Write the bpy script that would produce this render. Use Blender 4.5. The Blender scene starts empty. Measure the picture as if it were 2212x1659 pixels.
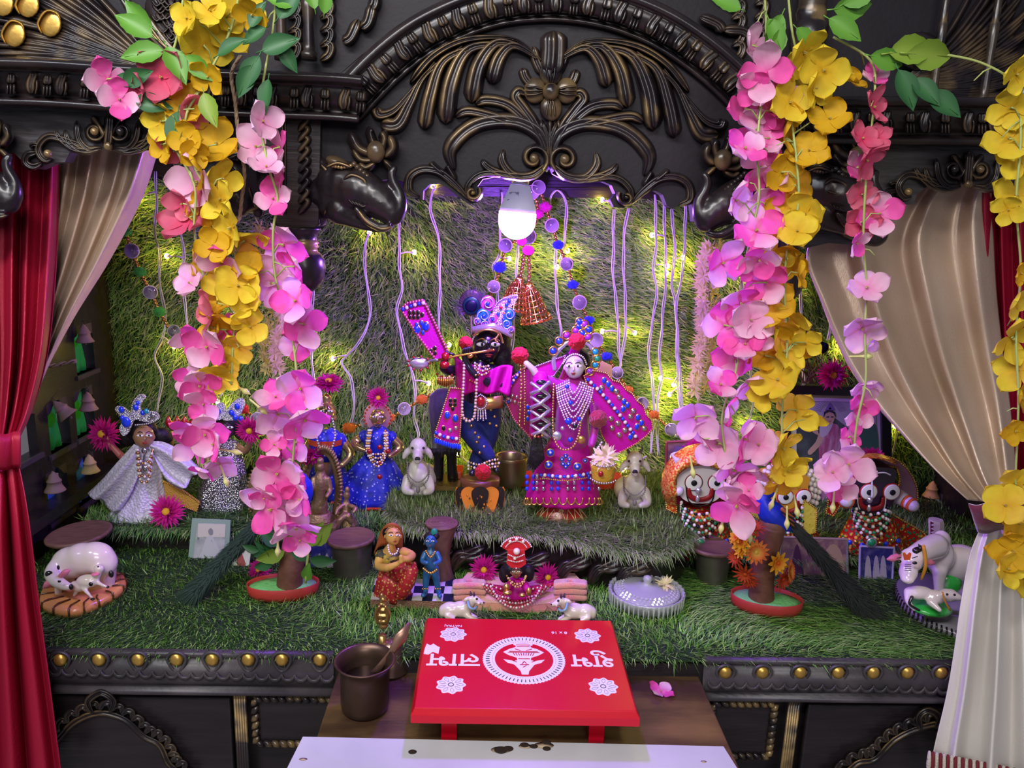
import bpy, bmesh, math, random
import numpy as np
from math import sin, cos, pi, radians, atan2, hypot
from mathutils import Vector, Matrix
from mathutils.geometry import tessellate_polygon
random.seed(7)
sc = bpy.context.scene
COL = sc.collection
# ------------------------------------------------------------ camera
FPX = 1661.0
yaw, pit, rol = radians(2.0), radians(12.9), radians(1.9)
CAM = Vector((0, 0, 1.6))
Fw = Vector((sin(yaw)*cos(pit), cos(yaw)*cos(pit), -sin(pit)))
r0 = Vector((cos(yaw), -sin(yaw), 0)); u0 = r0.cross(Fw)
Rr = r0*cos(rol)+u0*sin(rol); Uu = u0*cos(rol)-r0*sin(rol)
cd = bpy.data.cameras.new('camera'); cam = bpy.data.objects.new('camera', cd); COL.objects.link(cam)
mw = Matrix((Rr, Uu, -Fw)).transposed().to_4x4(); mw.translation = CAM; cam.matrix_world = mw
cd.sensor_width = 36; cd.lens = FPX/2212*36; cd.clip_start = .02
sc.camera = cam
# ------------------------------------------------------------ world, lights, exposure
w = bpy.data.worlds.new('room_air'); sc.world = w; w.use_nodes = True
w.node_tree.nodes['Background'].inputs[0].default_value = (.62, .66, .8, 1)
w.node_tree.nodes['Background'].inputs[1].default_value = .2
def area(name, loc, target, size, power, col):
    l = bpy.data.lights.new(name, 'AREA'); l.energy = power; l.color = col; l.shape = 'RECTANGLE'; l.size, l.size_y = size
    o = bpy.data.objects.new(name, l); COL.objects.link(o); o.location = loc
    o.rotation_euler = (Vector(target)-Vector(loc)).to_track_quat('-Z', 'Y').to_euler(); return o
area('fill_lamp', (-.55, -.15, 2.72), (-.1, 1.9, .9), (1.3, .2), 38, (1, .96, .95))
area('fill_lamp', (.3, -2.4, 2.5), (0, 2, 1.0), (1.6, .8), 42, (1, .96, .97))  # added fill lamp, low angle to reach the back wall under the canopy
area('fill_lamp', (-1.5, .2, 2.75), (-1.0, 1.5, 1.3), (.8, .15), 16, (.85, .92, 1))
sc.view_settings.view_transform = 'Standard'; sc.view_settings.look = 'None'
sc.view_settings.exposure = 0.12; sc.view_settings.gamma = 1; sc.view_settings.use_curve_mapping = False
cy = sc.cycles; cy.use_denoising = True; cy.max_bounces = 5; cy.diffuse_bounces = 2; cy.glossy_bounces = 3
cy.transmission_bounces = 5; cy.transparent_max_bounces = 6; cy.caustics_reflective = False; cy.caustics_refractive = False
cy.sample_clamp_indirect = 4; cy.use_light_tree = True
# ------------------------------------------------------------ measuring helpers: a sight line of the photo to a place in the room
def ray(px, py): return Fw*FPX + Rr*(px-1106) - Uu*(py-829.5)
def P(px, py, d):
    r = ray(px, py); return CAM + r*(d/r.y)
def G(px, py, z):
    r = ray(px, py); return CAM + r*((z-1.6)/r.z)
def W(px, d): return px*d*1.0/FPX*1.02
# ------------------------------------------------------------ materials
MATS = {}
def mat(name, col=(.5,.5,.5), rough=.5, metal=0, spec=.5, coat=0, bump=None, var=None, emit=None, trans=0, attr=None, sheen=0, alpha=1, transl=0, gilt=None, aniso=0, tex='Object', ior=1.45):
    if name in MATS: return MATS[name]
    m = bpy.data.materials.new(name); m.use_nodes = True; nt = m.node_tree; b = nt.nodes['Principled BSDF']; I = b.inputs
    N = nt.nodes.new; L = nt.links.new
    I['Base Color'].default_value = (*col, 1); I['Roughness'].default_value = rough; I['Metallic'].default_value = metal
    I['Specular IOR Level'].default_value = spec; I['Coat Weight'].default_value = coat; I['Coat Roughness'].default_value = .2
    I['Transmission Weight'].default_value = trans; I['Sheen Weight'].default_value = sheen; I['Alpha'].default_value = alpha
    I['Anisotropic'].default_value = aniso; I['IOR'].default_value = ior
    if emit: I['Emission Color'].default_value = (*emit[0], 1); I['Emission Strength'].default_value = emit[1]
    tc = N('ShaderNodeTexCoord')
    out = None
    if attr:
        a = N('ShaderNodeAttribute'); a.attribute_name = 'col'; out = a.outputs['Color']; L(out, I['Base Color'])
    if var:   # (scale, colour2, lo, hi, stretch)
        n = N('ShaderNodeTexNoise'); n.inputs['Scale'].default_value = var[0]; n.inputs['Detail'].default_value = 5
        mp = N('ShaderNodeMapping'); mp.inputs['Scale'].default_value = var[4] if len(var) > 4 else (1,1,1)
        L(tc.outputs[tex], mp.inputs[0]); L(mp.outputs[0], n.inputs['Vector'])
        r = N('ShaderNodeMapRange'); r.inputs[1].default_value = var[2]; r.inputs[2].default_value = var[3]; L(n.outputs[0], r.inputs[0])
        x = N('ShaderNodeMix'); x.data_type = 'RGBA'; L(r.outputs[0], x.inputs['Factor'])
        if out: L(out, x.inputs['A'])
        else: x.inputs['A'].default_value = (*col, 1)
        x.inputs['B'].default_value = (*var[1], 1); out = x.outputs['Result']; L(out, I['Base Color'])
    if gilt:  # gold rubbed on the ridges (stored per vertex)
        a = N('ShaderNodeAttribute'); a.attribute_name = 'g'
        n = N('ShaderNodeTexNoise'); n.inputs['Scale'].default_value = 16; L(tc.outputs['Object'], n.inputs['Vector'])
        mu = N('ShaderNodeMath'); mu.operation = 'MULTIPLY'; L(a.outputs['Fac'], mu.inputs[0])
        r = N('ShaderNodeMapRange'); r.inputs[1].default_value = .44; r.inputs[2].default_value = .66; L(n.outputs[0], r.inputs[0]); L(r.outputs[0], mu.inputs[1])
        m2 = N('ShaderNodeMath'); m2.operation = 'MULTIPLY'; m2.inputs[1].default_value = gilt[1]; m2.use_clamp = True; L(mu.outputs[0], m2.inputs[0])
        x = N('ShaderNodeMix'); x.data_type = 'RGBA'; L(m2.outputs[0], x.inputs['Factor'])
        if out: L(out, x.inputs['A'])
        else: x.inputs['A'].default_value = (*col, 1)
        x.inputs['B'].default_value = (*gilt[0], 1); L(x.outputs['Result'], I['Base Color'])
        m3 = N('ShaderNodeMath'); m3.operation = 'MULTIPLY'; m3.inputs[1].default_value = .8; L(m2.outputs[0], m3.inputs[0]); L(m3.outputs[0], I['Metallic'])
    if bump:  # (scale, strength, stretch)
        n = N('ShaderNodeTexNoise'); n.inputs['Scale'].default_value = bump[0]; n.inputs['Detail'].default_value = 4
        mp = N('ShaderNodeMapping'); mp.inputs['Scale'].default_value = bump[2] if len(bump) > 2 else (1,1,1)
        L(tc.outputs[tex], mp.inputs[0]); L(mp.outputs[0], n.inputs['Vector'])
        bp = N('ShaderNodeBump'); bp.inputs['Strength'].default_value = bump[1]; bp.inputs['Distance'].default_value = .004
        L(n.outputs[0], bp.inputs['Height']); L(bp.outputs[0], I['Normal'])
    if transl:
        t = N('ShaderNodeBsdfTranslucent'); mx = N('ShaderNodeMixShader'); mx.inputs[0].default_value = transl
        if out: L(out, t.inputs[0])
        else: t.inputs[0].default_value = (*col, 1)
        L(b.outputs[0], mx.inputs[1]); L(t.outputs[0], mx.inputs[2]); L(mx.outputs[0], nt.nodes['Material Output'].inputs[0])
    MATS[name] = m; return m
def rgb(h):
    c = [int(h[i:i+2], 16)/255 for i in (0, 2, 4)]
    return tuple(((x+.055)/1.055)**2.4 if x > .04 else x/12.92 for x in c)
GOLD = (.55, .33, .08)
wood = mat('dark_carved_wood', (.010,.007,.009), .30, coat=.12, gilt=((.5,.33,.13), .75), bump=(60,.12,(1,1,1)), var=(9,(.03,.019,.018),.45,.75))
woodflat = mat('dark_polished_wood', (.011,.008,.010), .36, coat=.15, bump=(22,.25,(1,8,8)), var=(7,(.022,.016,.018),.4,.8,(1,6,6)))
wooddust = mat('dusty_dark_wood', (.035,.03,.034), .42, bump=(40,.25), var=(8,(.09,.075,.08),.45,.75))
boardm = mat('worn_brown_board', (.05,.026,.014), .36, coat=.2, var=(5,(.16,.09,.035),.42,.7,(1,3,1)), bump=(30,.15,(1,6,1)))
goldp = mat('gold_paint', (.6,.36,.08), .35, metal=.75, bump=(50,.2))
goldj = mat('gold_trim', (.8,.5,.15), .28, metal=.9)
brassm = mat('brass', (.45,.29,.1), .32, metal=.85, bump=(40,.15))
bronze = mat('pale_bronze', (.36,.23,.12), .4, metal=.6, bump=(120,.5))
steelm = mat('tarnished_steel', (.23,.21,.17), .42, metal=.85, bump=(20,.1), var=(12,(.12,.11,.09),.4,.7))
copper = mat('old_brown_copper', (.11,.065,.045), .36, metal=.75, var=(14,(.07,.04,.03),.4,.7))
drumskin = mat('drum_wood', (.17,.085,.065), .5, bump=(60,.2,(1,6,1)), var=(25,(.1,.05,.04),.4,.7,(1,6,1)))
trunkm = mat('brown_trunk_paint', (.12,.045,.025), .6, bump=(60,.4), var=(30,(.19,.08,.05),.4,.7))
black = mat('black', (.006,.006,.008), .4)
whitep = mat('white_paint', (.75,.73,.72), .4)
pearl = mat('pearl', (.8,.72,.66), .15, coat=.6)
redp = mat('red_lacquer', (.55,.004,.018), .3, spec=.35, coat=.1, bump=(40,.04,(1,5,1)))
grassm = mat('artificial_grass_blades', attr=1, rough=.42, spec=.45, transl=.15)
grassbase = mat('grass_backing', (.012,.03,.01), .9)
petal = mat('fabric_petals', attr=1, rough=.6, spec=.25, transl=.35)
leafm = mat('plastic_leaves', attr=1, rough=.45, transl=.2)
stemm = mat('pale_green_stem', (.36,.42,.13), .5)
blue = mat('royal_blue_cloth', (.012,.03,.5), .45, bump=(200,.3))
magenta = mat('magenta_cloth', (.5,.005,.24), .5, spec=.3, bump=(250,.2))
redcl = mat('red_cloth', (.6,.02,.015), .5, sheen=.3)
jblue = mat('blue_gem', (.01,.05,.75), .08, coat=1)
jred = mat('ruby_gem', (.3,.002,.01), .08, coat=1)
jgreen = mat('green_gem', (.01,.3,.1), .1, coat=1)
silver = mat('silver_trim', (.75,.72,.75), .25, metal=.8)
hair = mat('black_hair', (.008,.006,.008), .5, bump=(60,1))
lips = mat('red_lips', (.35,.03,.03), .4)
eyew = mat('eye_white', (.85,.85,.82), .2)
cordm = mat('white_cord', (.8,.78,.8), .4)
# ------------------------------------------------------------ mesh builder
def wloc(o):
    v = Vector((0,0,0))
    while o: v += o.location; o = o.parent
    return v
def mark(o, label=None, cat=None, group=None, kind=None):
    for k, x in (('label', label), ('category', cat), ('group', group), ('kind', kind)):
        if x: o[k] = x
    return o
def thing(name, label, cat, loc, group=None):
    o = bpy.data.objects.new(name, None); COL.objects.link(o); o.location = loc; o.empty_display_size = .02
    return mark(o, label, cat, group)
def cr(p, n=8, closed=False):
    p = [tuple(q) for q in p]; k = len(p); out = []
    if k < 3 and not closed:
        return [tuple(a+(b-a)*i/n for a, b in zip(p[0], p[1])) for i in range(n+1)]
    rng = k if closed else k-1
    for i in range(rng):
        if closed: a, b, c, d = p[i-1], p[i], p[(i+1) % k], p[(i+2) % k]
        else: a, b, c, d = p[max(i-1,0)], p[i], p[i+1], p[min(i+2,k-1)]
        for j in range(n):
            t = j/n
            out.append(tuple(.5*((2*y)+(-x+z)*t+(2*x-5*y+4*z-u)*t*t+(-x+3*y-3*z+u)*t**3) for x, y, z, u in zip(a, b, c, d)))
    if not closed: out.append(p[-1])
    return out
class M:
    def __init__(s): s.v = []; s.f = []; s.m = []; s.g = []; s.c = []; s.cc = (1,1,1)
    def add(s, vs, fs, mi=0, g=0, cs=None):
        n = len(s.v); s.v += [tuple(v) for v in vs]; s.f += [tuple(i+n for i in f) for f in fs]; s.m += [mi]*len(fs)
        s.g += list(g) if hasattr(g, '__len__') else [g]*len(vs)
        s.c += list(cs) if cs else [s.cc]*len(vs)
    def grid(s, rows, mi=0, cu=False, cv=False, g=0, cap=False, cs=None):
        nu, nv = len(rows), len(rows[0]); vs = [p for r in rows for p in r]; fs = []
        for i in range(nu if cu else nu-1):
            for j in range(nv if cv else nv-1):
                a = i*nv+j; b = i*nv+(j+1) % nv; c = ((i+1) % nu)*nv+(j+1) % nv; d = ((i+1) % nu)*nv+j
                fs.append((a, b, c, d))
        if cap: fs += [tuple(range(nv))[::-1], tuple((nu-1)*nv+j for j in range(nv))]
        s.add(vs, fs, mi, g, cs)
    def ell(s, c, r, mi=0, rot=None, n=(12, 8), g=0):   # ellipsoid in metres
        c = Vector(c); n1, n2 = n; rows = []
        if not hasattr(r, '__len__'): r = (r, r, r)
        vs = []; fs = []
        for i in range(1, n2):
            for j in range(n1):
                a = pi*i/n2; b = 2*pi*j/n1
                v = Vector((r[0]*sin(a)*cos(b), r[1]*sin(a)*sin(b), r[2]*cos(a)))
                vs.append(c+(rot @ v if rot else v))
        t = Vector((0,0,r[2])); t = rot @ t if rot else t
        vs += [c+t, c-t]; T, B = len(vs)-2, len(vs)-1
        for i in range(n2-2):
            for j in range(n1):
                fs.append((i*n1+j, (i+1)*n1+j, (i+1)*n1+(j+1) % n1, i*n1+(j+1) % n1))
        for j in range(n1):
            fs.append((T, j, (j+1) % n1)); fs.append((B, (n2-2)*n1+(j+1) % n1, (n2-2)*n1+j))
        s.add(vs, fs, mi, g)
    def tube(s, pts, r, mi=0, n=8, flat=1, cap=True, g=0, closed=False):  # r: number or list; metres
        pts = [Vector(p) for p in pts]; k = len(pts); rows = []
        if not hasattr(r, '__len__'): r = [r]*k
        up = None
        for i, p in enumerate(pts):
            if closed: t = (pts[(i+1) % k]-pts[i-1])
            else: t = (pts[min(i+1, k-1)]-pts[max(i-1, 0)])
            if t.length < 1e-9: t = Vector((0,0,1))
            t.normalize()
            if up is None:
                up = Vector((0,-1,0)) if abs(t.y) < .9 else Vector((0,0,1))
            a = t.cross(up)
            if a.length < 1e-4: a = t.cross(Vector((1,0,0)))
            a.normalize(); up = a.cross(t).normalized()
            rows.append([p+a*(r[i]*cos(2*pi*j/n))+up*(r[i]*flat*sin(2*pi*j/n)) for j in range(n)])
        s.grid(rows, mi, cu=closed, cv=True, cap=cap and not closed, g=g)
    def E(s, px, py, d, rx, ry, rz=None, mi=0, ang=0, n=(12, 8), g=0):     # ellipsoid: centre and radii measured in px at depth d; rx across, rz up, ry deep
        rz = rx if rz is None else rz
        s.ell(P(px, py, d), (W(rx,d), W(ry,d), W(rz,d)), mi, Matrix.Rotation(radians(ang), 3, 'Y') if ang else None, n, g)
    def C(s, pts, mi=0, n=10, sm=4, flat=1):             # tube through (px,py,d,r px)
        q = cr(pts, sm) if sm > 1 and len(pts) > 1 else pts
        P3 = [P(a[0], a[1], a[2]) for a in q]; R = [max(W(a[3], a[2]), 1e-4) for a in q]
        s.tube(P3, R, mi, n, flat)
        if not flat < 1:
            s.ell(P3[0], R[0], mi, n=(n, 6)); s.ell(P3[-1], R[-1], mi, n=(n, 6))
    def box(s, c, h, mi=0, rot=None, g=0):
        c = Vector(c); vs = []
        for x in (-1, 1):
            for y in (-1, 1):
                for z in (-1, 1):
                    v = Vector((x*h[0], y*h[1], z*h[2])); vs.append(c+(rot @ v if rot else v))
        s.add(vs, [(0,1,3,2),(4,6,7,5),(0,4,5,1),(2,3,7,6),(0,2,6,4),(1,5,7,3)], mi, g)
    def beam(s, a, b, w, h, mi=0):   # straight bar a->b, w across (horizontal normal), h upright
        a, b = Vector(a), Vector(b); t = (b-a); L = t.length; t.normalize()
        n = t.cross(Vector((0,0,1))); n = n.normalized() if n.length > 1e-4 else Vector((1,0,0)); u = n.cross(t)
        rows = [[p+n*x*w/2+u*y*h/2 for x, y in ((-1,-1),(1,-1),(1,1),(-1,1))] for p in (a, b)]
        s.grid(rows, mi, cv=True, cap=True)
    def lathe(s, c, prof, mi=0, n=24, axis=None, sq=1, flute=0, fa=0, cap=True, g=0, mis=None):  # prof [(r,z)] metres about c
        c = Vector(c); rot = axis.to_track_quat('Z', 'X').to_matrix() if axis else None; rows = []
        for r, z in prof:
            row = []
            for j in range(n):
                a = 2*pi*j/n; rr = r*(1+(fa*cos(flute*a) if flute else 0)*min(1, abs(z-prof[-1][1])/(abs(prof[0][1]-prof[-1][1])+1e-9)))
                v = Vector((rr*cos(a), sq*rr*sin(a), z)); row.append(c+(rot @ v if rot else v))
            rows.append(row)
        s.grid(rows, mi, cv=True, cap=cap, g=g)
    def LP(s, cx, prof, d, mi=0, n=28, sq=.7, flute=0, fa=0, cap=True, lean=0):   # lathe in px: prof [(py, r)]; bottom first
        rows = []
        for k, q in enumerate(prof):
            py, r = q[0], q[1]; x = q[2] if len(q) > 2 else cx
            c = P(x, py, d); f = 1-k/max(1, len(prof)-1); row = []
            for j in range(n):
                a = 2*pi*j/n; R = W(r, d)*(1+fa*f*cos(flute*a+k*.15))
                row.append(c+Vector((R*cos(a), sq*R*sin(a), W(3, d)*fa*4*f*sin(flute*a*.5+1) if fa else 0)))
            rows.append(row)
        s.grid(rows, mi, cv=True, cap=cap)
    def prism(s, poly, d, th, mi=0, smooth=False, g=0, world=False, dirv=None):   # outline in px at depth d given a real thickness
        w_ = [Vector(p) for p in poly] if world else [P(x, y, d) for x, y in poly]
        tri = tessellate_polygon([w_]); n = len(w_); off = Vector(dirv)*th if dirv else Vector((0, th, 0))
        fs = [tuple(t) for t in tri]+[tuple(i+n for i in t)[::-1] for t in tri]
        fs += [(i, (i+1) % n, (i+1) % n+n, i+n) for i in range(n)]
        s.add(w_+[p+off for p in w_], fs, mi, g)
    def stroke(s, pts, w_, d, h, mi=0, n=10, ridges=3, tip=(0, 0), sm=7, gl=1.0):  # carved leaf or scroll: raised tapering band with ridges
        q = cr(pts, sm); k = len(q); rows = []; gs = []
        for i, p in enumerate(q):
            a = q[max(0, i-1)]; b = q[min(k-1, i+1)]; tx, ty = b[0]-a[0], b[1]-a[1]; L = hypot(tx, ty) or 1
            nx, ny = -ty/L, tx/L; f = i/(k-1)
            ww = w_*max(.06, min(1, (f/.25+.25)**.7 if tip[0] == 0 else 1)*min(1, ((1-f)/.22)**.5 if tip[1] == 0 else 1))
            if len(p) > 2: ww = p[2]*max(.06, min(1, ((1-f)/.1)**.5))
            row = []
            for j in range(n+1):
                t = -1+2*j/n; e = max(0, 1-t*t)**.5; rg = .5+.5*cos(ridges*2*pi*(t+1)/2+pi) if ridges else 1
                hh = h*e*(.68+.32*rg)*(ww/w_)**.4
                row.append(P(p[0]+nx*ww*t, p[1]+ny*ww*t, d-hh)); gs.append(gl*max(0, rg-.35)*1.4*e if ridges else gl*max(0, e-.8)*4)
            rows.append(row)
        s.grid(rows, mi, g=gs)
    def beads(s, pts, r, mi=0, gap=2.1, n=(6, 4), mis=None, sm=6):     # bead string through (px,py,d), r px
        q = cr(pts, sm); acc = 0; i = 0; k = 0
        prev = q[0]; step = r*gap
        while i < len(q)-1:
            a, b = q[i], q[i+1]; L = hypot(b[0]-a[0], b[1]-a[1])
            while acc < L:
                t = acc/L; c = [x+(y-x)*t for x, y in zip(a, b)]
                m_ = mis[k % len(mis)] if mis else mi
                s.ell(P(*c[:3]), W(r, c[2]), m_, n=n); acc += step; k += 1
            acc -= L; i += 1
    def sheet(s, rows, mi=0, th=0, cs=None):    # rows of (px,py,d)
        s.grid([[P(*p[:3]) for p in r] for r in rows], mi, cs=cs)
    def build(s, name, mats, parent=None, smooth=True, origin=None, mods=(), label=None, uvs=False):
        if not isinstance(mats, (list, tuple)): mats = [mats]
        me = bpy.data.meshes.new(name)
        if parent is not None: O = wloc(parent)
        else:
            O = Vector(origin) if origin is not None else (sum((Vector(v) for v in s.v), Vector())/len(s.v))
        me.from_pydata([Vector(v)-O for v in s.v], [], s.f)
        for m_ in mats: me.materials.append(m_)
        me.polygons.foreach_set('material_index', s.m)
        me.polygons.foreach_set('use_smooth', [bool(smooth)]*len(s.f))
        if any(s.g): me.attributes.new('g', 'FLOAT', 'POINT').data.foreach_set('value', s.g)
        if any(c != (1,1,1) for c in s.c):
            a = me.attributes.new('col', 'FLOAT_COLOR', 'POINT'); a.data.foreach_set('color', [x for c in s.c for x in (*c, 1)])
        me.update()
        o = bpy.data.objects.new(name, me); COL.objects.link(o)
        if parent is not None: o.parent = parent
        else: o.location = O
        for mo in mods:
            if mo[0] == 'bevel':
                b = o.modifiers.new('bevel', 'BEVEL'); b.width = mo[1]; b.segments = 3; b.limit_method = 'ANGLE'; b.angle_limit = radians(40)
            if mo[0] == 'solid': b = o.modifiers.new('solid', 'SOLIDIFY'); b.thickness = mo[1]; b.offset = 0
            if mo[0] == 'sub': b = o.modifiers.new('sub', 'SUBSURF'); b.levels = b.render_levels = mo[1]
            if mo[0] == 'remesh':
                b = o.modifiers.new('remesh', 'REMESH'); b.mode = 'VOXEL'; b.voxel_size = mo[1]; b.use_smooth_shade = True
                b = o.modifiers.new('smooth', 'SMOOTH'); b.iterations = mo[2] if len(mo) > 2 else 4; b.factor = .6
        if smooth and not mods:
            pass
        if label: o['label'] = label
        return o
def blob(name, m, mats, parent=None, vox=.003, it=5, **k): return m.build(name, mats, parent, mods=[('remesh', vox, it)], **k)
def copy_tree(o, parent=None):
    c = o.copy(); COL.objects.link(c); c.parent = parent
    for ch in list(o.children): copy_tree(ch, c)
    return c
def mirx(pts, xc=1187): return [(2*xc-p[0], p[1]+.031*(2*xc-2*p[0]), *p[2:]) for p in pts]
# ============================================================ room shell
def structure(name, c, h, m):
    b = M(); b.box(c, h); o = b.build(name, m, smooth=False); o['kind'] = 'structure'
structure('wall_back', (0, 3.3, 1.4), (3, .05, 1.6), mat('plain_wall', (.3,.28,.3), .8, bump=(30,.1)))
structure('floor', (0, 1.2, -.02), (3, 2.1, .02), mat('floor_tile', (.3,.28,.26), .3, var=(3,(.22,.2,.19),.4,.7)))
# ============================================================ base cabinet
ZD = .68; YF = 1.44
cab = thing('altar_cabinet', 'dark carved wooden altar cabinet carrying the green grass deck', 'cabinet', (0, 1.9, .0))
m = M(); m.box((0, 1.95, .30), (1.32, .49, .30)); m.box((0, 1.93, .655), (1.34, .47, .015))
m.build('body', woodflat, cab, smooth=False, mods=[('bevel', .004)])
XL, XR = P(95,1430,YF).x, P(2110,1430,YF).x; XB0, XB1 = P(722,1450,YF).x, P(1518,1450,YF).x
def ylip(m_, x0, x1):
    prof = [(0,.672),(-.012,.672),(-.016,.667),(-.010,.662),(-.010,.658),(-.018,.655),(-.026,.645),(-.028,.632),(-.024,.621),(-.014,.614),(-.012,.611),(-.026,.609),(-.028,.603),(-.022,.599),(-.008,.597),(0,.597)]
    m_.grid([[(x, YF+y, .597+(z-.597)*1.27) for y, z in prof] for x in (x0, x1)], cap=True, g=0)
for a_, b_ in ((XL-.15, XB0), (XB1, XR+.15)):
    m = M(); ylip(m, a_, b_); m.build('moulding', wooddust, cab, smooth=True)
m = M(); m.box(((XB0+XB1)/2, YF+.005, .645), ((XB1-XB0)/2, .008, .03)); m.build('moulding', woodflat, cab, smooth=False)
def studs(pxs, py):
    for x in pxs:
        c = P(x, py, YF-.026)
        m = M(); m.ell(c+Vector((0,.004,.0)), (.0135,.009,.0145)); st = m.build('stud', goldp, cab)
        m = M()
        pts = [c+Vector((sin(a)*.019*(1-.35*max(0,cos(a))), .003, -cos(a)*(.027 if cos(a) > 0 else .017))) for a in [2*pi*i/24 for i in range(24)]]
        m.tube(pts, .0035, n=6, closed=True); m.build('setting', wooddust, st)
studs([128,212,297,380,457,535,608,690], 1427)
studs([1568,1648,1730,1812,1888,1962,2035], 1455)
# scalloped leaf edging below the studs
for x0, x1, n, py in ((105,720,22,1452),(1530,2080,20,1480)):
    m = M()
    for i in range(n):
        x = x0+(x1-x0)*(i+.5)/n; y = py+.024*(x-x0)
        m.stroke([(x-13,y-8),(x-12,y-1),(x-6,y+5),(x,y+6),(x+6,y+5),(x+12,y-1),(x+13,y-8)], 5, YF-.027, .008, n=6, ridges=0, gl=.1)
    m.build('leaf_edging', wooddust, cab)
# cabinet front: posts, drawer frames with rope, arch carvings
def zx(px, py, d=YF): return P(px, py, d)
for x in (516, 1722):
    a = P(x, 1475, YF-.012); m = M(); 
    for k in range(-2, 3): m.tube([(a.x+k*.005, YF-.012, .60), (a.x+k*.005, YF-.012, .02)], .0034, n=6, g=.9)
    m.build('post', wood, cab)
def rope(m, a, b, r=.0075):
    a, b = Vector(a), Vector(b); L = (b-a).length; n = int(L/.016)
    t = (b-a).normalized(); u = Vector((0,-1,0)); s_ = t.cross(u)
    for i in range(n):
        c = a+(b-a)*((i+.5)/n); ax = (t*.8+s_*.6).normalized()
        m.tube([c-ax*.011, c, c+ax*.011], [r*.45, r, r*.45], n=7, g=[.3]*7+[1]*7+[.3]*7)
def ropeframe(x0, x1, z0, z1):
    m = M(); m.box(((x0+x1)/2, YF-.004, (z0+z1)/2), ((x1-x0)/2, .006, (z1-z0)/2)); dr = m.build('drawer', woodflat, cab, smooth=False, mods=[('bevel', .003)])
    m = M()
    for a, b in (((x0,z0),(x1,z0)),((x1,z0),(x1,z1)),((x1,z1),(x0,z1)),((x0,z1),(x0,z0))): rope(m, (a[0],YF-.014,a[1]), (b[0],YF-.014,b[1]))
    m.build('rope_border', wood, dr)
ropeframe(P(553,1490,YF).x, P(740,1490,YF).x, P(553,1597,YF).z, .588)
ropeframe(P(1540,1490,YF).x, P(1672,1490,YF).x, P(1672,1625,YF).z, .588)
for x0, x1 in ((100, 500), (1745, 2140)):
    a, b = P(x0,1500,YF).x, P(x1,1500,YF).x
    m = M(); m.box(((a+b)/2, YF-.004, .3), ((b-a)/2, .006, .285)); m.build('door', woodflat, cab, smooth=False, mods=[('bevel', .004)])
def archcarve(pts, side):
    q = cr(pts, 10); m = M()
    m.stroke(q[::3], 9, YF-.008, .014, ridges=2, tip=(1,1), gl=.9, sm=3)
    k = len(q)
    for i in range(0, k-3, 4):
        x, y = q[i]; x2, y2 = q[min(k-1, i+4)]; tx, ty = x2-x, y2-y; L = hypot(tx, ty) or 1; nx, ny = ty/L*side, -tx/L*side
        m.stroke([(x+nx*6,y+ny*6),(x+nx*20+tx*.2,y+ny*20+ty*.2),(x+nx*22+tx*.8,y+ny*22+ty*.8),(x+nx*8+tx,y+ny*8+ty)], 9, YF-.010, .02, ridges=2, n=8, gl=.25)
    return m
m = archcarve([(120,1600),(160,1560),(215,1540),(270,1555),(310,1590),(345,1610),(365,1650),(395,1680),(430,1760)], 1)
m.stroke([(200,1540),(190,1515),(218,1497),(245,1515),(235,1540)], 11, YF-.01, .03, ridges=2, gl=.2); m.build('arch_carving', wood, cab)
m = archcarve([(1800,1700),(1850,1650),(1890,1640),(1930,1600),(1980,1575),(2040,1565),(2100,1600)], 1)
m.stroke([(1990,1575),(1985,1550),(2005,1535),(2030,1550),(2020,1575)], 11, YF-.01, .03, ridges=2, gl=.2); m.build('arch_carving', wood, cab)
# side walls with house-shaped openings, back board
XW = P(238, 700, 2.36).x; XWR = P(2010, 1000, 2.36).x+.02
def sidewall(x, y0, y1, z0, z1, holes, nm, sgn):
    bm = bmesh.new()
    m = M(); ys = sorted({y0, y1}|{h for q in holes for h in (q[0]-q[2], q[0]+q[2])}); zs = sorted({z0, z1}|{h for q in holes for h in (q[1], q[1]+q[3])})
    for i in range(len(ys)-1):
        for j in range(len(zs)-1):
            yc, zc = (ys[i]+ys[i+1])/2, (zs[j]+zs[j+1])/2
            if any(abs(yc-q[0]) < q[2] and q[1] < zc < q[1]+q[3] for q in holes): continue
            m.box((x, yc, zc), (.012, (ys[i+1]-ys[i])/2, (zs[j+1]-zs[j])/2))
    o = m.build('side_panel', woodflat, cab, smooth=False)
    for q in holes:    # pointed cusped top to each opening
        m = M()
        yc, zt, hw = q[0], q[1]+q[3], q[2]
        for s_ in (-1, 1):
            m.prism([(x-.012, yc+s_*hw, zt), (x-.012, yc+s_*hw, zt-.03), (x-.012, yc+s_*hw*.7, zt-.026), (x-.012, yc+s_*hw*.45, zt-.012), (x-.012, yc+s_*hw*.15, zt)], 0, .024, world=True, dirv=(1,0,0))
        m.box((x, yc, q[1]-.006), (.02, hw+.012, .006))
        m.build('opening_trim', wooddust, o, smooth=False)
def onwall(px, py, X):
    r = ray(px, py); return CAM + r*(X/r.x)
wl = [onwall(px, py, XW+.012) for px, py in ((130,935),(185,905),(128,1080),(188,1050),(55,955),(184,770))]
sidewall(XW, 1.62, 2.36, .68, 1.75, [(p.y, p.z-.045, .05, .135) for p in wl], 'l', 1)
wr = [onwall(px, py, XWR-.012) for px, py in ((2010,1120),)]
sidewall(XWR, 1.62, 2.36, .68, 1.75, [(p.y, p.z-.02, .045, .12) for p in wr], 'r', -1)
m = M(); m.box((0, 2.375, 1.2), (1.34, .012, .56)); m.box((0, 1.98, 1.775), (1.34, .40, .012)); m.build('back_and_added_roof', woodflat, cab, smooth=False)  # second box is an unseen roof, added to darken the interior
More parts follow.
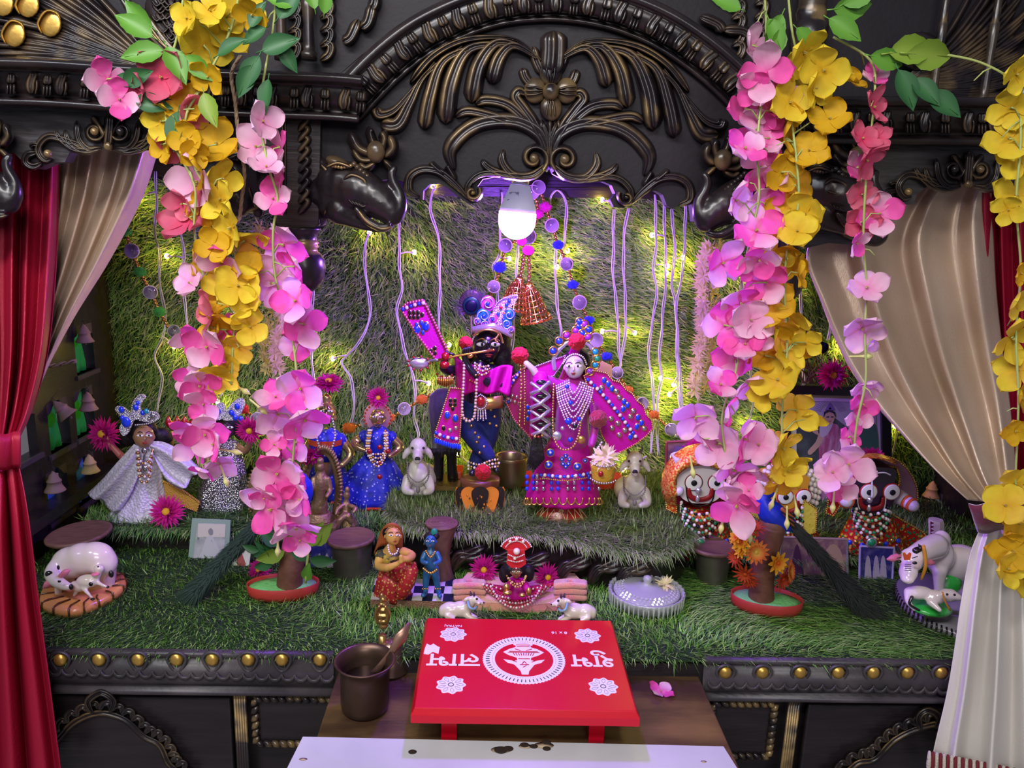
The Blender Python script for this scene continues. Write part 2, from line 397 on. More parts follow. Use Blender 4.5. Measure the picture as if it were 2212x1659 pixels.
m = M(); m.beam(P(900,400,2.33), P(1500,408,2.33), .012, .06); m.beam(P(900,404,2.31), P(1500,412,2.31), .01, .006); m.build('top_rail', woodflat, cab, smooth=False)
a = onwall(60,1165,XW+.03); b_ = onwall(232,1052,XW+.03)
m = M(); m.beam((XW+.035, 1.66, .80), (XW+.035, 2.34, .80), .045, .03); m.build('side_rail', woodflat, cab, smooth=False)
# coloured cloths hung behind the openings of the left wall
clothg = mat('green_cloth', (.02,.5,.1), .7, transl=.5); clothb = mat('sky_blue_cloth', (.06,.3,.75), .7, transl=.5)
for i, (p, mm, nm) in enumerate(zip(wl, (clothg, clothg, clothb, clothb, None, clothg), ('beside the tilted clay bell','above the magenta flower','lowest, behind the clay bell','behind the lower rear clay bell','','behind the topmost clay bell'))):
    if not mm: continue
    m = M(); n = 8
    rows = [[(XW-.008-.004*sin(j*1.6+k), p.y-.045+.075*j/n, p.z+.075-.12*k/5) for j in range(n+1)] for k in range(6)]
    m.grid(rows); o = m.build('folded_cloth', mm, mods=[('solid', .002)])
    mark(o, ('green' if mm is clothg else 'blue')+' cloth seen through the left wall opening '+nm, 'cloth', 'cloths behind the left wall openings')
# pull-out board
ZB = .645
m = M(); m.box(((XB0+XB1)/2, 1.05, ZB-.011), ((XB1-XB0)/2-.008, .41, .011))
o = m.build('pull_out_board', boardm, cab, smooth=False, mods=[('bevel', .003)])
# ============================================================ grass mats
def blades(name, n, fn, L, wd, parent=None, label=None, cat='grass mat', pal=((.10,.28,.07),(.2,.42,.11),(.32,.44,.17),(.06,.17,.05)), jit=.55, seed=1, base=None):
    rs = np.random.RandomState(seed); u = rs.rand(n, 2); pos, nor, comb = fn(u)
    r = rs.normal(size=(n, 3)); d = nor*.55+comb+r*jit; d /= np.linalg.norm(d, axis=1)[:, None]
    side = np.cross(d, nor+r*.2); side /= np.linalg.norm(side, axis=1)[:, None]+1e-9
    ln = L*(.6+.7*rs.rand(n))[:, None]; wv = wd*(.7+.6*rs.rand(n))[:, None]
    bend = (comb*.8-nor*.25+rs.normal(size=(n, 3))*.25)*ln*.35
    mid = pos+d*ln*.5+bend*.25; tip = pos+d*ln+bend
    V = np.stack([pos-side*wv/2, pos+side*wv/2, mid+side*wv*.45, mid-side*wv*.45, tip], 1).reshape(-1, 3)
    k = np.arange(n)*5
    me = bpy.data.meshes.new(name); nl = n*7
    me.vertices.add(n*5); me.loops.add(nl); me.polygons.add(n*2)
    O = V.mean(0) if parent is None else np.array(wloc(parent))
    me.vertices.foreach_set('co', (V-O).ravel())
    lp = np.stack([k, k+1, k+2, k+3, k+3, k+2, k+4], 1).ravel(); me.loops.foreach_set('vertex_index', lp)
    ls = np.stack([np.arange(n)*7, np.arange(n)*7+4], 1).ravel(); me.polygons.foreach_set('loop_start', ls)
    pal = np.array(pal); c = pal[rs.choice(len(pal), n, p=None)]*(.7+.6*rs.rand(n))[:, None]
    cc = np.repeat(c, 5, axis=0); 
    me.attributes.new('col', 'FLOAT_COLOR', 'POINT').data.foreach_set('color', np.concatenate([cc, np.ones((n*5, 1))], 1).ravel())
    me.materials.append(grassm); me.update(calc_edges=True); me.validate()
    o = bpy.data.objects.new(name, me); COL.objects.link(o)
    if parent is not None: o.parent = parent
    else: o.location = Vector(O)
    return o
def mat_thing(label, loc): return thing('grass_mat', label, 'grass mat', loc)
def unit(v): return v/(np.linalg.norm(v, axis=1)[:, None]+1e-9)
# deck mat
t = mat_thing('green artificial grass mat covering the lower deck of the altar', (0, 1.6, ZD))
x0, x1 = XW+.02, XWR-.02; y0, y1 = YF-.004, 2.34
m = M(); m.box(((x0+x1)/2, (y0+y1)/2, ZD+.003), ((x1-x0)/2, (y1-y0)/2, .003)); m.build('backing', grassbase, t, smooth=False)
def fdeck(u):
    n = len(u); x = x0+(x1-x0)*u[:,0]; y = y0+.004+(1.96-y0)*u[:,1]**1.1
    pos = np.stack([x, y, np.full(n, ZD+.005)], 1); nor = np.tile([0,0,1.], (n, 1))
    a = 1.5*np.sin(x*3.1+1)+1.2*np.sin(y*9+x*2); right = x > .45
    comb = np.stack([np.cos(a)*.7+np.where(right, .8, 0), np.sin(a)*.7-.45, np.zeros(n)], 1)
    e = np.clip((y0+.06-y)/.06, 0, 1)[:, None]; comb = comb*(1-e)+e*np.array([.25, -1.0, -.25])
    return pos, nor, comb
o = blades('pile', 62000, fdeck, .024, .0022, t, seed=3, pal=((.12,.32,.05),(.22,.48,.09),(.36,.55,.15),(.07,.19,.03))); o['kind'] = 'stuff'
# steps left / right with risers
def step(px0, px1, z, yf, label, n, seed, pal=None, edge=None):
    t = mat_thing(label, ((px0+px1)/2, yf, z-.06))
    m = M(); m.box(((px0+px1)/2, (yf+2.35)/2+.01, (ZD+z)/2), ((px1-px0)/2, (2.35-yf)/2-.01, (z-ZD)/2)); m.build('riser', woodflat, t, smooth=False)
    def f(u):
        n = len(u); x = px0+(px1-px0)*u[:,0]; y = yf+(2.3-yf)*u[:,1]**1.3
        pos = np.stack([x, y, np.full(n, z)], 1); a = 2*np.sin(x*5+seed)+y*4
        comb = np.stack([np.cos(a)*.6, np.sin(a)*.6-.3, np.zeros(n)], 1)
        e = np.clip((yf+.05-y)/.05, 0, 1)[:, None]; comb = comb*(1-e)+e*np.array([.1, -1.3, -.7])
        return pos, np.tile([0,0,1.], (n, 1)), comb
    o = blades('pile', n, f, .028, .0023, t, seed=seed, **({'pal': pal} if pal else {})); o['kind'] = 'stuff'
step(XW+.08, P(850,1100,1.95).x, .75, 1.90, 'green grass mat on the raised left step under the white dressed dolls', 15000, 5)
step(P(1470,1100,1.95).x, XWR-.03, .73, 1.845, 'green grass mat on the raised right step under the three round eyed deities', 11000, 6)
# centre platform: curved front, carved riser
ZP = .80
front = cr([(835,1108),(880,1135),(960,1150),(1080,1155),(1200,1165),(1310,1188),(1420,1200),(1485,1170),(1500,1130)], 5)
fw = [G(x, y, ZP) for x, y in front]
t = thing('raised_platform', 'curved dark wooden platform with pale green grass top under the two main deities', 'platform', (.12, 2.0, ZD))
pl = [tuple(p) for p in fw]+[(fw[-1].x, 2.33, ZP), (fw[0].x, 2.33, ZP)]
m = M(); m.prism(pl, 0, .012, world=True, dirv=(0,0,-1)); m.build('grass_backing', mat('mat_underside', (.03,.03,.045), .9, bump=(300,1)), t, smooth=False)
ins = [p+Vector((0, .03, -.012)) for p in fw]
m = M(); pl2 = [tuple(p) for p in ins]+[(ins[-1].x, 2.32, ZP-.012), (ins[0].x, 2.32, ZP-.012)]
m.prism(pl2, 0, ZP-.012-ZD, world=True, dirv=(0,0,-1)); m.build('body', wood, t, smooth=False)
m = M()
for k, (x, y) in enumerate([(940,1200),(1010,1205),(1085,1212),(1150,1220),(1240,1225),(1310,1232),(1370,1236)]):
    q = G(x, y+20, ZD+.03); d = q.y-.01
    for s_ in (0, 1):
        m.stroke([(x-35,y+30),(x-20,y+5-8*s_),(x+10,y-12+10*s_),(x+38,y-24+14*s_)], 13, d+.005, .03, ridges=2, gl=.35, n=8)
m.build('leaf_carving', wood, t)
fa_ = np.array([tuple(p) for p in fw])
def fplat(u):
    n = len(u); s = u[:,0]*(len(fa_)-1); i = np.clip(s.astype(int), 0, len(fa_)-2); fr = (s-i)[:, None]
    b = fa_[i]*(1-fr)+fa_[i+1]*fr; v = u[:,1]**1.15
    y = b[:,1]+(2.28-b[:,1])*v; pos = np.stack([b[:,0], y, np.full(n, ZP+.001)], 1)
    comb = np.stack([.25+.5*np.sin(b[:,0]*7), np.full(n, -.6), np.full(n, .1)], 1)
    e = np.clip((.05-(y-b[:,1]))/.05, 0, 1)[:, None]; comb = comb*(1-e)+e*np.array([.15, -1.5, -.45])
    return pos, np.tile([0,0,1.], (n, 1)), comb
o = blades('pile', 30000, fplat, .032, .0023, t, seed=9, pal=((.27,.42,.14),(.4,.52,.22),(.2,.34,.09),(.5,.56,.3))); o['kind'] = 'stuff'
# back wall mat
t = mat_thing('tall green artificial grass sheet hung as the backdrop behind the deities', (0, 2.35, 1.2))
bx0, bx1 = XW+.0, XWR
zt = P(1100,415,2.34).z
m = M(); m.box(((bx0+bx1)/2, 2.355, (.72+zt)/2), ((bx1-bx0)/2, .003, (zt-.72)/2)); m.build('backing', grassbase, t, smooth=False)
def fback(u):
    n = len(u); x = bx0+(bx1-bx0)*u[:,0]; z = .78+(zt-.78)*u[:,1]
    pos = np.stack([x, np.full(n, 2.35), z], 1)
    a = .9*np.sin(x*2.3+.6)+.5*np.sin(x*4+z*5); comb = np.stack([np.sin(a)*.95+.3, np.full(n, -.15), -np.cos(a)*.8], 1)
    return pos, np.tile([0,-1.,0], (n, 1)), comb
o = blades('pile', 80000, fback, .034, .0023, t, seed=11, pal=((.09,.22,.04),(.16,.32,.07),(.36,.4,.22),(.05,.13,.03),(.24,.4,.10)), jit=.62); o['kind'] = 'stuff'
# ============================================================ canopy
D = 1.52
can = thing('altar_canopy', 'dark carved wooden canopy with arched pediment and elephant heads over the shrine', 'canopy', (0, D, 1.65))
low_l = [(843,386),(878,392),(880,410),(890,424),(912,432),(914,412),(929,398),(948,396),(970,408),(992,427),(1011,438),(1030,436),(1038,418),(1032,402),(1043,387),(1068,382),(1106,385),(1138,389),(1163,379),(1184,352)]
low_r = [(1195,375),(1220,389),(1258,392),(1302,392),(1321,400),(1329,418),(1320,432),(1327,446),(1347,448),(1369,433),(1394,415),(1416,411),(1432,421),(1442,443),(1453,450),(1473,440),(1485,424),(1492,400)]
arc_in = [(780,262),(850,180),(920,122),(990,84),(1060,58),(1120,46),(1190,44),(1260,50),(1330,64),(1400,92),(1460,128),(1520,174),(1580,232),(1640,300)]
poly = [(685,235)]+arc_in[:0]+[(690,200),(780,120),(860,60),(960,0),(1060,-30),(1190,-40),(1320,-30),(1420,5),(1500,60),(1580,120),(1650,190),(1660,480),(1500,480)]+low_r[::-1]+low_l[::-1]+[(760,400),(690,480)]
m = M(); m.prism(poly, D, .035, g=0); m.build('tympanum', mat('dark_panel_wood', (.009,.007,.010), .55, spec=.3, bump=(90,.12), var=(5,(.015,.012,.017),.4,.75)), can, smooth=False, mods=[('bevel', .002)])
# sweeping mouldings of the pediment and cornices
def moulding(path, offs, d, parent, name='moulding', mi=wood):   # offs: list of (offset px, forward m)
    q = cr(path, 6); k = len(q); rows = []; m = M()
    for i, p in enumerate(q):
        a = q[max(0,i-1)]; b = q[min(k-1,i+1)]; L = hypot(b[0]-a[0], b[1]-a[1]) or 1; nx, ny = (b[1]-a[1])/L, -(b[0]-a[0])/L
        rows.append([P(p[0]+nx*o, p[1]+ny*o, d-f) for o, f in offs])
    m.grid(rows, cap=True); return m.build(name, mi, parent)
archp = [(775,262),(850,182),(920,124),(990,86),(1060,60),(1120,48),(1190,44),(1260,50),(1330,66),(1400,94),(1460,130),(1520,176),(1580,234),(1650,312)]
prof = [(-4,0),(-4,.012),(2,.018),(8,.016),(10,.006),(16,.010),(20,.022),(22,.026),(60,.04),(64,.036),(70,.05),(80,.056),(88,.05),(92,.03),(92,0)]
moulding(archp, prof, D, can, 'arch_moulding')
cl = [(-60,222),(100,226),(300,240),(520,250),(700,256),(775,262)]
moulding(cl, [(-4,0),(-4,.03),(4,.035),(12,.03),(16,.012),(24,.02),(64,.04),(70,.036),(76,.06),(88,.075),(97,.07),(100,0)], D-.03, can, 'cornice')
cr_ = [(1650,312),(1700,308),(1850,308),(2000,308),(2280,312)]
moulding(cr_, [(-4,0),(-4,.03),(4,.035),(12,.03),(16,.012),(24,.02),(66,.04),(72,.036),(78,.06),(90,.075),(98,.07),(100,0)], D-.03, can, 'cornice')
# leaf-and-dart enrichment along each band
def enrich(path, off, size, d, step_, parent, tilt=0):
    q = cr(path, 12); acc = 0; m = M(); n = 0
    for i in range(1, len(q)):
        a, b = q[i-1], q[i]; L = hypot(b[0]-a[0], b[1]-a[1]); acc += L
        if acc >= step_:
            acc -= step_; tx, ty = (b[0]-a[0])/L, (b[1]-a[1])/L; nx, ny = ty, -tx
            def at(u, v): return (b[0]+nx*v+tx*u, b[1]+ny*v+ty*u)
            if n % 2 == 0:
                m.stroke([at(-2,off-size*.5), at(-5,off), at(0,off+size*.5), at(0,off+size*.62)], size*.33, d, .022, ridges=2, n=8, sm=4, gl=.55)
                m.stroke([at(6,off-size*.55), at(9,off-size*.1), at(7,off+size*.3)], size*.16, d, .016, ridges=1, n=6, sm=3, gl=.3)
            else:
                m.stroke([at(0,off), at(0,off+size*.3), at(0,off+size*.62)], size*.34, d, .018, ridges=2, n=8, sm=4, gl=.45)
                for u in (-7, 0, 7): m.stroke([at(u,off-size*.6), at(u,off-size*.3), at(u,off+.02)], size*.12, d, .018, ridges=0, n=6, sm=3, gl=.1)
            n += 1
    return m.build('leaf_band', wood, parent)
enrich(archp, 40, 42, D-.028, 33, can)
enrich(cl, 43, 40, D-.058, 38, can)
enrich(cr_, 43, 40, D-.058, 38, can)
# ---- acanthus relief, left then mirrored
def both(m, pts, w_, h=.022, **k):
    m.stroke(pts, w_, D+.001, h, **k); m.stroke(mirx(pts), w_, D+.001, h, **k)
def tear(pts, w_, f=(.45,.85,1.2,1.3)):
    n = len(pts); return [(x, y, w_*f[min(3, int(i*4/n+.01))]) for i, (x, y) in enumerate(pts)]
m = M()
for pts, w_ in (([(1168,130),(1120,88),(1060,80),(990,90),(930,125),(885,180)],8),([(1160,124),(1110,98),(1078,125),(1062,180)],15),([(1135,104),(1075,92),(1035,140),(1018,222)],17),([(1105,96),(1015,105),(975,175),(962,268)],18),
                ([(1040,96),(960,130),(930,205),(916,280)],15),([(1000,102),(920,160),(884,224),(858,268),(822,268)],17),([(940,135),(890,195),(852,238),(820,248),(814,232)],12)):
    for k in (0, 1):
        q = tear(pts, w_); q = mirx(q) if k else q; m.stroke(q, w_, D+.001, .032, ridges=2, gl=.75, n=12)
m.build('acanthus_carving', wood, can)
m = M()
for pts, w_ in (([(1184,345),(1166,290),(1115,262),(1050,263),(1003,285),(972,325),(982,368)],20),([(1182,325),(1155,268),(1130,232),(1114,210),(1122,197),(1138,205)],14),
                ([(1150,275),(1100,228),(1050,216),(1028,226)],15),([(1120,268),(1060,250),(1010,240),(984,252)],13),([(1186,350),(1184,300),(1170,262)],6)):
    both(m, pts, w_, .024, ridges=2, gl=.6)
def spiral(m, cx, cy, r, a0, turns, w_, h=.024, sgn=1, ball=True):
    n = int(10*turns)+2
    pts = [(cx+r*(1-.75*i/n)*cos(a0+sgn*2*pi*turns*i/n), cy+r*(1-.75*i/n)*sin(a0+sgn*2*pi*turns*i/n)) for i in range(n+1)]
    for mm in (0, 1):
        q = mirx(pts) if mm else pts
        m.stroke(q, w_, D, h, ridges=1, gl=.7, sm=2, tip=(1,0))
        if ball:
            c = (2*1187-cx, cy+.031*(2374-2*cx)) if mm else (cx, cy)
            m.E(c[0], c[1], D-.012, r*.32, r*.32, g=.9)
spiral(m, 1154, 342, 32, .9, 1.15, 9, sgn=-1)
both(m, [(1180,355),(1150,378),(1110,378),(1085,350),(1088,322)], 11, ridges=2, gl=.4)
both(m, [(1140,380),(1095,378),(1055,362),(1040,344)], 10, ridges=2, gl=.5)
both(m, [(1120,382),(1070,374),(1035,378),(1012,400),(1010,425)], 9, ridges=2, gl=.3)
spiral(m, 1021, 416, 18, -.6, 1.0, 7, sgn=1)
both(m, [(905,424),(884,412),(886,382),(912,366),(950,372),(985,400),(1012,430)], 11, ridges=2, gl=.35)
both(m, [(960,378),(940,362),(928,350)], 9, ridges=1, gl=.3); both(m, [(985,390),(972,368),(965,356)], 9, ridges=1, gl=.3)
m.build('scroll_carving', wood, can)
m = M()
for k in range(4):
    a = radians(90*k-90); c = (1190+34*cos(a), 196+38*sin(a))
    m.E(c[0], c[1], D-.012, 23, 12, 25, g=.45)
    for q in (-8, 0, 8): m.stroke([(1190+18*cos(a)-q*.4*sin(a), 196+18*sin(a)+q*.4*cos(a)), (c[0]-q*sin(a), c[1]+q*cos(a)), (1190+56*cos(a)-q*1.1*sin(a), 196+56*sin(a)+q*1.1*cos(a))], 3, D-.02, .008, ridges=0, n=6, sm=3, gl=.6)
m.E(1190, 198, D-.024, 17, 17, g=1)
m.stroke([(1192,160),(1196,110),(1196,66)], 30, D-.004, .03, ridges=3, gl=.4, n=14)
for pts, w_ in (([(1172,160),(1158,130),(1150,100)],13),([(1150,185),(1135,168),(1128,146)],12)): both(m, pts, w_, .02, ridges=2, gl=.5)
for x in (1170,1188,1206): m.stroke([(1186,310),(x,285),(x,258)], 9, D, .016, ridges=1, gl=.4)
m.build('rosette_carving', wood, can)
# ---- elephants with lotus buds
def elephant(f, face=0, name='elephant_head'):
    q = lambda pts: [f(*p) for p in pts]
    m = M()
    for x, y, r, dd in ((735,398,50,0),(752,402,50,-.01),(770,410,48,-.018),(790,418,44,-.022),(808,428,40,-.026),(824,438,36,-.028),(838,450,31,-.03),(848,460,26,-.03),(725,440,38,0),(700,415,34,.01)):
        X, Y = f(x, y); m.E(X, Y, D-.02+dd, r, r*.8, r)
    tr = [(845,462,24),(862,448,18),(864,420,12),(850,395,11),(846,375,10),(852,364,8)]
    m.C([(*f(x, y), D-.05, r) for x, y, r in tr])
    m.C([(*f(x, y), D-.035, r) for x, y, r in ((735,455,30),(780,480,16),(820,492,10),(845,488,7))])
    m.C([(*f(x, y), D-.07, r) for x, y, r in ((770,452,7),(790,475,9),(820,490,8),(842,487,4))])
    m.C([(*f(x, y), D-.005, r) for x, y, r in ((690,350,13),(706,368,15),(716,405,12),(704,445,14),(692,478,11))])
    h = blob(name, m, wood, can, .0032, 6)
    m = M()
    for k in range(4): m.stroke(q([(752+k*7,430+k*3),(762+k*7,440+k*2),(770+k*7,438+k*2)]), 3, D-.066-.004*k, .006, ridges=0, gl=.1, n=5)
    m.stroke(q([(772,452),(792,478),(822,494),(848,490)]), 7, D-.062, .016, ridges=0, gl=.9, n=8); m.stroke(q([(694,356),(712,380),(714,420),(700,465)]), 6, D-.035, .01, ridges=0, gl=.7)
    m.build('trunk_folds', wood, h)
    X, Y = f(766, 393)
    m = M(); m.stroke(q([(742,388),(760,378),(785,388),(790,402)]), 5, D-.062, .008, ridges=0, gl=.9); m.stroke(q([(748,402),(765,408),(784,404)]), 4, D-.062, .008, ridges=0, gl=.6); m.E(X, Y+2, D-.062, 7, 5, 5, g=.6)
    m.build('eye', wood, h)
    m = M(); m.E(*f(730,352), D-.045, 26, 22, 12, g=.2, ang=20*(1 if not face else -1))
    for k in range(8): m.E(*f(712+k*6.5, 362-abs(k-4)*1.2), D-.062, 4, 4, g=1, n=(8,6))
    m.stroke(q([(706,360),(730,352),(760,362)]), 4, D-.064, .006, ridges=0, gl=1); m.build('cap', wood, h)
    m = M()
    for k in range(9): m.E(*f(765+k*7, 355+k*6.5), D-.056, 6, 6, g=.2, n=(8,6))
    m.build('harness', wood, h)
    m = M()
    for pts, w_ in (([(815,335),(775,320),(757,285)],15),([(815,330),(800,290),(806,278)],11),([(820,335),(830,300),(822,285)],12),([(830,340),(848,320),(840,292)],14),([(810,345),(780,345),(762,322)],10),([(812,350),(790,362),(776,352)],10),([(828,345),(845,362),(850,378)],9)):
        m.stroke(q(pts), w_, D-.03, .02, ridges=1, gl=.7)
    m.E(*f(812,328), D-.05, 19, 14, 22, g=.5); m.build('lotus_bud', wood, h)
ident = lambda x, y: (x, y)
elephant(ident)
elephant(lambda x, y: (2*1187-x-0, y+.031*(2374-2*x)-6), 1)
elephant(lambda x, y: (1260-x-10, y-18), 1)           # looks left, behind the flowers
elephant(lambda x, y: (x+1040, y+10), 0)
elephant(lambda x, y: (x-832, y-25), 0)     # left edge of the photo
# ---- pilasters, pendants
def pilaster(x0, x1, y0, y1, xc, yb):
    m = M(); m.prism([(x0,y0),(x1,y0),(x1,y1-8),(x1-8,y1),(x0+8,y1),(x0,y1-8)], D-.02, .06); o = m.build('pilaster', woodflat, can, smooth=False, mods=[('bevel', .003)])
    m = M()
    for k in range(9):
        y = y0+22+(y1-y0-70)*k/8; m.stroke([(xc-10,y+18),(xc+2,y+4),(xc+10,y-8),(xc+2,y-16)], 9, D-.021, .014, ridges=1, gl=.35, n=6, sm=4)
    for x in (x0+14, x0+20): m.stroke([(x,y0+6),(x,y0+90),(x,y1-30)], 3, D-.021, .006, ridges=0, n=4, tip=(1,1), gl=.6)
    m.build('leaf_carving', wood, o)
    m = M(); c = P(xc, y1, D+.0); s_ = W(1, D)
    prof = [(36,0),(36,-3),(30,-9),(26,-22),(28,-27),(32,-30),(28,-34),(31,-38),(27,-42),(28,-47),(36,-54),(42,-66),(44,-84),(40,-104),(30,-120),(18,-130),(4,-134)]
    m.lathe(c, [(r*s_, z*s_) for r, z in prof], n=28, g=[1 if -48 < z < -25 else 0 for r, z in prof for _ in range(28)])
    m.build('pendant', wood, o)
pilaster(596, 690, 243, 492, 655, 600)
pilaster(1655, 1745, 308, 520, 1700, 640)
# ---- side friezes with scalloped carved lower edge
def frieze(poly, scr, name='frieze'):
    m = M(); m.prism(poly, D, .03); return m.build(name, mat('frieze_board', (.03,.026,.028), .36, coat=.2, bump=(26,.35,(1,7,7)), var=(12,(.07,.065,.07),.4,.75,(1,6,6))), can, smooth=False)
fl = frieze([(-60,200),(600,230),(600,360),(560,340),(470,345),(420,362),(380,360),(352,330),(300,322),(240,325),(180,318),(150,330),(140,350),(110,352),(80,365),(50,350),(30,330),(-60,330)], None)
def valance(cx, cy, s_, par, k=1):
    m = M(); f = lambda *pts: [(cx+(x-232)*s_*k, cy+(y-290)*s_) for x, y in pts]
    def sp(x, y, r, a0, sg, t=1.1):
        n = 12; pts = [(x+r*(1-.7*i/n)*cos(a0+sg*2*pi*t*i/n), y+r*(1-.7*i/n)*sin(a0+sg*2*pi*t*i/n)) for i in range(n+1)]
        m.stroke(f(*pts), 7*s_, D-.001, .022, ridges=1, gl=.5, sm=2, tip=(1,0)); c = f((x, y))[0]; m.E(c[0], c[1], D-.02, 8*s_, 8*s_, g=1)
    for sg in (-1, 1):
        X = lambda x: 232+sg*(x-232)
        A = lambda *p: f(*[(X(x), y) for x, y in p])
        sp(X(204), 284, 22, 0 if sg > 0 else pi, sg)
        for pts, w_ in (([(218,320),(190,322),(170,300),(165,260)],9),([(212,322),(180,326),(150,308),(140,280)],9),([(200,326),(160,322),(130,300),(118,280)],8),([(190,318),(150,306),(110,295),(90,305),(82,325),(95,345),(112,342)],10),([(80,330),(60,335),(55,350),(70,360),(90,352)],10),([(84,315),(72,312),(64,318)],6)):
            m.stroke(A(*pts), w_*s_, D-.001, .022, ridges=2, gl=.35)
        c = A((104,332))[0]; m.E(c[0], c[1], D-.02, 8*s_, 8*s_, g=1)
        m.stroke(A((228,300),(212,270),(198,252)), 9*s_, D-.004, .016, ridges=1, gl=.6)
    m.stroke(f((232,320),(236,280),(238,244)), 13*s_, D-.004, .024, ridges=2, gl=.7)
    m.E(*f((234,316))[0], D-.018, 9*s_, 7*s_, g=1)
    m.build('scalloped_valance', wood, par)
valance(232, 290, 1, fl)
fr = frieze([(1640,300),(2290,305),(2290,400),(2180,400),(2120,395),(2060,400),(2000,405),(1980,420),(1975,440),(1940,445),(1925,460),(1900,500),(1860,530),(1790,525),(1745,535),(1640,520)], None)
valance(2090, 372, 1.0, fr)
m = M()
for a, b, r in (((1752,450),(1800,400),38),((1800,420),(1850,480),46),((1840,480),(1890,505),36)): m.C([(a[0],a[1],D-.01,r),(b[0],b[1],D-.02,r*.8)])
blob('elephant_ear', m, wood, can, .005)
# ---- upper gallery: panel, posts, peacocks
m = M(); m.prism([(-80,-160),(1040,-160),(1040,20),(780,170),(700,180),(-80,130)], D+.08, .02); m.build('upper_panel', mat('dark_panel_wood'), can, smooth=False)
m = M(); m.prism([(1340,-160),(2300,-160),(2300,240),(1700,240),(1590,150),(1340,20)], D+.08, .02)
m.build('upper_panel', mat('dark_panel_wood'), can, smooth=False)
def feathers(m, base, n, a0, a1, L, bend, w_, d, gl=.4):
    for i in range(n):
        a = radians(a0+(a1-a0)*i/(n-1)); b = radians(a0+(a1-a0)*i/(n-1)+bend); x, y = base
        pts = [(x, y), (x+cos(a)*L*.4, y-sin(a)*L*.4), (x+cos(a)*L*.6+cos(b)*L*.25, y-sin(a)*L*.6-sin(b)*L*.25), (x+cos(a)*L*.6+cos(b)*L*.55, y-sin(a)*L*.6-sin(b)*L*.55)]
        m.stroke(pts, w_, d, .016, ridges=1, gl=gl*(.5+.8*random.random()), n=6, sm=5)
m = M()
for r in range(5):
    feathers(m, (340-r*14, 150-r*4), 9, 128+r*8, 176+r*3, 400-r*55, 14-5*r, 9, D+.075, gl=.5)
m2 = M()
for x, y in ((30,72),(108,50),(60,8),(5,5)):
    m2.E(x, y, D+.052, 22, 4, 25, ang=20, g=1); m2.stroke([(x-18,y+22),(x-26,y),(x-8,y-26),(x+16,y-20),(x+24,y+4)], 3, D+.05, .01, ridges=0, gl=.1)
pk = m.build('peacock_tail', wood, can); m2.build('tail_eye', goldp, pk)
m = M()
for k in range(40):
    x = 330+random.random()*70; y = 0+random.random()*90; m.stroke([(x-12,y-8),(x,y+8),(x+14,y-6)], 4, D+.06, .012, ridges=0, gl=.15, n=5, sm=3)
m.stroke([(300,20),(340,80),(380,120),(410,110)], 16, D+.06, .02, ridges=3, gl=.6); m.stroke([(255,-20),(300,40),(350,95),(400,130)], 12, D+.06, .02, ridges=3, gl=.8)
m.E(370, 40, D+.07, 52, 14, 66); m.build('peacock_body', wood, can)
m = M()
for r in range(6):
    feathers(m, (1960+r*6, 165+r*4), 8, -2-r*7, 46-r*9, 300-r*30, 26, 8, D+.075, gl=.3)
m.E(1985, 110, D+.055, 46, 16, 36); m.C([(1990,120,D+.05,26),(1965,95,D+.045,18),(1945,100,D+.04,10),(1930,120,D+.04,3)])
pk = m.build('peacock_carving', wood, can)
m = M(); m.E(1962, 96, D+.028, 12, 6, 9, g=1); m.stroke([(1942,92),(1956,80),(1978,86),(1984,100)], 3, D+.03, .008, ridges=0, gl=.8); m.build('peacock_eye', goldp, pk)
for x, w_ in ((462,20),(610,12),(668,12),(1730,34),(2010,9),(2120,9),(2205,9)):
    m = M(); c0 = P(x, 235 if x > 1700 else 130, D+.045); c1 = P(x, -140, D+.045); s_ = W(w_, D); H = c1.z-c0.z
    pr = [(1.3,0),(1.3,.06),(.9,.08),(1,.12),(.8,.3),(1.05,.42),(1.1,.5),(.8,.52),(.9,.56),(.8,.6),(.9,1)]
    m.lathe(c0, [(r*s_, z*H) for r, z in pr], n=20, g=[.8 if .5 < z < .58 else .1 for r, z in pr for _ in range(20)]); m.build('baluster', wood, can)
for x in (630, 700, 1590, 1640):
    m = M()
    for k in range(5): m.stroke([(x-8,130-k*30),(x+10,118-k*30),(x+14,98-k*30),(x-4,90-k*30)], 11, D+.075, .02, ridges=2, gl=.6)
    m.build('foliage_carving', wood, can)
for x, y, a in ((780,60,40),(800,20,60),(740,90,30),(1560,70,120),(1620,80,140),(1590,20,120)):
    m = M(); m.stroke([(x,y),(x+20*cos(radians(a)),y-20*sin(radians(a))),(x+60*cos(radians(a+25)),y-60*sin(radians(a+25)))], 14, D+.07, .02, ridges=2, gl=.5)
    m.build('foliage_carving', wood, can)
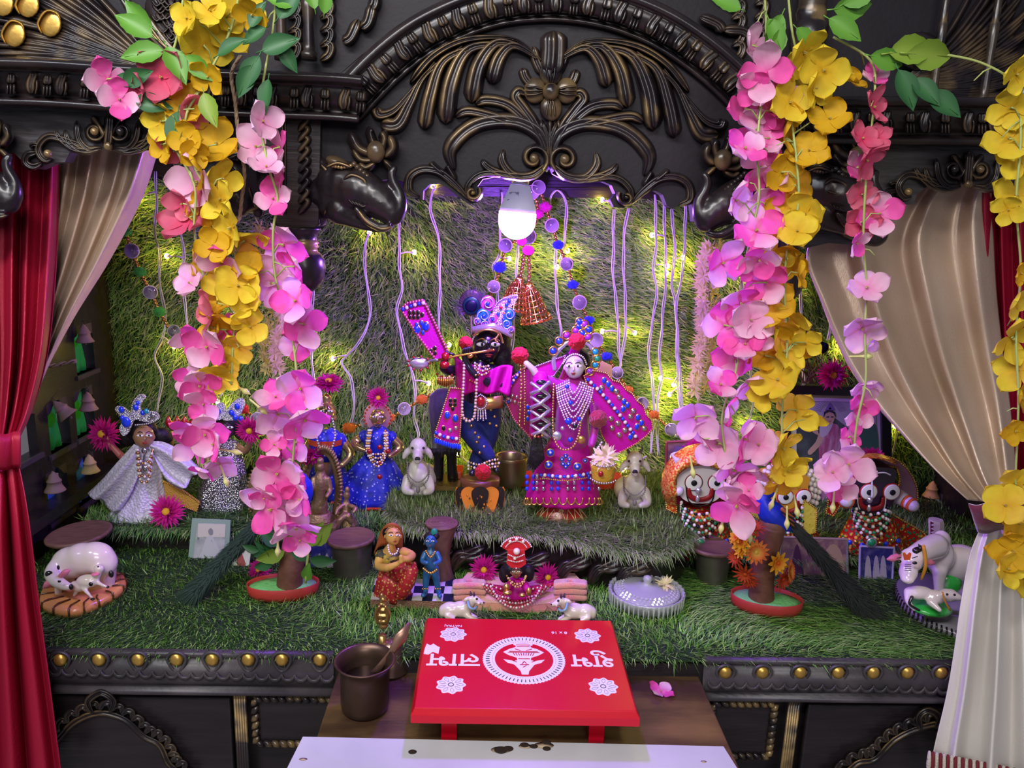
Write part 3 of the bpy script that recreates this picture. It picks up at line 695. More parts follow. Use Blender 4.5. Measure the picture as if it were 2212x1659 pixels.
# ============================================================ curtains
def satin(name, col, rough, metal, sc_=90, st=.3, var=None):
    return mat(name, col, rough, metal=metal, bump=(sc_, st, (14,1,1.5)), var=var)
redc = satin('maroon_satin', (.36,.006,.035), .45, .2); goldc = satin('champagne_satin', (.62,.47,.34), .3, .4, var=(6,(.7,.55,.44),.3,.7)); cream = satin('cream_satin', (.82,.77,.72), .36, .15)
def curtain(name, rows, folds, amp, mm, label, parent=None, nu=150, seed=0, nv=7, hem=None):  # rows: (py, xl, xr, d, amp factor)
    rnd = random.Random(seed); ph = [rnd.uniform(0, 6) for _ in range(4)]
    q = cr(rows, nv); m = M(); R = []
    for v, r in enumerate(q):
        row = []
        for i in range(nu+1):
            u = i/nu; f = folds
            uu = u+.018*sin(2*pi*u*3+ph[0])+.01*sin(v*.15+ph[1])
            a = sin(2*pi*f*uu+ph[2])+.45*sin(2*pi*f*.53*uu+ph[3]+v*.04)+.2*sin(2*pi*f*2.1*uu)
            row.append(P(r[1]+(r[2]-r[1])*u, r[0]+(r[5] if len(r) > 5 else 0)*(u-.5), r[3]-amp*r[4]*a))
        R.append(row)
    m.grid(R)
    return m.build(name, mm, parent, mods=[('solid', .0015)])
dc = 1.60
ct = thing('curtain', 'maroon satin curtain tied back at the left edge of the shrine', 'curtain', P(20, 1000, 1.5))
curtain('upper_drape', [(330,-120,128,dc,.8),(430,-120,128,dc,.8),(600,-110,120,dc-.02,.9),(760,-90,104,dc-.06,1),(880,-70,72,1.50,.8),(950,-50,40,1.44,.45)], 6, .022, redc, '', ct, seed=1)
curtain('lower_drape', [(985,-50,36,1.42,.3),(1060,-60,52,1.40,.6),(1150,-70,66,1.385,.9),(1300,-80,84,1.38,1),(1450,-90,104,1.375,1),(1690,-100,135,1.37,1)], 4, .02, redc, '', ct, seed=2)
m = M(); rows = []
for y, dy in ((935,.006),(955,.012),(980,.014),(1003,.010),(1012,.004)):
    rows.append([P(-60+104*i/24, y+3*sin(i*.5), 1.41-dy-.022*sin(pi*min(1, i/20))) for i in range(25)])
m.grid(rows); m.build('tie_band', redc, ct, mods=[('solid', .004)])
ct = thing('curtain', 'mauve champagne satin curtain sweeping left behind the maroon one', 'curtain', P(200, 500, 1.6))
curtain('drape', [(300,60,345,dc+.06,.7,10),(336,60,337,dc+.06,.8,8),(430,60,306,dc+.055,1,0),(560,55,238,dc+.05,.9,0),(680,50,165,dc+.04,.7,-6),(780,45,112,dc+.02,.4,-10),(830,40,90,dc+.01,.2,-10)], 5, .02, goldc, '', ct, seed=5)
ct = thing('curtain', 'cream and gold satin curtain tied back at the right of the shrine', 'curtain', P(2000, 800, 1.55))
curtain('upper_drape', [(380,1880,2150,dc+.03,.5,0),(450,1800,2140,dc+.03,.7,-20),(530,1742,2146,dc+.02,.9,-30),(640,1775,2152,dc+.01,1,-30),(760,1822,2165,dc,1,-20),(860,1880,2180,1.58,1,0),(950,1950,2190,1.54,.8,20),(1030,2020,2196,1.49,.5,30),(1085,2090,2200,1.45,.3,10)], 3.4, .026, goldc, '', ct, seed=8, nu=170)
curtain('lower_drape', [(1140,2118,2230,1.42,.3,0),(1200,2095,2240,1.40,.5,0),(1300,2076,2250,1.385,.8,0),(1400,2062,2260,1.375,1,0),(1500,2045,2270,1.37,1,0),(1620,2018,2280,1.365,1,10),(1700,2005,2280,1.36,1,10)], 3.4, .024, cream, '', ct, seed=12)
m = M()
for k in range(26):
    x = 2008+k*8; m.C([(x, 1625+k*1.6, 1.345, 4), (x-2, 1650+k*1.6, 1.34, 6), (x-4, 1680+k*1.6, 1.34, 3)], mi=k % 2, n=6, sm=2)
m.build('fringe', [mat('ivory_fringe', (.55,.48,.4), .8, bump=(200,1)), mat('maroon_fringe', (.15,.01,.02), .8)], ct)
m = M(); rows = []
for y, xo in ((1088,0),(1105,6),(1125,12),(1148,20)):
    rows.append([P(2092+xo+130*i/20, y+4*sin(i*.6), 1.405-.03*sin(pi*i/24)) for i in range(21)])
m.grid(rows); m.build('tie_band', mat('maroon_velvet', (.12,.008,.02), .7, sheen=.8, bump=(80,.4)), ct, mods=[('solid', .004)])
ct = thing('curtain', 'dark maroon satin curtain hanging at the right edge behind the cream one', 'curtain', P(2180, 700, 1.6))
curtain('drape', [(370,2100,2290,dc+.04,1),(600,2108,2290,dc+.04,1),(900,2130,2290,dc+.03,1),(1150,2150,2290,dc,1)], 5, .018, redc, '', ct, seed=14)
# ============================================================ LED bulb
def rel(pts): return pts
bl = thing('light_bulb', 'lit white LED bulb glowing violet under the middle of the arch', 'light bulb', P(1116, 395, 1.74))
db = 1.74; c = P(1118, 462, db); s1 = W(1, db); ax = Vector((.06, 0, 1)).normalized()
led = mat('led_globe', (.9,.8,1), .3, emit=((.33,.10,1.0), 560))
m = M(); m.lathe(c, [(0.5*s1,-52*s1)]+[(38.5*s1*cos(a), -14*s1+38*s1*sin(a)) for a in [radians(x) for x in range(-85, 1, 10)]]+[(38.5*s1,-2*s1),(38*s1,3*s1)], axis=ax, n=32); m.build('globe', led, bl)
m = M(); m.lathe(c, [(38*s1,3*s1),(37*s1,12*s1),(30*s1,30*s1),(24*s1,46*s1),(21*s1,56*s1),(20*s1,58*s1)], axis=ax, n=32); hs = m.build('housing', mat('bulb_plastic', (.85,.85,.92), .35, coat=.3, emit=((.62,.62,.95), .28)), bl)  # weak emission in the plastic stands for room light on the housing
m = M(); m.lathe(c, [(18*s1,57*s1),(18*s1,70*s1),(19*s1,71*s1),(18*s1,73*s1),(18*s1,84*s1),(12*s1,88*s1)], axis=ax, n=28); m.build('metal_cap', mat('nickel', (.6,.58,.55), .25, metal=.9), bl)
m = M(); m.lathe(c, [(24*s1,82*s1),(24*s1,120*s1),(30*s1,124*s1),(30*s1,150*s1)], axis=ax, n=20); m.build('socket', black, bl)
def text(name, body, loc, size, m_, parent, rot, ext=.0002, align='CENTER'):
    cu = bpy.data.curves.new(name, 'FONT'); cu.body = body; cu.size = size; cu.extrude = ext; cu.offset = size*.012; cu.align_x = align; cu.align_y = 'CENTER'
    cu.materials.append(m_); o = bpy.data.objects.new(name, cu); COL.objects.link(o); o.parent = parent
    o.location = Vector(loc)-(wloc(parent) if parent else Vector()); o.rotation_euler = rot; return o
ink = mat('grey_ink', (.05,.05,.12), .6)
for b_, px, py, sz in (('eO', 1102, 436, 9), ('9W B22', 1108, 426, 4), ('220-240V', 1110, 421, 3.6), ('50Hz 0.5PF', 1110, 417, 3.2)):
    rr = W(24 if py < 430 else 28, db)
    cc = P(1118, py, db); y = cc.y-(rr**2-(P(px,py,db).x-cc.x)**2)**.5-.0005
    text('printed_text', b_, (P(px,py,db).x, y, cc.z), W(sz*1.5, db), ink, hs, (radians(90-12), radians(180), radians(-28)))
# ============================================================ string lights
bulbm = mat('warm_bulb', (1,.8,.4), .3, emit=((1,.70,.08), 240))
def mk_bulb():
    me = M(); me.ell((0,0,0), (.0062,.0062,.0075), n=(10,8)); o = me.build('bulb', bulbm, None, origin=(0,0,0)); COL.objects.unlink(o); return o
_bulb = mk_bulb()
sleeve = mat('bulb_sleeve', (.7,.68,.6), .4)
def lights(pts, bulbs, where, d=2.27, dbl=True):
    n = len(bulbs)
    lab = where
    t = thing('string_light', lab, 'string light', P(pts[0][0], pts[0][1], d), 'string lights in front of the grass backdrop')
    m = M(); q = cr([(x, y, d+.01*sin(y*.05)) for x, y in pts], 6)
    for s_ in ((-1, 1) if dbl else (0,)):
        m.tube([P(x+s_*(1.6+1.2*sin(y*.07+s_)), y, dd) for x, y, dd in q], W(1.25, d), n=6)
    for bx, by, jx, jy in bulbs:
        m.tube([P(jx, jy, d), P(jx*.6+bx*.4, jy*.6+by*.4-2, d+.01), P(bx, by, d+.022)], W(1.7, d), n=6)
    m.build('cord', cordm, t)
    for bx, by, jx, jy in bulbs:
        b = _bulb.copy(); COL.objects.link(b); b.parent = t; b.location = P(bx, by, d+.022)-wloc(t)
        m = M(); a, e = P(bx+(jx-bx)*.25, by+(jy-by)*.25, d+.016), P(bx, by, d+.02); m.tube([a, e], W(3, d), n=8); m.build('sleeve', sleeve, t)
S = [([(335,370),(338,430),(335,500),(345,560),(345,620),(358,680),(350,730),(335,770),(350,820),(338,890)], [(302,427,335,415),(376,748,349,725)], 'leftmost white fairy light cord, with a bulb beside the mauve curtain edge'),
([(372,368),(372,430),(390,500),(397,560),(392,610),(402,670),(405,740),(412,820)], [(360,553,395,557)], 'second white fairy light cord from the left, between curtain and pink flowers'),
([(500,440),(520,560),(538,640),(545,720),(500,790),(480,850)], [(510,663,535,650),(470,868,480,850)], 'white fairy light cord hanging behind the left yellow flowers'),
([(683,500),(680,560),(675,650),(676,720),(674,790),(682,850),(685,900),(662,930)], [(648,742,675,735),(612,866,682,850),(600,935,662,930)], 'white fairy light cord behind the black ball pendant of the left pilaster'),
([(797,505),(787,540),(793,620),(800,680),(775,740),(748,770),(738,785),(758,820),(765,870),(757,915)], [(798,502,795,512),(719,775,748,768)], 'white fairy light cord with a bulb just below the left elephant jaw'),
([(848,390),(862,450),(862,560),(868,620),(858,670),(870,740),(888,800),(898,850),(893,900),(905,940),(890,965)], [(895,545,864,548),(926,828,898,822)], 'white fairy light cord right of the left elephant trunk, running down behind the left cow'),
([(940,400),(928,450),(947,510),(950,600),(948,700),(942,745)], [(935,402,940,410),(970,745,944,742)], 'violet lit fairy light cord hanging above the magenta sash end'),
([(1085,415),(1082,480),(1078,550),(1066,575),(1070,600),(1078,690)], [(1100,559,1078,556)], 'short fairy light cord left of the lit LED bulb'),
([(1118,515),(1117,570),(1113,640),(1110,700),(1106,760)], [(1148,538,1119,528),(990,980,1020,1010)], 'fairy light cord dropping from behind the lit LED bulb'),
([(1186,450),(1190,425),(1205,411),(1220,430),(1223,470),(1218,530),(1210,560)], [(1226,542,1219,528)], 'looped fairy light cord right of the lit LED bulb'),
([(1200,530),(1200,590),(1203,650),(1210,700),(1212,750)], [(1203,577,1200,570)], 'fairy light cord behind the two golden bells, ending above the right crown'),
([(1326,452),(1325,520),(1325,600),(1334,680),(1336,740),(1342,790)], [(1301,716,1334,716),(1301,432,1326,440)], 'fairy light cord below the right scroll of the arch, left one of a pair'),
([(1357,450),(1347,520),(1348,600),(1352,680),(1348,740),(1338,800),(1330,860)], [(1371,719,1352,706)], 'fairy light cord below the right scroll of the arch, right one of a pair'),
([(1415,420),(1417,520),(1412,580),(1418,640),(1405,720),(1402,780),(1412,850),(1410,930),(1405,980)], [(1408,508,1434,510),(1442,575,1418,572)], 'fairy light cord beginning at the right scalloped edge of the arch'),
([(1433,430),(1437,520),(1438,600),(1432,680),(1425,770),(1428,820),(1420,880),(1422,985)], [(1440,590,1436,586),(1427,817,1452,820),(1416,893,1422,880)], 'fairy light cord with three close bulbs left of the right white garland'),
([(1450,452),(1457,520),(1455,580),(1450,620),(1460,660),(1462,760),(1464,810),(1470,900)], [(1475,556,1460,560),(1455,831,1462,815)], 'wavy fairy light cord second left of the right white garland'),
([(1480,430),(1480,500),(1474,590),(1462,650),(1464,740),(1470,820),(1474,900),(1460,945)], [(1446,852,1470,835)], 'fairy light cord nearest the right white garland'),
([(1600,560),(1605,640),(1612,720),(1620,800),(1628,860),(1618,905)], [(1609,598,1602,604),(1608,750,1614,744),(1618,920,1622,900)], 'fairy light cord hanging behind the right pink flowers'),
([(1727,620),(1733,700),(1732,780),(1738,840)], [(1712,612,1726,622)], 'twisted fairy light cord above the framed picture'),
([(1795,690),(1788,735)], [(1821,746,1797,700)], 'fairy light bulb beside the edge of the cream curtain above the frame'),
([(1925,985),(1936,950),(1938,928)], [(1933,920,1937,930)], 'fairy light bulb on the right side of the framed picture'),
([(1395,985),(1370,1005),(1356,1015)], [(1350,1008,1356,1015),(1345,1022,1360,1012)], 'pair of fairy light bulbs glowing behind the right cow plinth')]
for p_, b_, l_ in S: lights(p_, b_, l_, d=2.27 if p_[0][0] < 1700 else 2.30)
# ============================================================ pompom garlands
pom = {'b': mat('blue_pompom', (.015,.03,.7), .9, sheen=.15, bump=(400,1)), 'p': mat('pink_pompom', (.8,.01,.3), .9, sheen=.15, bump=(400,1)), 'g': mat('green_pompom', (.06,.45,.04), .9, sheen=.15, bump=(400,1)), 'o': mat('orange_pompom', (.85,.22,.01), .9, sheen=.15, bump=(400,1)), 'r': mat('red_pompom', (.7,.01,.01), .9, sheen=.15, bump=(400,1))}
mirror = mat('mirror_disc', (.75,.72,.75), .06, metal=.95); mrim = mat('disc_rim', (.6,.55,.5), .4)
beadg = mat('copper_gold_bead', (.75,.38,.16), .2, metal=.9)
def pompoms(items, path, label, d=2.2, r=11):
    t = thing('pompom_garland', label, 'garland', P(path[0][0], path[0][1], d), 'pompom garlands around the deities')
    m = M(); m.beads([(x, y, d+.004) for x, y in path], 4.2, gap=1.9, n=(7,5)); o = m.build('bead_string', beadg, t); o['kind'] = 'stuff'
    for k, x, y, *s_ in items:
        s_ = s_[0] if s_ else 1
        m = M()
        if k == 'm':
            c = P(x, y, d-.012); q = Vector((random.uniform(-.3,.3), -1, random.uniform(-.25,.25))).normalized(); R_ = W(13*s_, d)
            m.lathe(c, [(R_*.92,.0015),(R_*.92,.003)], axis=q, n=24); o = m.build('mirror_disc', mirror, t)
            m = M(); m.lathe(c, [(R_,-.001),(R_*1.04,0),(R_*1.04,.003),(R_*.93,.003)], axis=q, n=24); m.build('rim', mrim, o)
        else:
            rs = random.Random(int(x)); c = P(x, y, d-.008); R_ = W(r*s_, d)
            m.ell(c, (R_*.95, R_*.8, R_*.8), n=(14,10))
            for i in range(130):
                v = Vector((rs.gauss(0,1), rs.gauss(0,1), rs.gauss(0,1))).normalized(); a = Vector((v.x*R_*1.15, v.y*R_*.95, v.z*R_*.95))
                sd = v.orthogonal().normalized()*R_*.14; m.add([c+a*.7-sd, c+a*.7+sd, c+a*(1+rs.random()*.12)], [(0,1,2)])
            m.build('pompom', pom[k], t)
pompoms([('m',1163,405,1.1),('m',1150,415,1.1),('p',1178,447,1.1),('m',1192,487,1.1),('b',1206,529),('m',1224,570,1.05),('b',1238,615),('m',1252,653,1.15),('b',1272,692),('m',1287,735,1.2),('b',1311,770),('m',1333,805),('o',1357,843),('m',1387,872,1.1),('o',1413,896),('m',1450,927,1.1),('o',1486,945)],
    [(1150,400),(1165,410),(1178,447),(1192,487),(1206,529),(1224,570),(1238,615),(1252,653),(1272,692),(1287,735),(1311,770),(1333,805),(1357,843),(1387,872),(1413,896),(1450,927),(1486,945)], 'long garland of blue and orange pompoms with mirror discs falling right of the bulb')
pompoms([('m',1092,530,1.1),('b',1080,577,1.15),('m',1067,619),('m',1140,510,1.3),('p',1163,462)], [(1140,400),(1158,430),(1160,470),(1140,510),(1105,525),(1092,535),(1082,577),(1067,619),(1055,650)], 'short garland of blue and pink pompoms falling left of the bulb')
pompoms([('g',271,500,1.1),('m',285,542,1.15),('g',303,587,1.1),('m',325,631,1.1),('g',345,673,1.1),('m',376,715)], [(260,480),(271,500),(285,542),(303,587),(325,631),(345,673),(365,710),(385,745)], 'green pompom garland with clear discs beside the mauve curtain')
pompoms([('r',525,883,1.1),('r',507,893),('m',556,905,1.15),('r',596,932,1.15),('m',640,965)], [(500,880),(525,886),(556,905),(596,932),(640,965)], 'red pompom garland with mirror discs behind the silver dress doll')
pompoms([('o',754,925,1.25),('m',790,912,.9),('o',839,902,1.2),('m',873,883,1.05),('o',911,863,1.1)], [(754,925),(790,915),(839,905),(873,885),(911,863),(935,850)], 'orange pompom garland with a pale disc left of the white cow')
# two golden lattice bells
t = thing('bell_ornament', 'pair of golden lattice bells hung on bead strings above the deities', 'bell ornament', P(1135, 530, 2.05))
pinkgold = mat('orange_gold', (.95,.48,.12), .22, metal=.95)  # saturated orange gold, the metal's own even colour
for (x0, y0, x1, y1, x2, y2) in ((1133,535,1123,600,1107,668),(1141,545,1142,612,1158,694)):
    m = M(); m.beads([(x0,y0,2.05),((x0+x1)/2+2,(y0+y1)/2,2.05),(x1,y1,2.05)], 4.6, gap=1.9); o = m.build('bead_string', beadg, t); o['kind'] = 'stuff'
    a, b_ = P(x1, y1, 2.05), P(x2, y2, 2.05); ax = (b_-a); L = ax.length; ax.normalize(); s_ = W(1, 2.05)
    prof = [(5,0),(7,.08),(9,.14),(17,.3),(20,.45),(22,.6),(26,.78),(33,.96),(34,1)]
    m = M(); m.lathe(a, [(r*s_, z*L) for r, z in prof], axis=ax, n=16, cap=False)
    o = m.build('bell', pinkgold, t); wm = o.modifiers.new('wire', 'WIREFRAME'); wm.thickness = .0055; wm.use_replace = True
    m = M()
    for r, z in prof[3:]:
        for j in range(16):
            an = 2*pi*j/16+.2; q = ax.to_track_quat('Z','X').to_matrix() @ Vector((r*s_*cos(an), r*s_*sin(an), z*L)); m.ell(a+q, .0022, n=(6,4))
    m.build('studs', pinkgold, o)
m = M(); m.E(1127, 521, 2.04, 11, 10, 10); m.build('pompom', pom['p'], t); m = M(); m.E(1141, 541, 2.03, 13, 11, 11); m.build('pompom', pom['p'], t)
# ============================================================ hanging fabric flower vines
def floret_mesh(name, cin, cout, hot=None, np_=4, seed=0, cup=.25):
    rs = random.Random(seed); m = M()
    for k in range(np_):
        a0 = 2*pi*k/np_+rs.uniform(-.15,.15); L = rs.uniform(.9,1.1); wd = rs.uniform(.95,1.15)*(4/np_)**.7; tilt = rs.uniform(-.15,.35)
        rows = []; cs = []
        for i in range(9):
            t = 1-(1-i/8)**1.6; wv = .47*wd*max(.02, sin(pi*t**1.35))**.62 if t < 1 else .01; wv = max(wv, .08*(1-t)) ; row = []
            for j in range(7):
                s_ = -1+2*j/6; x = L*t*(1-.1*s_*s_*t); y = wv*s_*1.0
                z = (cup+tilt)*t*t+.12*s_*s_*t+.03*sin(9*t+3*s_+k)
                row.append((x*cos(a0)-y*sin(a0), x*sin(a0)+y*cos(a0), z))
                base = hot if (hot and k % 2 == seed % 2 and t > .35) else cout
                f = min(1, t*1.3); v = rs.uniform(.95,1.05); cs.append(tuple((p+(q-p)*f)*v for p, q in zip(cin, base)))
            rows.append(row)
        m.grid(rows, cs=cs)
    for k in range(3): m.cc = (.6,.5,.15); m.ell((.03*cos(k*2.1), .03*sin(k*2.1), .09), (.03,.03,.08), n=(6,4))
    o = m.build(name, petal, None, origin=(0,0,0)); COL.objects.unlink(o); return o
PALE = (.85,.52,.70); HOT = (.85,.10,.42); ROSE = (.62,.12,.2); DROSE = (.7,.05,.14); YEL = (.80,.62,.045); GOLDY = (.68,.40,.015)
FL = {'p': [floret_mesh('flower', HOT, PALE, HOT, 4, s) for s in range(3)]+[floret_mesh('flower', (.8,.25,.5), PALE, None, 4, 5)],
      'r': [floret_mesh('flower', DROSE, ROSE, None, 5, s) for s in range(2)]+[floret_mesh('flower', DROSE, (.8,.2,.3), None, 4, 9)],
      'y': [floret_mesh('flower', GOLDY, YEL, None, 4, s) for s in range(3)]+[floret_mesh('flower', GOLDY, GOLDY, None, 5, 4)],
      'g': [floret_mesh('flower', GOLDY, GOLDY, None, 4, s) for s in range(2)]}
def leaf_mesh(c1, c2, serr=False):
    m = M(); rows = []; cs = []
    for i in range(11):
        t = i/10; wv = .26*sin(pi*t**.8)*(1+(.08*(i % 2) if serr else 0)); row = []
        for j in range(5):
            s_ = -1+j/2; row.append((t, wv*s_, .1*s_*s_*sin(pi*t)-.12*t*t)); f = abs(s_); cs.append(tuple(p+(q-p)*f for p, q in zip(c1, c2)))
        rows.append(row)
    m.grid(rows, cs=cs); m.cc = c1; m.tube([(-.15,0,0),(0,0,.003),(.9,0,-.08)], [.018,.014,.006], n=5)
    o = m.build('leaf', leafm, None, origin=(0,0,0)); COL.objects.unlink(o); return o
LF = [leaf_mesh((.13,.33,.04), (.10,.27,.03), True), leaf_mesh((.04,.15,.045), (.025,.10,.035)), leaf_mesh((.25,.36,.05), (.18,.3,.03), True)]
def place(proto, parent, loc, size, nrm, roll):
    o = proto.copy(); COL.objects.link(o); o.parent = parent; o.location = Vector(loc)-wloc(parent)
    q = Vector(nrm).to_track_quat('Z', 'Y'); o.rotation_mode = 'QUATERNION'; o.rotation_quaternion = q @ Matrix.Rotation(roll, 3, 'Z').to_quaternion(); o.scale = (size,)*3
    return o
def leaf(parent, px, py, ang, L, k, d=1.3):      # px,py stalk end; ang degrees in the picture plane
    a = radians(ang); dirv = Vector((cos(a), random.uniform(-.25,.15), sin(a))).normalized(); n = (Vector((0,-1,0))+Vector((random.uniform(-.5,.5),0,random.uniform(-.3,.5)))); n = (n-n.dot(dirv)*dirv).normalized()
    o = LF[k].copy(); COL.objects.link(o); o.parent = parent; o.location = P(px, py, d)-wloc(parent); y = n.cross(dirv)
    o.rotation_mode = 'QUATERNION'; o.rotation_quaternion = Matrix((dirv, y, n)).transposed().to_quaternion(); o.scale = (W(L, d),)*3
def vine(label, group, stem, fl, leaves=(), d=1.3, tips=(), seed=0):
    rs = random.Random(seed); t = thing('flower_vine', label, 'flower garland', P(stem[0][0], stem[0][1], d), group)
    m = M(); q = cr([(x, y, d+.01*sin(y*.013)) for x, y in stem], 6); pts = [P(*p) for p in q]
    m.tube(pts, W(2.6, d), n=6)
    for i in range(4, len(pts)-4, 9):
        e = pts[i]+Vector((rs.uniform(-.03,.03), rs.uniform(-.02,.02), rs.uniform(-.03,-.005))); m.tube([pts[i], (pts[i]+e)/2+Vector((0,0,.004)), e], [W(2,d),W(1.6,d),W(1.2,d)], n=5)
    for f in fl:
        b = min(q, key=lambda p: hypot(p[0]-f[0], p[1]-20-f[1])+0); e = P(f[0], f[1], d-.004); a = P(*b)
        m.tube([a, (a+e)/2+Vector((0,.004,.008)), e], [W(2,d),W(1.5,d),W(1.6,d)], n=5)
    m.build('stem', stemm, t)
    for f in fl:
        x, y, r = f[:3]; k = f[3] if len(f) > 3 else 'p'; dd = d+rs.uniform(-.03,.03)
        n = Vector((rs.gauss(0,.55), -1, rs.gauss(-.1,.5))); 
        place(rs.choice(FL[k]), t, P(x, y, dd), W(r*.95, dd), n, rs.uniform(0, 6))
    for l in leaves: leaf(t, *l[:5], d=d-.01)
    for x, y, a in tips:
        m = M(); a = radians(a); m.C([(x-26*cos(a), y+26*sin(a)*-1, d, 2),(x, y, d, 3),(x+12*cos(a), y+12*sin(a), d, 7),(x+24*cos(a), y+24*sin(a), d, 1)], n=6); m.build('bud', mat('pale_bud', (.62,.6,.22), .5), t)
    return t
GL, GR = 'flower vines hanging over the left side', 'flower vines hanging over the right side'
Y = 'y'
vine('dense yellow blossom vine hanging over the left side of the shrine', GL, [(520,-40),(500,60),(440,180),(400,260),(420,360),(470,440),(500,520),(520,620),(505,720),(500,830)],
 [(520,22,60,Y),(455,25,42,Y),(440,98,58,Y),(405,40,40,Y),(495,62,50,Y),(545,30,40,'g'),(402,145,34,Y),(350,262,42,Y),(450,165,40,'g'),(398,222,48,'g'),(352,312,42,Y),(405,300,42,'g'),(468,312,58,'g'),(432,368,48,'g'),(480,385,46,Y),(444,452,42,'g'),(478,430,48,Y),(500,492,62,Y),(460,530,44,'g'),(528,520,52,Y),(444,565,46,Y),(486,600,54,Y),(514,618,56,Y),(470,655,44,Y),(535,655,42,Y),(500,692,52,Y),(540,705,46,Y),(462,708,44,Y),(482,762,34,Y),(516,748,42,Y),(470,812,46,Y),(492,790,38,Y),(420,330,36,'g'),(536,575,40,Y)],
 [(330,80,150,80,0),(330,60,140,75,0),(355,110,190,85,0),(360,100,-60,80,0),(400,120,-40,70,0),(470,120,30,70,1),(540,60,60,60,1),(545,140,-115,70,1),(385,240,-100,80,1),(440,200,-70,70,2),(580,170,-100,70,1),(565,110,20,80,1)], tips=[(455,905,60),(520,840,30),(560,880,40)], seed=1)
vine('pink and deep rose blossom vine nearest the mauve curtain', GL, [(400,-30),(380,90),(350,180),(370,300),(420,400),(420,500),(440,600),(450,700),(445,800),(435,900),(430,1010)],
 [(350,168,60,'r'),(232,170,46,'p'),(258,215,44,'p'),(300,188,36,'r'),(420,235,44,'r'),(385,312,44,'r'),(428,392,62),(410,470,72,'r'),(395,440,40,'r'),(478,568,52),(410,612,40),(455,668,50,'r'),(490,712,50,'r'),(448,748,56,'p'),(415,735,42,'p'),(430,832,52),(410,820,40),(440,872,44),(408,925,44),(442,938,56),(418,965,52),(462,960,46),(474,1002,40),(440,1015,34)],
 [(300,180,170,60,1),(290,215,-10,75,1),(265,180,20,70,1)], tips=[(500,975,10),(485,1030,70)], seed=2)
vine('pale pink blossom vine falling past the left pilaster to the potted stump', GL, [(600,-40),(590,60),(568,180),(562,260),(580,360),(600,430),(590,500),(595,600),(625,700),(640,800),(640,900),(632,1000),(625,1120),(640,1180)],
 [(566,262,44),(556,318,52),(605,318,42),(575,362,42),(600,395,46),(590,430,44),(612,528,58),(636,575,44),(588,612,62),(560,590,40),(640,650,58),(655,700,56),(648,742,50),(650,838,60),(596,858,44),(600,892,60),(658,905,60),(640,955,50),(592,960,34),(600,1022,64),(645,1042,58),(650,1078,50),(588,1100,70),(640,1138,56),(648,1165,44),(570,1075,36),(625,1108,46)],
 [(700,30,80,50,0),(680,20,100,60,0),(600,40,50,80,1),(575,60,-150,60,1),(640,10,170,60,0),(560,120,-120,80,1),(605,95,-60,60,1)], tips=[(600,1180,90)], seed=3)
vine('long pale pink blossom vine in front of the right pilaster', GR, [(1650,-40),(1655,60),(1652,160),(1640,260),(1635,340),(1640,420),(1620,520),(1600,620),(1605,700),(1590,800),(1560,900),(1570,1000),(1585,1120)],
 [(1625,98,44),(1650,160,60),(1625,190,42),(1690,205,42),(1608,235,58),(1668,240,40),(1632,278,50),(1660,300,40),(1608,322,50),(1645,360,56),(1620,395,42),(1588,432,46),(1652,440,46),(1632,500,66),(1560,568,56),(1600,580,36),(1640,560,50),(1655,610,56),(1600,655,56),(1622,690,52),(1565,702,56),(1640,730,38),(1610,745,52),(1590,780,58),(1555,832,46),(1618,830,48),(1502,900,60),(1570,885,44),(1522,948,40),(1552,958,64),(1606,948,60),(1640,960,56),(1585,1015,54),(1612,1020,46),(1592,1090,70),(1618,1060,44),(1570,1055,38)],
 [(1600,20,160,70,0),(1660,40,-60,70,0),(1690,30,-110,70,0),(1645,-10,60,50,0)], tips=[(1560,1130,100),(1495,1010,80),(1620,1150,90)], seed=4)
vine('dense yellow blossom vine in front of the right pilaster', GR, [(1700,-40),(1710,60),(1725,150),(1710,240),(1720,340),(1725,440),(1700,540),(1695,640),(1700,760),(1690,880),(1690,1040)],
 [(1735,112,56,Y),(1780,150,56,Y),(1718,160,46,Y),(1760,190,50,Y),(1828,168,46,Y),(1705,222,54,Y),(1680,255,56,'g'),(1792,258,50,'g'),(1695,300,48,'g'),(1748,325,50,Y),(1688,372,48,'g'),(1716,400,46,Y),(1740,462,58,Y),(1690,470,56,'g'),(1722,500,48,Y),(1668,558,52,Y),(1702,560,50,'g'),(1725,590,42,Y),(1670,650,60,Y),(1705,688,54,Y),(1682,705,46,'g'),(1690,760,60,Y),(1722,745,46,Y),(1652,768,44,Y),(1682,822,64,Y),(1650,850,42,Y),(1720,885,54,Y),(1745,905,38,Y),(1690,968,54,Y),(1662,955,40,Y),(1700,1018,48,Y),(1680,1046,42,'g'),(1715,1000,36,Y),(1740,740,40,Y)],
 [(1800,20,10,90,0),(1820,10,30,80,0),(1790,40,-30,80,0),(1720,60,-40,60,0),(1690,60,-100,60,0)], tips=[(1670,1080,110),(1720,1095,80),(1700,1120,90)], seed=5)
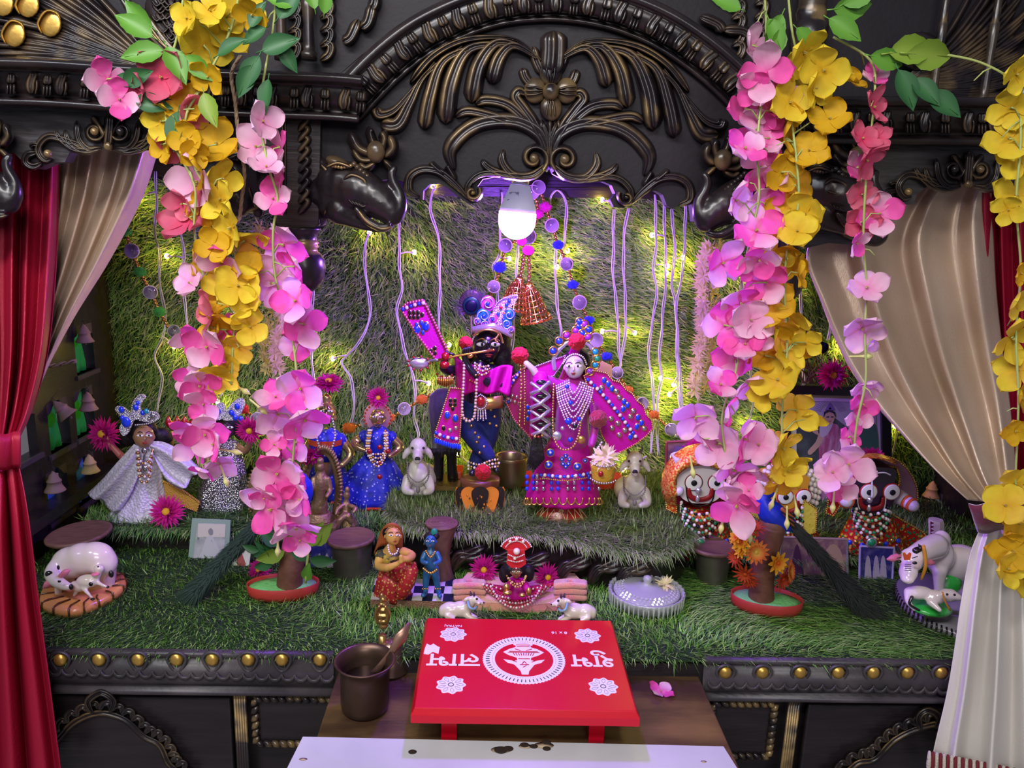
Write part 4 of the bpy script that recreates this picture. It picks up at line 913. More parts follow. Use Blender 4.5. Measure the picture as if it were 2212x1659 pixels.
vine('thin rose pink blossom vine hanging in front of the gold curtain', GR, [(1800,80),(1880,130),(1890,200),(1880,300),(1870,400),(1865,520),(1872,620),(1868,720),(1870,820),(1850,920),(1840,1030)],
 [(1888,165,34,'p'),(1885,232,44,'r'),(1862,300,40,'r'),(1870,345,48,'r'),(1850,362,40,'p'),(1895,300,34,'r'),(1862,420,40,'r'),(1900,462,52,'p'),(1860,480,44,'r'),(1850,525,36,'p'),(1872,622,46),(1862,708,54),(1880,742,26),(1866,835,42,'p'),(1862,872,46),(1852,905,38),(1832,945,34),(1800,1020,50),(1832,1002,60),(1816,1045,46)],
 [(1880,120,-10,80,0),(1920,115,10,110,2),(1960,115,0,110,2),(1940,150,-60,90,1),(2000,200,-30,90,1),(1970,170,-40,80,1)], tips=[(1862,770,0),(1800,1085,95)], seed=6)
vine('yellow blossom vine hanging at the right edge of the photo', GR, [(1930,110),(2040,118),(2130,140),(2195,190),(2205,300),(2195,440),(2205,580),(2195,720),(2200,860),(2195,1000),(2190,1120),(2190,1220)],
 [(2195,160,44,Y),(2185,232,50,Y),(2180,300,58,Y),(2205,340,50,Y),(2195,422,56,Y),(2178,452,38,Y),(2205,590,30,Y),(2195,650,44,Y),(2185,730,56,Y),(2200,800,54,Y),(2205,860,50,Y),(2192,930,40,Y),(2195,1045,52,Y),(2172,1092,60,Y),(2200,1130,56,Y),(2188,1190,62,Y),(2175,1228,50,Y),(2210,1250,50,Y)], (), seed=7)
# white tuberose garlands
def white_garland(label, pts, d, seed):
    t = thing('white_garland', label, 'flower garland', P(*pts[0], d), 'white blossom garlands'); rs = random.Random(seed)
    m = M(); m.tube([P(x, y, d) for x, y in cr(pts+[(pts[-1][0]-15, pts[-1][1]+70)], 5)], W(2.5, d), n=6); m.build('string', stemm, t)
    pr = []
    for s in range(3):
        m = M()
        for k in range(14):
            a = 2*pi*k/14+rs.random()*.3; L = rs.uniform(.8,1.1); z = rs.uniform(-.3,.5); b = Vector((cos(a), sin(a), z)).normalized()*L; w_ = Vector((-sin(a), cos(a), 0))*.13
            m.add([(0,0,0), tuple(b*.5+w_), tuple(b), tuple(b*.5-w_)], [(0,1,2,3)])
        o = m.build('blossom', mat('ivory_petal', (.92,.80,.45), .6, transl=.3), None, origin=(0,0,0)); COL.objects.unlink(o); pr.append(o)
    q = cr(pts, 12); n = len(q); acc = 0
    for i in range(1, n):
        acc += hypot(q[i][0]-q[i-1][0], q[i][1]-q[i-1][1])
        if acc > 8.5:
            acc = 0
            for s_ in (-1, 1): place(rs.choice(pr), t, P(q[i][0]+s_*12+rs.uniform(-4,4), q[i][1]+rs.uniform(-3,3), d+rs.uniform(-.015,.015)), W(23, d), Vector((s_*.8+rs.gauss(0,.2), -.7, -.5)), rs.uniform(0,6))
white_garland('ivory blossom garland hanging behind the left pink flowers', [(578,482),(572,540),(590,600),(600,660),(588,730),(582,770),(592,800)], 2.05, 1)
white_garland('ivory blossom garland hanging behind the right pink flowers', [(1545,520),(1530,580),(1532,650),(1530,710),(1522,770),(1515,820),(1512,850)], 2.12, 2)
# ============================================================ asters
def aster_protos():
    out = []
    for s in range(3):
        rs = random.Random(s); m = M()
        for L_, n_, zz in ((1,30,.1),(.85,28,.25),(.65,22,.42),(.42,14,.55)):
            for k in range(n_):
                a = 2*pi*k/n_+rs.uniform(-.1,.1); L = L_*rs.uniform(.88,1.08); u = Vector((cos(a), sin(a), 0)); v = Vector((-sin(a), cos(a), 0)); z = zz*rs.uniform(.7,1.2); w_ = .075
                c = rs.uniform(.75,1.15); m.cc = (.68*c, .02*c, .30*c)
                m.add([u*.12-v*.03, u*.12+v*.03, u*L*.6-v*w_+Vector((0,0,z*.9)), u*L*.6+v*w_+Vector((0,0,z*.9)), u*L*.62+Vector((0,0,z*.72)), u*L+Vector((0,0,z)) ], [(0,1,4),(0,4,2),(1,3,4),(2,4,5),(4,3,5)])
        o = m.build('petals', petal, None, origin=(0,0,0)); m = M(); m.ell((0,0,.3), (.2,.2,.14)); 
        for k in range(40): a = k*2.4; r = .2*(k/40)**.5; m.ell((r*cos(a), r*sin(a), .43-r*.4), .022, n=(5,3))
        c_ = m.build('flower_centre', mat('yellow_centre', (.7,.38,.02), .7), None, origin=(0,0,0)); COL.objects.unlink(o); COL.objects.unlink(c_); out.append((o, c_))
    return out
AST = aster_protos()
def aster(px, py, d, r, label, n=(0,-1,.1), k=0, group='magenta asters laid around the figures'):
    t = thing('aster_flower', label, 'flower', P(px, py, d), group)
    for pr in AST[k]: place(pr, t, P(px, py, d), W(r, d), Vector(n), px)
aster(228, 937, 2.0, 42, 'magenta aster held up in the raised hand of the white dressed doll', (-.2,-1,.25))
aster(362, 1106, 1.93, 42, 'magenta aster with yellow centre at the hem of the white dressed doll', (.1,-1,.5), 1)
aster(540, 928, 2.0, 34, 'magenta aster with yellow centre on the arm of the silver sequin doll', (.1,-1,0), 2)
aster(606, 965, 1.98, 32, 'magenta aster half hidden by the left pink flowers, left one of two', (0,-1,.1))
aster(672, 982, 1.97, 34, 'drooping magenta aster on top of the bronze haloed statue', (.4,-.6,-.5), 1)
aster(710, 832, 2.08, 38, 'magenta aster lying flat on the headdress of the brass faced man', (.05,-.35,1), 2)
aster(817, 858, 2.06, 27, 'magenta aster standing on the headdress of the brass faced lady', (.1,-1,.1), 1)
aster(1046, 1228, 1.74, 36, 'magenta aster at the left side of the small crowned baby deity', (-.1,-1,.2), 1)
aster(1181, 1244, 1.73, 35, 'magenta aster at the right side of the small crowned baby deity', (.2,-1,.15), 2)
aster(1796, 810, 2.18, 38, 'magenta aster lying on top of the framed picture', (0,-1,.15), 0)
aster(1888, 992, 2.02, 36, 'magenta aster on the head of the black faced deity', (.1,-.5,1), 1)
aster(1503, 972, 2.04, 32, 'magenta aster on the head of the white faced deity', (-.3,-.7,.6), 2)
aster(1684, 1003, 2.04, 30, 'magenta aster on the head of the yellow faced deity', (-.1,-.8,.5), 0)
aster(562, 1233, 1.78, 32, 'magenta aster lying behind the left red tray on the grass', (-.2,-.8,.7), 1)
# ============================================================ shared figure helpers
def matvor(name, col, spot, scale, thr, rough=.5, metal=0, sheen=.2, bump=0, soft=.04, feat='F1', spot2=None):
    m = mat(name, col, rough, metal=metal, sheen=sheen); nt = m.node_tree; N = nt.nodes.new; L = nt.links.new; b = nt.nodes['Principled BSDF']; b.inputs['Sheen Weight'].default_value = 0
    v = N('ShaderNodeTexVoronoi'); v.inputs['Scale'].default_value = scale; v.feature = feat; tc = N('ShaderNodeTexCoord'); L(tc.outputs['Object'], v.inputs['Vector'])
    r = N('ShaderNodeMapRange'); r.inputs[1].default_value = thr+soft; r.inputs[2].default_value = thr; L(v.outputs['Distance'], r.inputs[0])
    x = N('ShaderNodeMix'); x.data_type = 'RGBA'; x.inputs['A'].default_value = (*col, 1); x.inputs['B'].default_value = (*spot, 1); L(r.outputs[0], x.inputs['Factor']); L(x.outputs['Result'], b.inputs['Base Color'])
    if spot2:
        x2 = N('ShaderNodeMix'); x2.data_type = 'RGBA'; x2.inputs['A'].default_value = (*spot, 1); x2.inputs['B'].default_value = (*spot2, 1)
        s_ = N('ShaderNodeSeparateColor'); L(v.outputs['Color'], s_.inputs[0]); g = N('ShaderNodeMath'); g.operation = 'GREATER_THAN'; g.inputs[1].default_value = .5; L(s_.outputs[0], g.inputs[0]); L(g.outputs[0], x2.inputs['Factor']); L(x2.outputs['Result'], x.inputs['B'])
    if bump:
        bp = N('ShaderNodeBump'); bp.inputs['Strength'].default_value = bump; bp.inputs['Distance'].default_value = .003; L(v.outputs['Distance'], bp.inputs['Height']); L(bp.outputs[0], b.inputs['Normal'])
        bp.invert = True
    return m
blueprint = matvor('blue_printed_cotton', (.01,.02,.45), (.35,.35,.75), 95, .22, soft=.05, feat='F1', bump=.2)
sequin = matvor('silver_sequins', (.25,.25,.3), (.8,.8,.88), 230, .45, .22, .85, bump=1.0)
lace = matvor('white_lilac_lace', (.62,.58,.72), (.35,.33,.42), 140, .12, .5, .15, bump=.8)
brocade = matvor('red_gold_brocade', (.5,.015,.01), (.8,.45,.06), 110, .42, .4, .2, bump=.5, spot2=(.02,.25,.1))
goldbro = matvor('gold_orange_brocade', (.75,.1,.02), (.85,.5,.1), 160, .5, .4, .3, bump=.5)
redgold = matvor('red_gold_paint', (.38,.02,.025), (.6,.35,.08), 150, .3, .4, .1, bump=.3)
toweling = mat('peach_towel', (.85,.32,.18), .95, sheen=1, bump=(500,1), var=(14,(.85,.2,.28),.45,.6))
ceramic = mat('glazed_cream_ceramic', (.78,.66,.62), .18, coat=.7, var=(9,(.7,.55,.5),.5,.8))
marblew = mat('painted_marble', (.66,.62,.55), .35, coat=.2, var=(20,(.5,.44,.36),.5,.75), bump=(60,.2))
pinkc = mat('pink_paint', (.75,.2,.3), .4)
skinb = mat('black_stone', (.01,.008,.016), .22, coat=.7)
def T_(name, label, cat, px, py, z, group=None):
    p = G(px, py, z); return thing(name, label, cat, p, group), p.y
def Q(name, t, mats, fn, label=None, smooth=True, mods=(), origin=None):
    m = M(); fn(m); return m.build(name, mats, t, smooth=smooth, mods=mods, label=label)
def ells(name, t, mm, L_, d, vox=None, label=None, it=4):    # L_: (x,y,dd,rx,ry,rz[,ang])
    m = M()
    for e in L_: m.E(e[0], e[1], d+e[2], e[3], e[4], e[5], ang=e[6] if len(e) > 6 else 0, n=(20,14) if max(e[3:6]) > 12 else (12,8))
    return blob(name, m, mm, t, vox, it, label=label) if vox else m.build(name, mm, t, label=label)
def limbs(name, t, mm, L_, d, vox=None, label=None, extra=(), it=3):    # each: [(x,y,dd,r),...]
    m = M()
    for l in L_: m.C([(x, y, d+a, r) for x, y, a, r in l], n=12, sm=3)
    for e in extra: m.E(e[0], e[1], d+e[2], e[3], e[4], e[5], n=(18,12))
    return blob(name, m, mm, t, vox, it, label=label) if vox else m.build(name, mm, t, label=label)
def panel(name, t, poly, d, mm, border=goldj, br=2.2, gems=(), th=.005, trim=None, tr_r=3.2, dfn=None):
    m = M(); m.prism(poly, d, th); o = m.build(name, mm, t, smooth=False, mods=[('bevel', .0012)])
    if border:
        m = M(); m.beads([(x, y, d-.002) for x, y in list(poly)+[poly[0]]], br, gap=1.9, sm=1); b = m.build('border', border, o); b['kind'] = 'stuff'
    if trim:
        m = M(); m.beads([(x, y, d-.004) for x, y in trim], tr_r, gap=2.05, mis=[0, 1], n=(8,5)); b = m.build('gem_trim', [jblue, pearl], o); b['kind'] = 'stuff'
    if gems:
        m = M()
        for x, y, r, k in gems:
            m.E(x, y, d-.002, r, r*.5, r*(1.4 if k < 3 else 1), mi=k, n=(10,6)); m.E(x, y, d-.0005, r*1.35, r*.35, r*(1.75 if k < 3 else 1.35), mi=4, n=(10,6))
        m.build('gemstones', [jblue, black, jred, mirror, goldj], o)
    return o
def sprig(x, y, ang, r=4.5, k=0, n=3, gap=11):
    a = radians(ang); out = []
    for i in range(n):
        cx, cy = x+cos(a)*gap*i, y+sin(a)*gap*i
        for s_ in (-1, 1): out.append((cx+s_*-sin(a)*gap*.55, cy+s_*cos(a)*gap*.55, r, k))
    out.append((x+cos(a)*gap*n, y+sin(a)*gap*n, r, k)); return out
def face(t, x, y, r, d, skin, tx=0, brow=black, eye=1.0, vox=.0022, parts=True, nose=True, irisd=.9):
    m = M(); m.E(x, y, d, r*.86, r*.84, r, n=(20,14)); m.E(x+tx*r*.2, y+r*.45, d-.12*W(r,d)*0-.001, r*.62, r*.62, r*.55, n=(16,10))
    if nose:
        m.C([(x+tx*r*.35, y-r*.1, d-W(r*.82,d), r*.07), (x+tx*r*.42, y+r*.22, d-W(r*.98,d), r*.12)], n=8, sm=1)
        for s_ in (-1, 1): m.E(x+s_*r*.88, y+r*.05, d+W(r*.05,d), r*.1, r*.14, r*.22)
    h = blob('head', m, skin, t, max(.0012, W(r,d)*.055), 2)
    ey = M(); pu = M(); br_ = M(); lp = M()
    for s_ in (-1, 1):
        ex, e2 = x+tx*r*.3+s_*r*.38, y-r*.08; dd = d-W(r*.70,d)+abs(tx+s_)*.0*r
        ey.E(ex, e2, dd, r*.26*eye, r*.12, r*.105*eye, n=(14,8)); pu.E(ex+tx*r*.04, e2, dd-W(r*.09,d), r*.078*eye, r*.04, r*.085*eye, n=(10,6))
        m2 = [(ex-s_*r*.25, e2-r*.22, dd-.0005, r*.03),(ex, e2-r*.34, dd-W(r*.06,d), r*.045),(ex+s_*r*.3, e2-r*.2, dd+W(r*.12,d), r*.02)]
        br_.C(m2, n=6)
    lp.E(x+tx*r*.36, y+r*.52, d-W(r*.74,d), r*.24, r*.1, r*.055, n=(12,6)); lp.E(x+tx*r*.36, y+r*.62, d-W(r*.70,d), r*.16, r*.1, r*.06, n=(12,6))
    ey.build('eye_whites', eyew, h); pu.build('pupils', black, h); br_.build('eyebrows', brow, h); lp.build('lips', lips, h)
    return h
def rose(t, x, y, r, d, mm=None):
    m = M(); rs = random.Random(int(x+y))
    for lay, (R_, n_) in enumerate(((1,9),(.78,8),(.55,6),(.3,5))):
        for k in range(n_):
            a = 2*pi*k/n_+lay*.5; m.E(x+cos(a)*r*R_*.62, y+sin(a)*r*R_*.62, d-W(r*(.16*lay),d), r*.42*(1-.12*lay), r*.16, r*.42*(1-.12*lay), ang=degrees_(-a), n=(8,6))
    m.E(x, y, d-W(r*.6,d), r*.2, r*.2, r*.2); return m.build('rose', mm or mat('red_felt_rose', (.5,.006,.015), .8, sheen=.1, bump=(150,1)), t)
def degrees_(a): return a*180/pi
def necklace(t, pts, r, d, mm, name='necklace', gap=2.0, mis=None):
    m = M(); m.beads([(x, y, d+(z[0] if z else 0)) for x, y, *z in pts], r, gap=gap, n=(7,5), mis=[0,1] if mis else None)
    o = m.build(name, mis or mm, t); o['kind'] = 'stuff'; return o
# ============================================================ flute player deity
t, K = T_('deity_figure', 'black skinned flute playing deity figurine in magenta shawl and blue trousers', 'figurine', 1040, 1030, ZP, 'main deities on the platform')
K = 1.975
face(t, 1051, 747, 37, K, skinb, .35, goldp, 1.25)
m = M(); m.C([(1022,725,K-.06,2),(1035,716,K-.07,2.5),(1055,712,K-.075,2.5),(1078,720,K-.07,2.5),(1086,740,K-.05,2)], n=6)
for a in range(6): m.E(1073+3*cos(a), 724+a*3, K-.072, 2, 2, 3)
m.build('face_jewellery', goldj, t)
necklace(t, [(1018,745,-.03),(1026,724,-.06),(1050,712,-.07),(1078,718,-.065),(1086,742,-.05)], 2.2, K, pearl, 'pearl_headband')
ells('hair', t, hair, [(1060,735,.02,44,34,38),(1085,770,.02,24,22,38),(1098,800,.03,18,18,30),(1015,760,.03,14,14,28)], K, .004)
limbs('body', t, skinb, [[(1040,778,0,15),(1032,810,0,34),(1030,850,0,34),(1034,880,0,36)],[(1000,800,-.01,15),(975,800,-.03,12),(958,795,-.05,10),(962,775,-.06,9)],[(1062,805,-.01,20),(1088,828,-.03,17),(1060,826,-.06,14),(1030,812,-.08,9),(1008,785,-.08,8),(1003,765,-.08,7)]], K, .004)
m = M()
for k in range(4): m.C([(958+k*3,770-k*2,K-.075,3.2),(964+k*4,760+k*1.5,K-.08,2.8),(972+k*3,764+k,K-.075,2.4)], n=6); m.C([(1000+k*4,764-k,K-.09,3),(1002+k*4,754-k,K-.095,2.6),(1006+k*4,752,K-.085,2.2)], n=6)
m.build('fingers', skinb, t)
m = M(); m.C([(948,777,K-.085,2.8),(1000,766,K-.09,2.8),(1066,756,K-.09,2.8)], sm=2); m.C([(1014,770,K-.092,5),(1018,768,K-.092,5)]); m.build('flute', pinkgold, t)
# shawl over shoulders
Q('shawl', t, magenta, lambda m: (m.sheet([[(982+u*125-10*v*(u-.5), 766+26*sin(pi*min(1,u*1.05))*(1-v)+22*u*u+v*(88-22*u)+3*sin(u*14), K-.055-.025*sin(pi*u)+.01*sin(u*22+v*3)) for u in [i/24 for i in range(25)]] for v in [j/12 for j in range(13)]])), mods=[('solid', .003)])
m = M(); m.sheet([[(1026+u*60, 862+v*26-8*u, K-.062-.012*sin(pi*u)) for u in [i/10 for i in range(11)]] for v in (0,.5,1)]); m.build('waist_band', goldj, t, mods=[('solid', .004)])
# trousers
limbs('trousers', t, mat('navy_velvet', (.006,.014,.12), .7, bump=(200,.3)), [[(1020,878,0,32),(1012,915,-.01,28),(1030,950,-.03,24),(1056,985,-.04,15)],[(1052,880,0,32),(1056,925,0,26),(1045,965,0,22),(1028,998,-.005,17)],[(1030,870,0,36),(1048,885,0,36)]], K, .004)
m = M(); rs = random.Random(4)
for x, y in ((1008,905),(1018,920),(1008,935),(1026,935),(1012,950),(1030,955),(1045,965),(1036,978),(1050,984),(1018,975),(1060,885),(1068,900),(1058,915),(1072,920),(1040,900),(1064,880),(1000,890),(1034,945)):
    m.E(x, y, K-.063+abs(x-1035)*.0008, 3.4, 2, 3.4, n=(8,6))
m.build('gold_studs', goldj, t)
limbs('feet', t, skinb, [[(1030,1000,0,11),(1026,1016,-.02,10),(1020,1022,-.05,8)],[(1056,988,-.03,10),(1066,1004,-.03,9),(1072,1016,-.05,7)]], K)
for yy, r_ in ((998,3),(1006,3.4),(1013,3)): necklace(t, [(1012,yy,-.02),(1035,yy+6,-.06),(1060,yy-3,-.07),(1080,yy-6,-.04)], r_, K, goldj, 'anklet', mis=[pearl, goldj])
rose(t, 1043, 1020, 18, K-.085)
rose(t, 1006, 741, 15, K-.07)
# crown
crow = M()
crow.sheet([[(1018+u*88, 706-10*sin(pi*u*.6)+30*max(0,u-.55)*1.6+v*14, K-.05-.02*sin(pi*u)) for u in [i/20 for i in range(21)]] for v in (0,.5,1)])
co = crow.build('crown', silver, t, mods=[('solid', .004)])
def swirlset(name, par, L_, d, mats):
    m = M()
    for x, y, r, k, a0 in L_:
        m.E(x, y, d+.004, r, 3, r*1.1, mi=k, n=(16,8))
        n_ = 14; m.tube([P(x+r*(1-.7*i/n_)*cos(a0+2*pi*1.2*i/n_), y+r*(1-.7*i/n_)*sin(a0+2*pi*1.2*i/n_), d-.002) for i in range(n_+1)], W(max(1.3, r*.1), d), mi=2, n=5)
        m.E(x, y, d-.004, r*.3, 3, r*.3, mi=3, n=(8,6))
    return m.build(name, mats, par)
swirlset('peacock_swirls', co, [(1045,683,16,0,2),(1054,656,16,1,3),(1048,700,10,1,1),(1064,690,12,1,0),(1032,694,9,1,2),(1100,680,13,0,4),(1095,700,11,0,1),(1104,712,8,1,2)], K-.055, [mat('peacock_blue_foil', (.02,.2,.75), .25, metal=.4), mat('violet_foil', (.55,.08,.6), .25, metal=.4), silver, jblue])
m = M(); m.prism(cr([(1062,700),(1068,665),(1085,645),(1118,636),(1112,655),(1100,668),(1106,690),(1092,708)], 4, True), K-.045, .006); w_ = m.build('crown_wing', matvor('jewelled_lilac', (.5,.35,.65), (.8,.75,.85), 260, .4, .3, .5, bump=.8), co, smooth=False)
m = M(); m.beads([(1064,700,K-.05),(1068,665,K-.05),(1085,646,K-.05),(1118,638,K-.05)], 2, 0, gap=2); 
for x, y, k in ((1082,664,1),(1094,658,2),(1076,678,2),(1090,676,3),(1072,690,1),(1088,690,2),(1100,650,2)): m.E(x, y, K-.05, 4, 3, 4, mi=k)
m.build('crown_gems', [silver, jred, jblue, mat('amber_gem', (.7,.15,.01), .1, coat=1)], w_)
# sashes
panel('raised_sash', t, [(866,668),(878,655),(914,648),(940,700),(968,762),(958,780),(942,778),(905,728)], K-.02, magenta, mat('rose_gold_bead', (.75,.2,.25), .3, metal=.6), 3.4, gems=sprig(885,680,0,3.6,1,3,9)+sprig(905,700,65,4,0,2,10)+sprig(935,755,60,3.6,1,1,9)+[(920,705,7,0),(900,712,7,0)], trim=[(870,668),(885,662),(905,656),(918,654)], tr_r=4.5)
panel('hanging_sash', t, [(972,838),(998,840),(996,905),(992,958),(965,958),(938,942),(955,890)], K-.085, magenta, goldj, 2.4, gems=sprig(978,865,90,3.6,1,2,9)+[(966,897,6,0),(984,904,6,0),(958,925,4,1),(972,930,4,3),(985,925,4,3)], trim=[(942,935),(962,944),(990,948)], tr_r=4.5)
m = M()
for k in range(12): m.E(940+k*4.8, 952+k*1.5-(k>8)*2, K-.09, 3, 3, 7, n=(8,6))
m.build('blue_drop_fringe', jblue, t)
necklace(t, [(1003,775,-.08),(1001,830,-.1),(998,880,-.1),(1002,903,-.1),(1012,910,-.1),(1024,900,-.1),(1028,860,-.1),(1030,815,-.1)], 3.6, K, mat('champagne_pearl', (.75,.55,.35), .25, metal=.4), 'long_pearl_string')
for yy in (0, 6, 12): necklace(t, [(1026,784+yy,-.08),(1040,792+yy*1.5,-.1),(1058,790+yy,-.08)], 2.6, K, pearl, 'pearl_collar', mis=[pearl, pinkgold])
for cx, cy in ((962,812),(1030,806),(1028,822)):
    necklace(t, [(cx-18,cy-4,-.06),(cx,cy+5,-.09),(cx+16,cy-3,-.06)], 3, K, goldj, 'bracelet', mis=[jred, goldj])
m = M()
for k in range(9): m.C([(946+k*4, 815, K-.1, 1.6),(946+k*4, 828+5*sin(k*.4), K-.1, 2.4)], n=6, sm=1)
m.build('bead_fringe', pinkgold, t)
m = M(); m.E(1038,868,K-.09,9,4,12); m.build('pendant', jred, t)
necklace(t, [(1038,852,-.092),(1050,862,-.092),(1050,876,-.092),(1038,884,-.092),(1027,876,-.092),(1027,862,-.092),(1038,852,-.092)], 2, K, silver, 'pendant_rim')
m = M()
for k in range(5): m.beads([(1028+k*5, 884, K-.09),(1026+k*6, 905+4*(k % 2), K-.088)], 1.7, gap=2)
m.build('pendant_tassels', pearl, t)
Q('hand_ornament', t, [silver, jred], lambda m: (m.E(905,785,K-.05,22,6,13), [m.E(905+24*cos(a), 785+15*sin(a), K-.055, 3, 3, 3, mi=1, n=(8,6)) for a in [k*.7 for k in range(9)]]))
m = M(); m.C([(925,780,K-.05,3),(948,777,K-.07,3)]); m.build('ornament_stem', silver, t)
ells('ruby_bud', t, jred, [(962,770,-.088,9,7,10),(960,788,-.088,11,8,9)], K)
# pedestal
t, _ = T_('pedestal_pot', 'orange and black painted clay pedestal under the flute playing deity', 'pedestal', 1037, 1095, ZP)
m = M(); m.LP(1037, [(1118,62),(1105,58),(1088,52),(1075,44),(1062,40),(1052,40),(1042,44),(1034,45),(1031,43),(1030,30),(1030,1)], K, mi=0, sq=.8); m.build('pot', mat('brown_pot', (.18,.06,.03), .35, coat=.4), t)
m = M()
for k in range(7):
    a = -pi*.98+pi*k/6*.96; x = 1037+50*cos(a); dd = K+W(46,K)*.82*sin(a)-.004
    m.prism(cr([(x-15*abs(sin(a))-3,1062),(x,1052),(x+15*abs(sin(a))+3,1062),(x+12*abs(sin(a))+2,1086),(x+2,1108),(x-12*abs(sin(a))-2,1086)], 4, True), dd, .004, mi=k % 2)
pt = m.build('painted_petals', [mat('orange_paint', (.75,.25,.02), .4, coat=.3), mat('black_paint', (.02,.015,.01), .4)], t, smooth=False)
m = M()
for k in range(26): a = -pi*.9+pi*.8*random.random(); m.E(1037+50*cos(a), 1066+random.random()*34, K+W(46,K)*.82*sin(a)-.006, 2, 1, 3, mi=k % 2, n=(6,4))
m.build('paint_dots', [mat('orange_paint'), mat('brown_pot')], pt)
# ============================================================ magenta consort
t, _ = T_('deity_figure', 'pale faced female deity figurine in magenta gemmed skirt and wide veil', 'figurine', 1215, 1085, ZP, 'main deities on the platform')
R = 1.93
face(t, 1241, 793, 25, R-.02, mat('silver_white_skin', (.7,.62,.66), .3, coat=.4), -.25, black, 1.4)
ells('hair', t, hair, [(1245,782,.015,31,22,32),(1250,800,.03,30,14,26)], R)
necklace(t, [(1216,785,-.045),(1228,770,-.06),(1243,765,-.065),(1260,772,-.06),(1268,790,-.04)], 2.2, R, pearl, 'forehead_beads')
limbs('body', t, mat('magenta_bodice', (.35,.01,.2), .5, sheen=.3), [[(1243,815,0,13),(1240,840,0,34),(1236,890,0,36),(1236,950,0,40)],[(1215,838,-.01,18),(1185,826,-.02,15),(1158,815,-.04,13)],[(1262,845,-.01,16),(1284,880,-.03,11),(1284,930,-.06,10),(1278,960,-.08,9)]], R, .004)
Q('skirt', t, magenta, lambda m: m.LP(1220, [(1078,80,1216),(1072,80,1216),(1050,74,1217),(1020,66,1220),(985,56,1225),(960,48,1230),(945,42,1234)], R, n=72, sq=.72, flute=12, fa=.045, cap=False), mods=[('solid', .003)])
m = M()
for i in range(15):
    a = -pi+pi*i/14; x = 1216+80*cos(a); dd = R+W(80,R)*.72*sin(a)-.006
    m.C([(x-9*abs(sin(a)),1076,dd,2),(x-6,1086,dd,2),(x,1090,dd,2),(x+6,1086,dd,2),(x+9*abs(sin(a)),1076,dd,2)], n=5, sm=3)
    if i % 2 == 0 and 1 < i < 13:
        for yy in range(3):
            for s_ in (-1, 1): m.E(x*.98+24+s_*7-(yy*0), 1030+yy*13, dd+W(9-yy*3,R)*.7, 4, 3, 5.5, mi=(1 if i % 4 else 2))
m.E(0,0,-9,1,1,1) if 0 else None
m.build('hem_gems', [goldj, jblue, mirror], t)
necklace(t, [(1152,1028,-.02),(1175,1026,-.07),(1215,1030,-.1),(1255,1026,-.07),(1288,1018,-.02)], 4.2, R, None, 'skirt_gem_band', mis=[jblue, pearl])
necklace(t, [(1156,1036,-.02),(1178,1034,-.07),(1216,1038,-.1),(1256,1034,-.07),(1290,1026,-.02)], 2, R, goldj, 'skirt_gold_band')
m = M()
for x, y, r_, k in ((1189,978,8,0),(1185,1004,8,0),(1247,1008,8,0),(1222,985,5,0),(1214,992,5,0),(1230,992,5,0),(1216,1002,5,0),(1228,1002,5,0),(1222,1008,5,0),(1264,995,5,0)):
    m.E(x, y, R-.075, r_, 4, r_, mi=k); m.E(x, y, R-.073, r_*1.3, 3, r_*1.3, mi=2); m.E(x, y, R-.082, r_*.35, 3, r_*.35, mi=1)
m.build('skirt_gems', [jblue, pearl, goldj], t)
# veil: tall hood plus wide wings
Q('veil', t, magenta, lambda m: m.sheet([[(1243+(u-.5)*2*(24+74*v**1.4+40*max(0,u-.5)*v), 752+150*v-18*sin(pi*u)*(1-v)+(60*(1-v)*abs(u-.5)*1.2), R+.035-.05*sin(pi*u)*(1-v)+.02*abs(u-.5)+.006*sin(u*20)) for u in [i/24 for i in range(25)]] for v in [j/14 for j in range(15)]]), mods=[('solid', .003)])
panel('veil_wing', t, [(1156,792),(1222,768),(1212,790),(1196,812),(1172,818)], R-.0, magenta, silver, 2)
fan = [(1262,812),(1280,800),(1310,806),(1324,822),(1340,826),(1352,842),(1366,850),(1376,866),(1390,876),(1396,896),(1408,908),(1410,926),(1398,940),(1375,958),(1350,972),(1325,984),(1300,940),(1284,880)]
panel('veil_fan', t, fan, R-.035, magenta, goldj, 2.4, gems=[(x, y, 5, k) for x, y, k in ((1305,822,0),(1314,830,0),(1322,840,0),(1332,846,3),(1338,858,3),(1348,868,0),(1356,876,0),(1346,884,0),(1368,888,3),(1362,900,3),(1378,902,0),(1386,914,0),(1376,922,0),(1392,926,3),(1300,838,3),(1320,905,3),(1335,915,3),(1350,930,3),(1362,944,0),(1338,940,3),(1322,925,3))], trim=[(1270,820),(1300,850),(1330,885),(1360,925),(1378,950)], tr_r=4.6)
panel('shawl_panel', t, [(1094,870),(1100,820),(1140,790),(1160,800),(1158,945),(1150,950),(1110,905)], R+.02, mat('deep_magenta_velvet', (.3,.006,.08), .6, sheen=.1), mat('rose_gold_bead'), 2.6, gems=sprig(1105,860,20,3.4,3,3,10)+[(1140,880,4,0),(1142,892,4,0),(1140,905,4,0)], trim=[(1098,868),(1102,835),(1125,800)], tr_r=3.4)
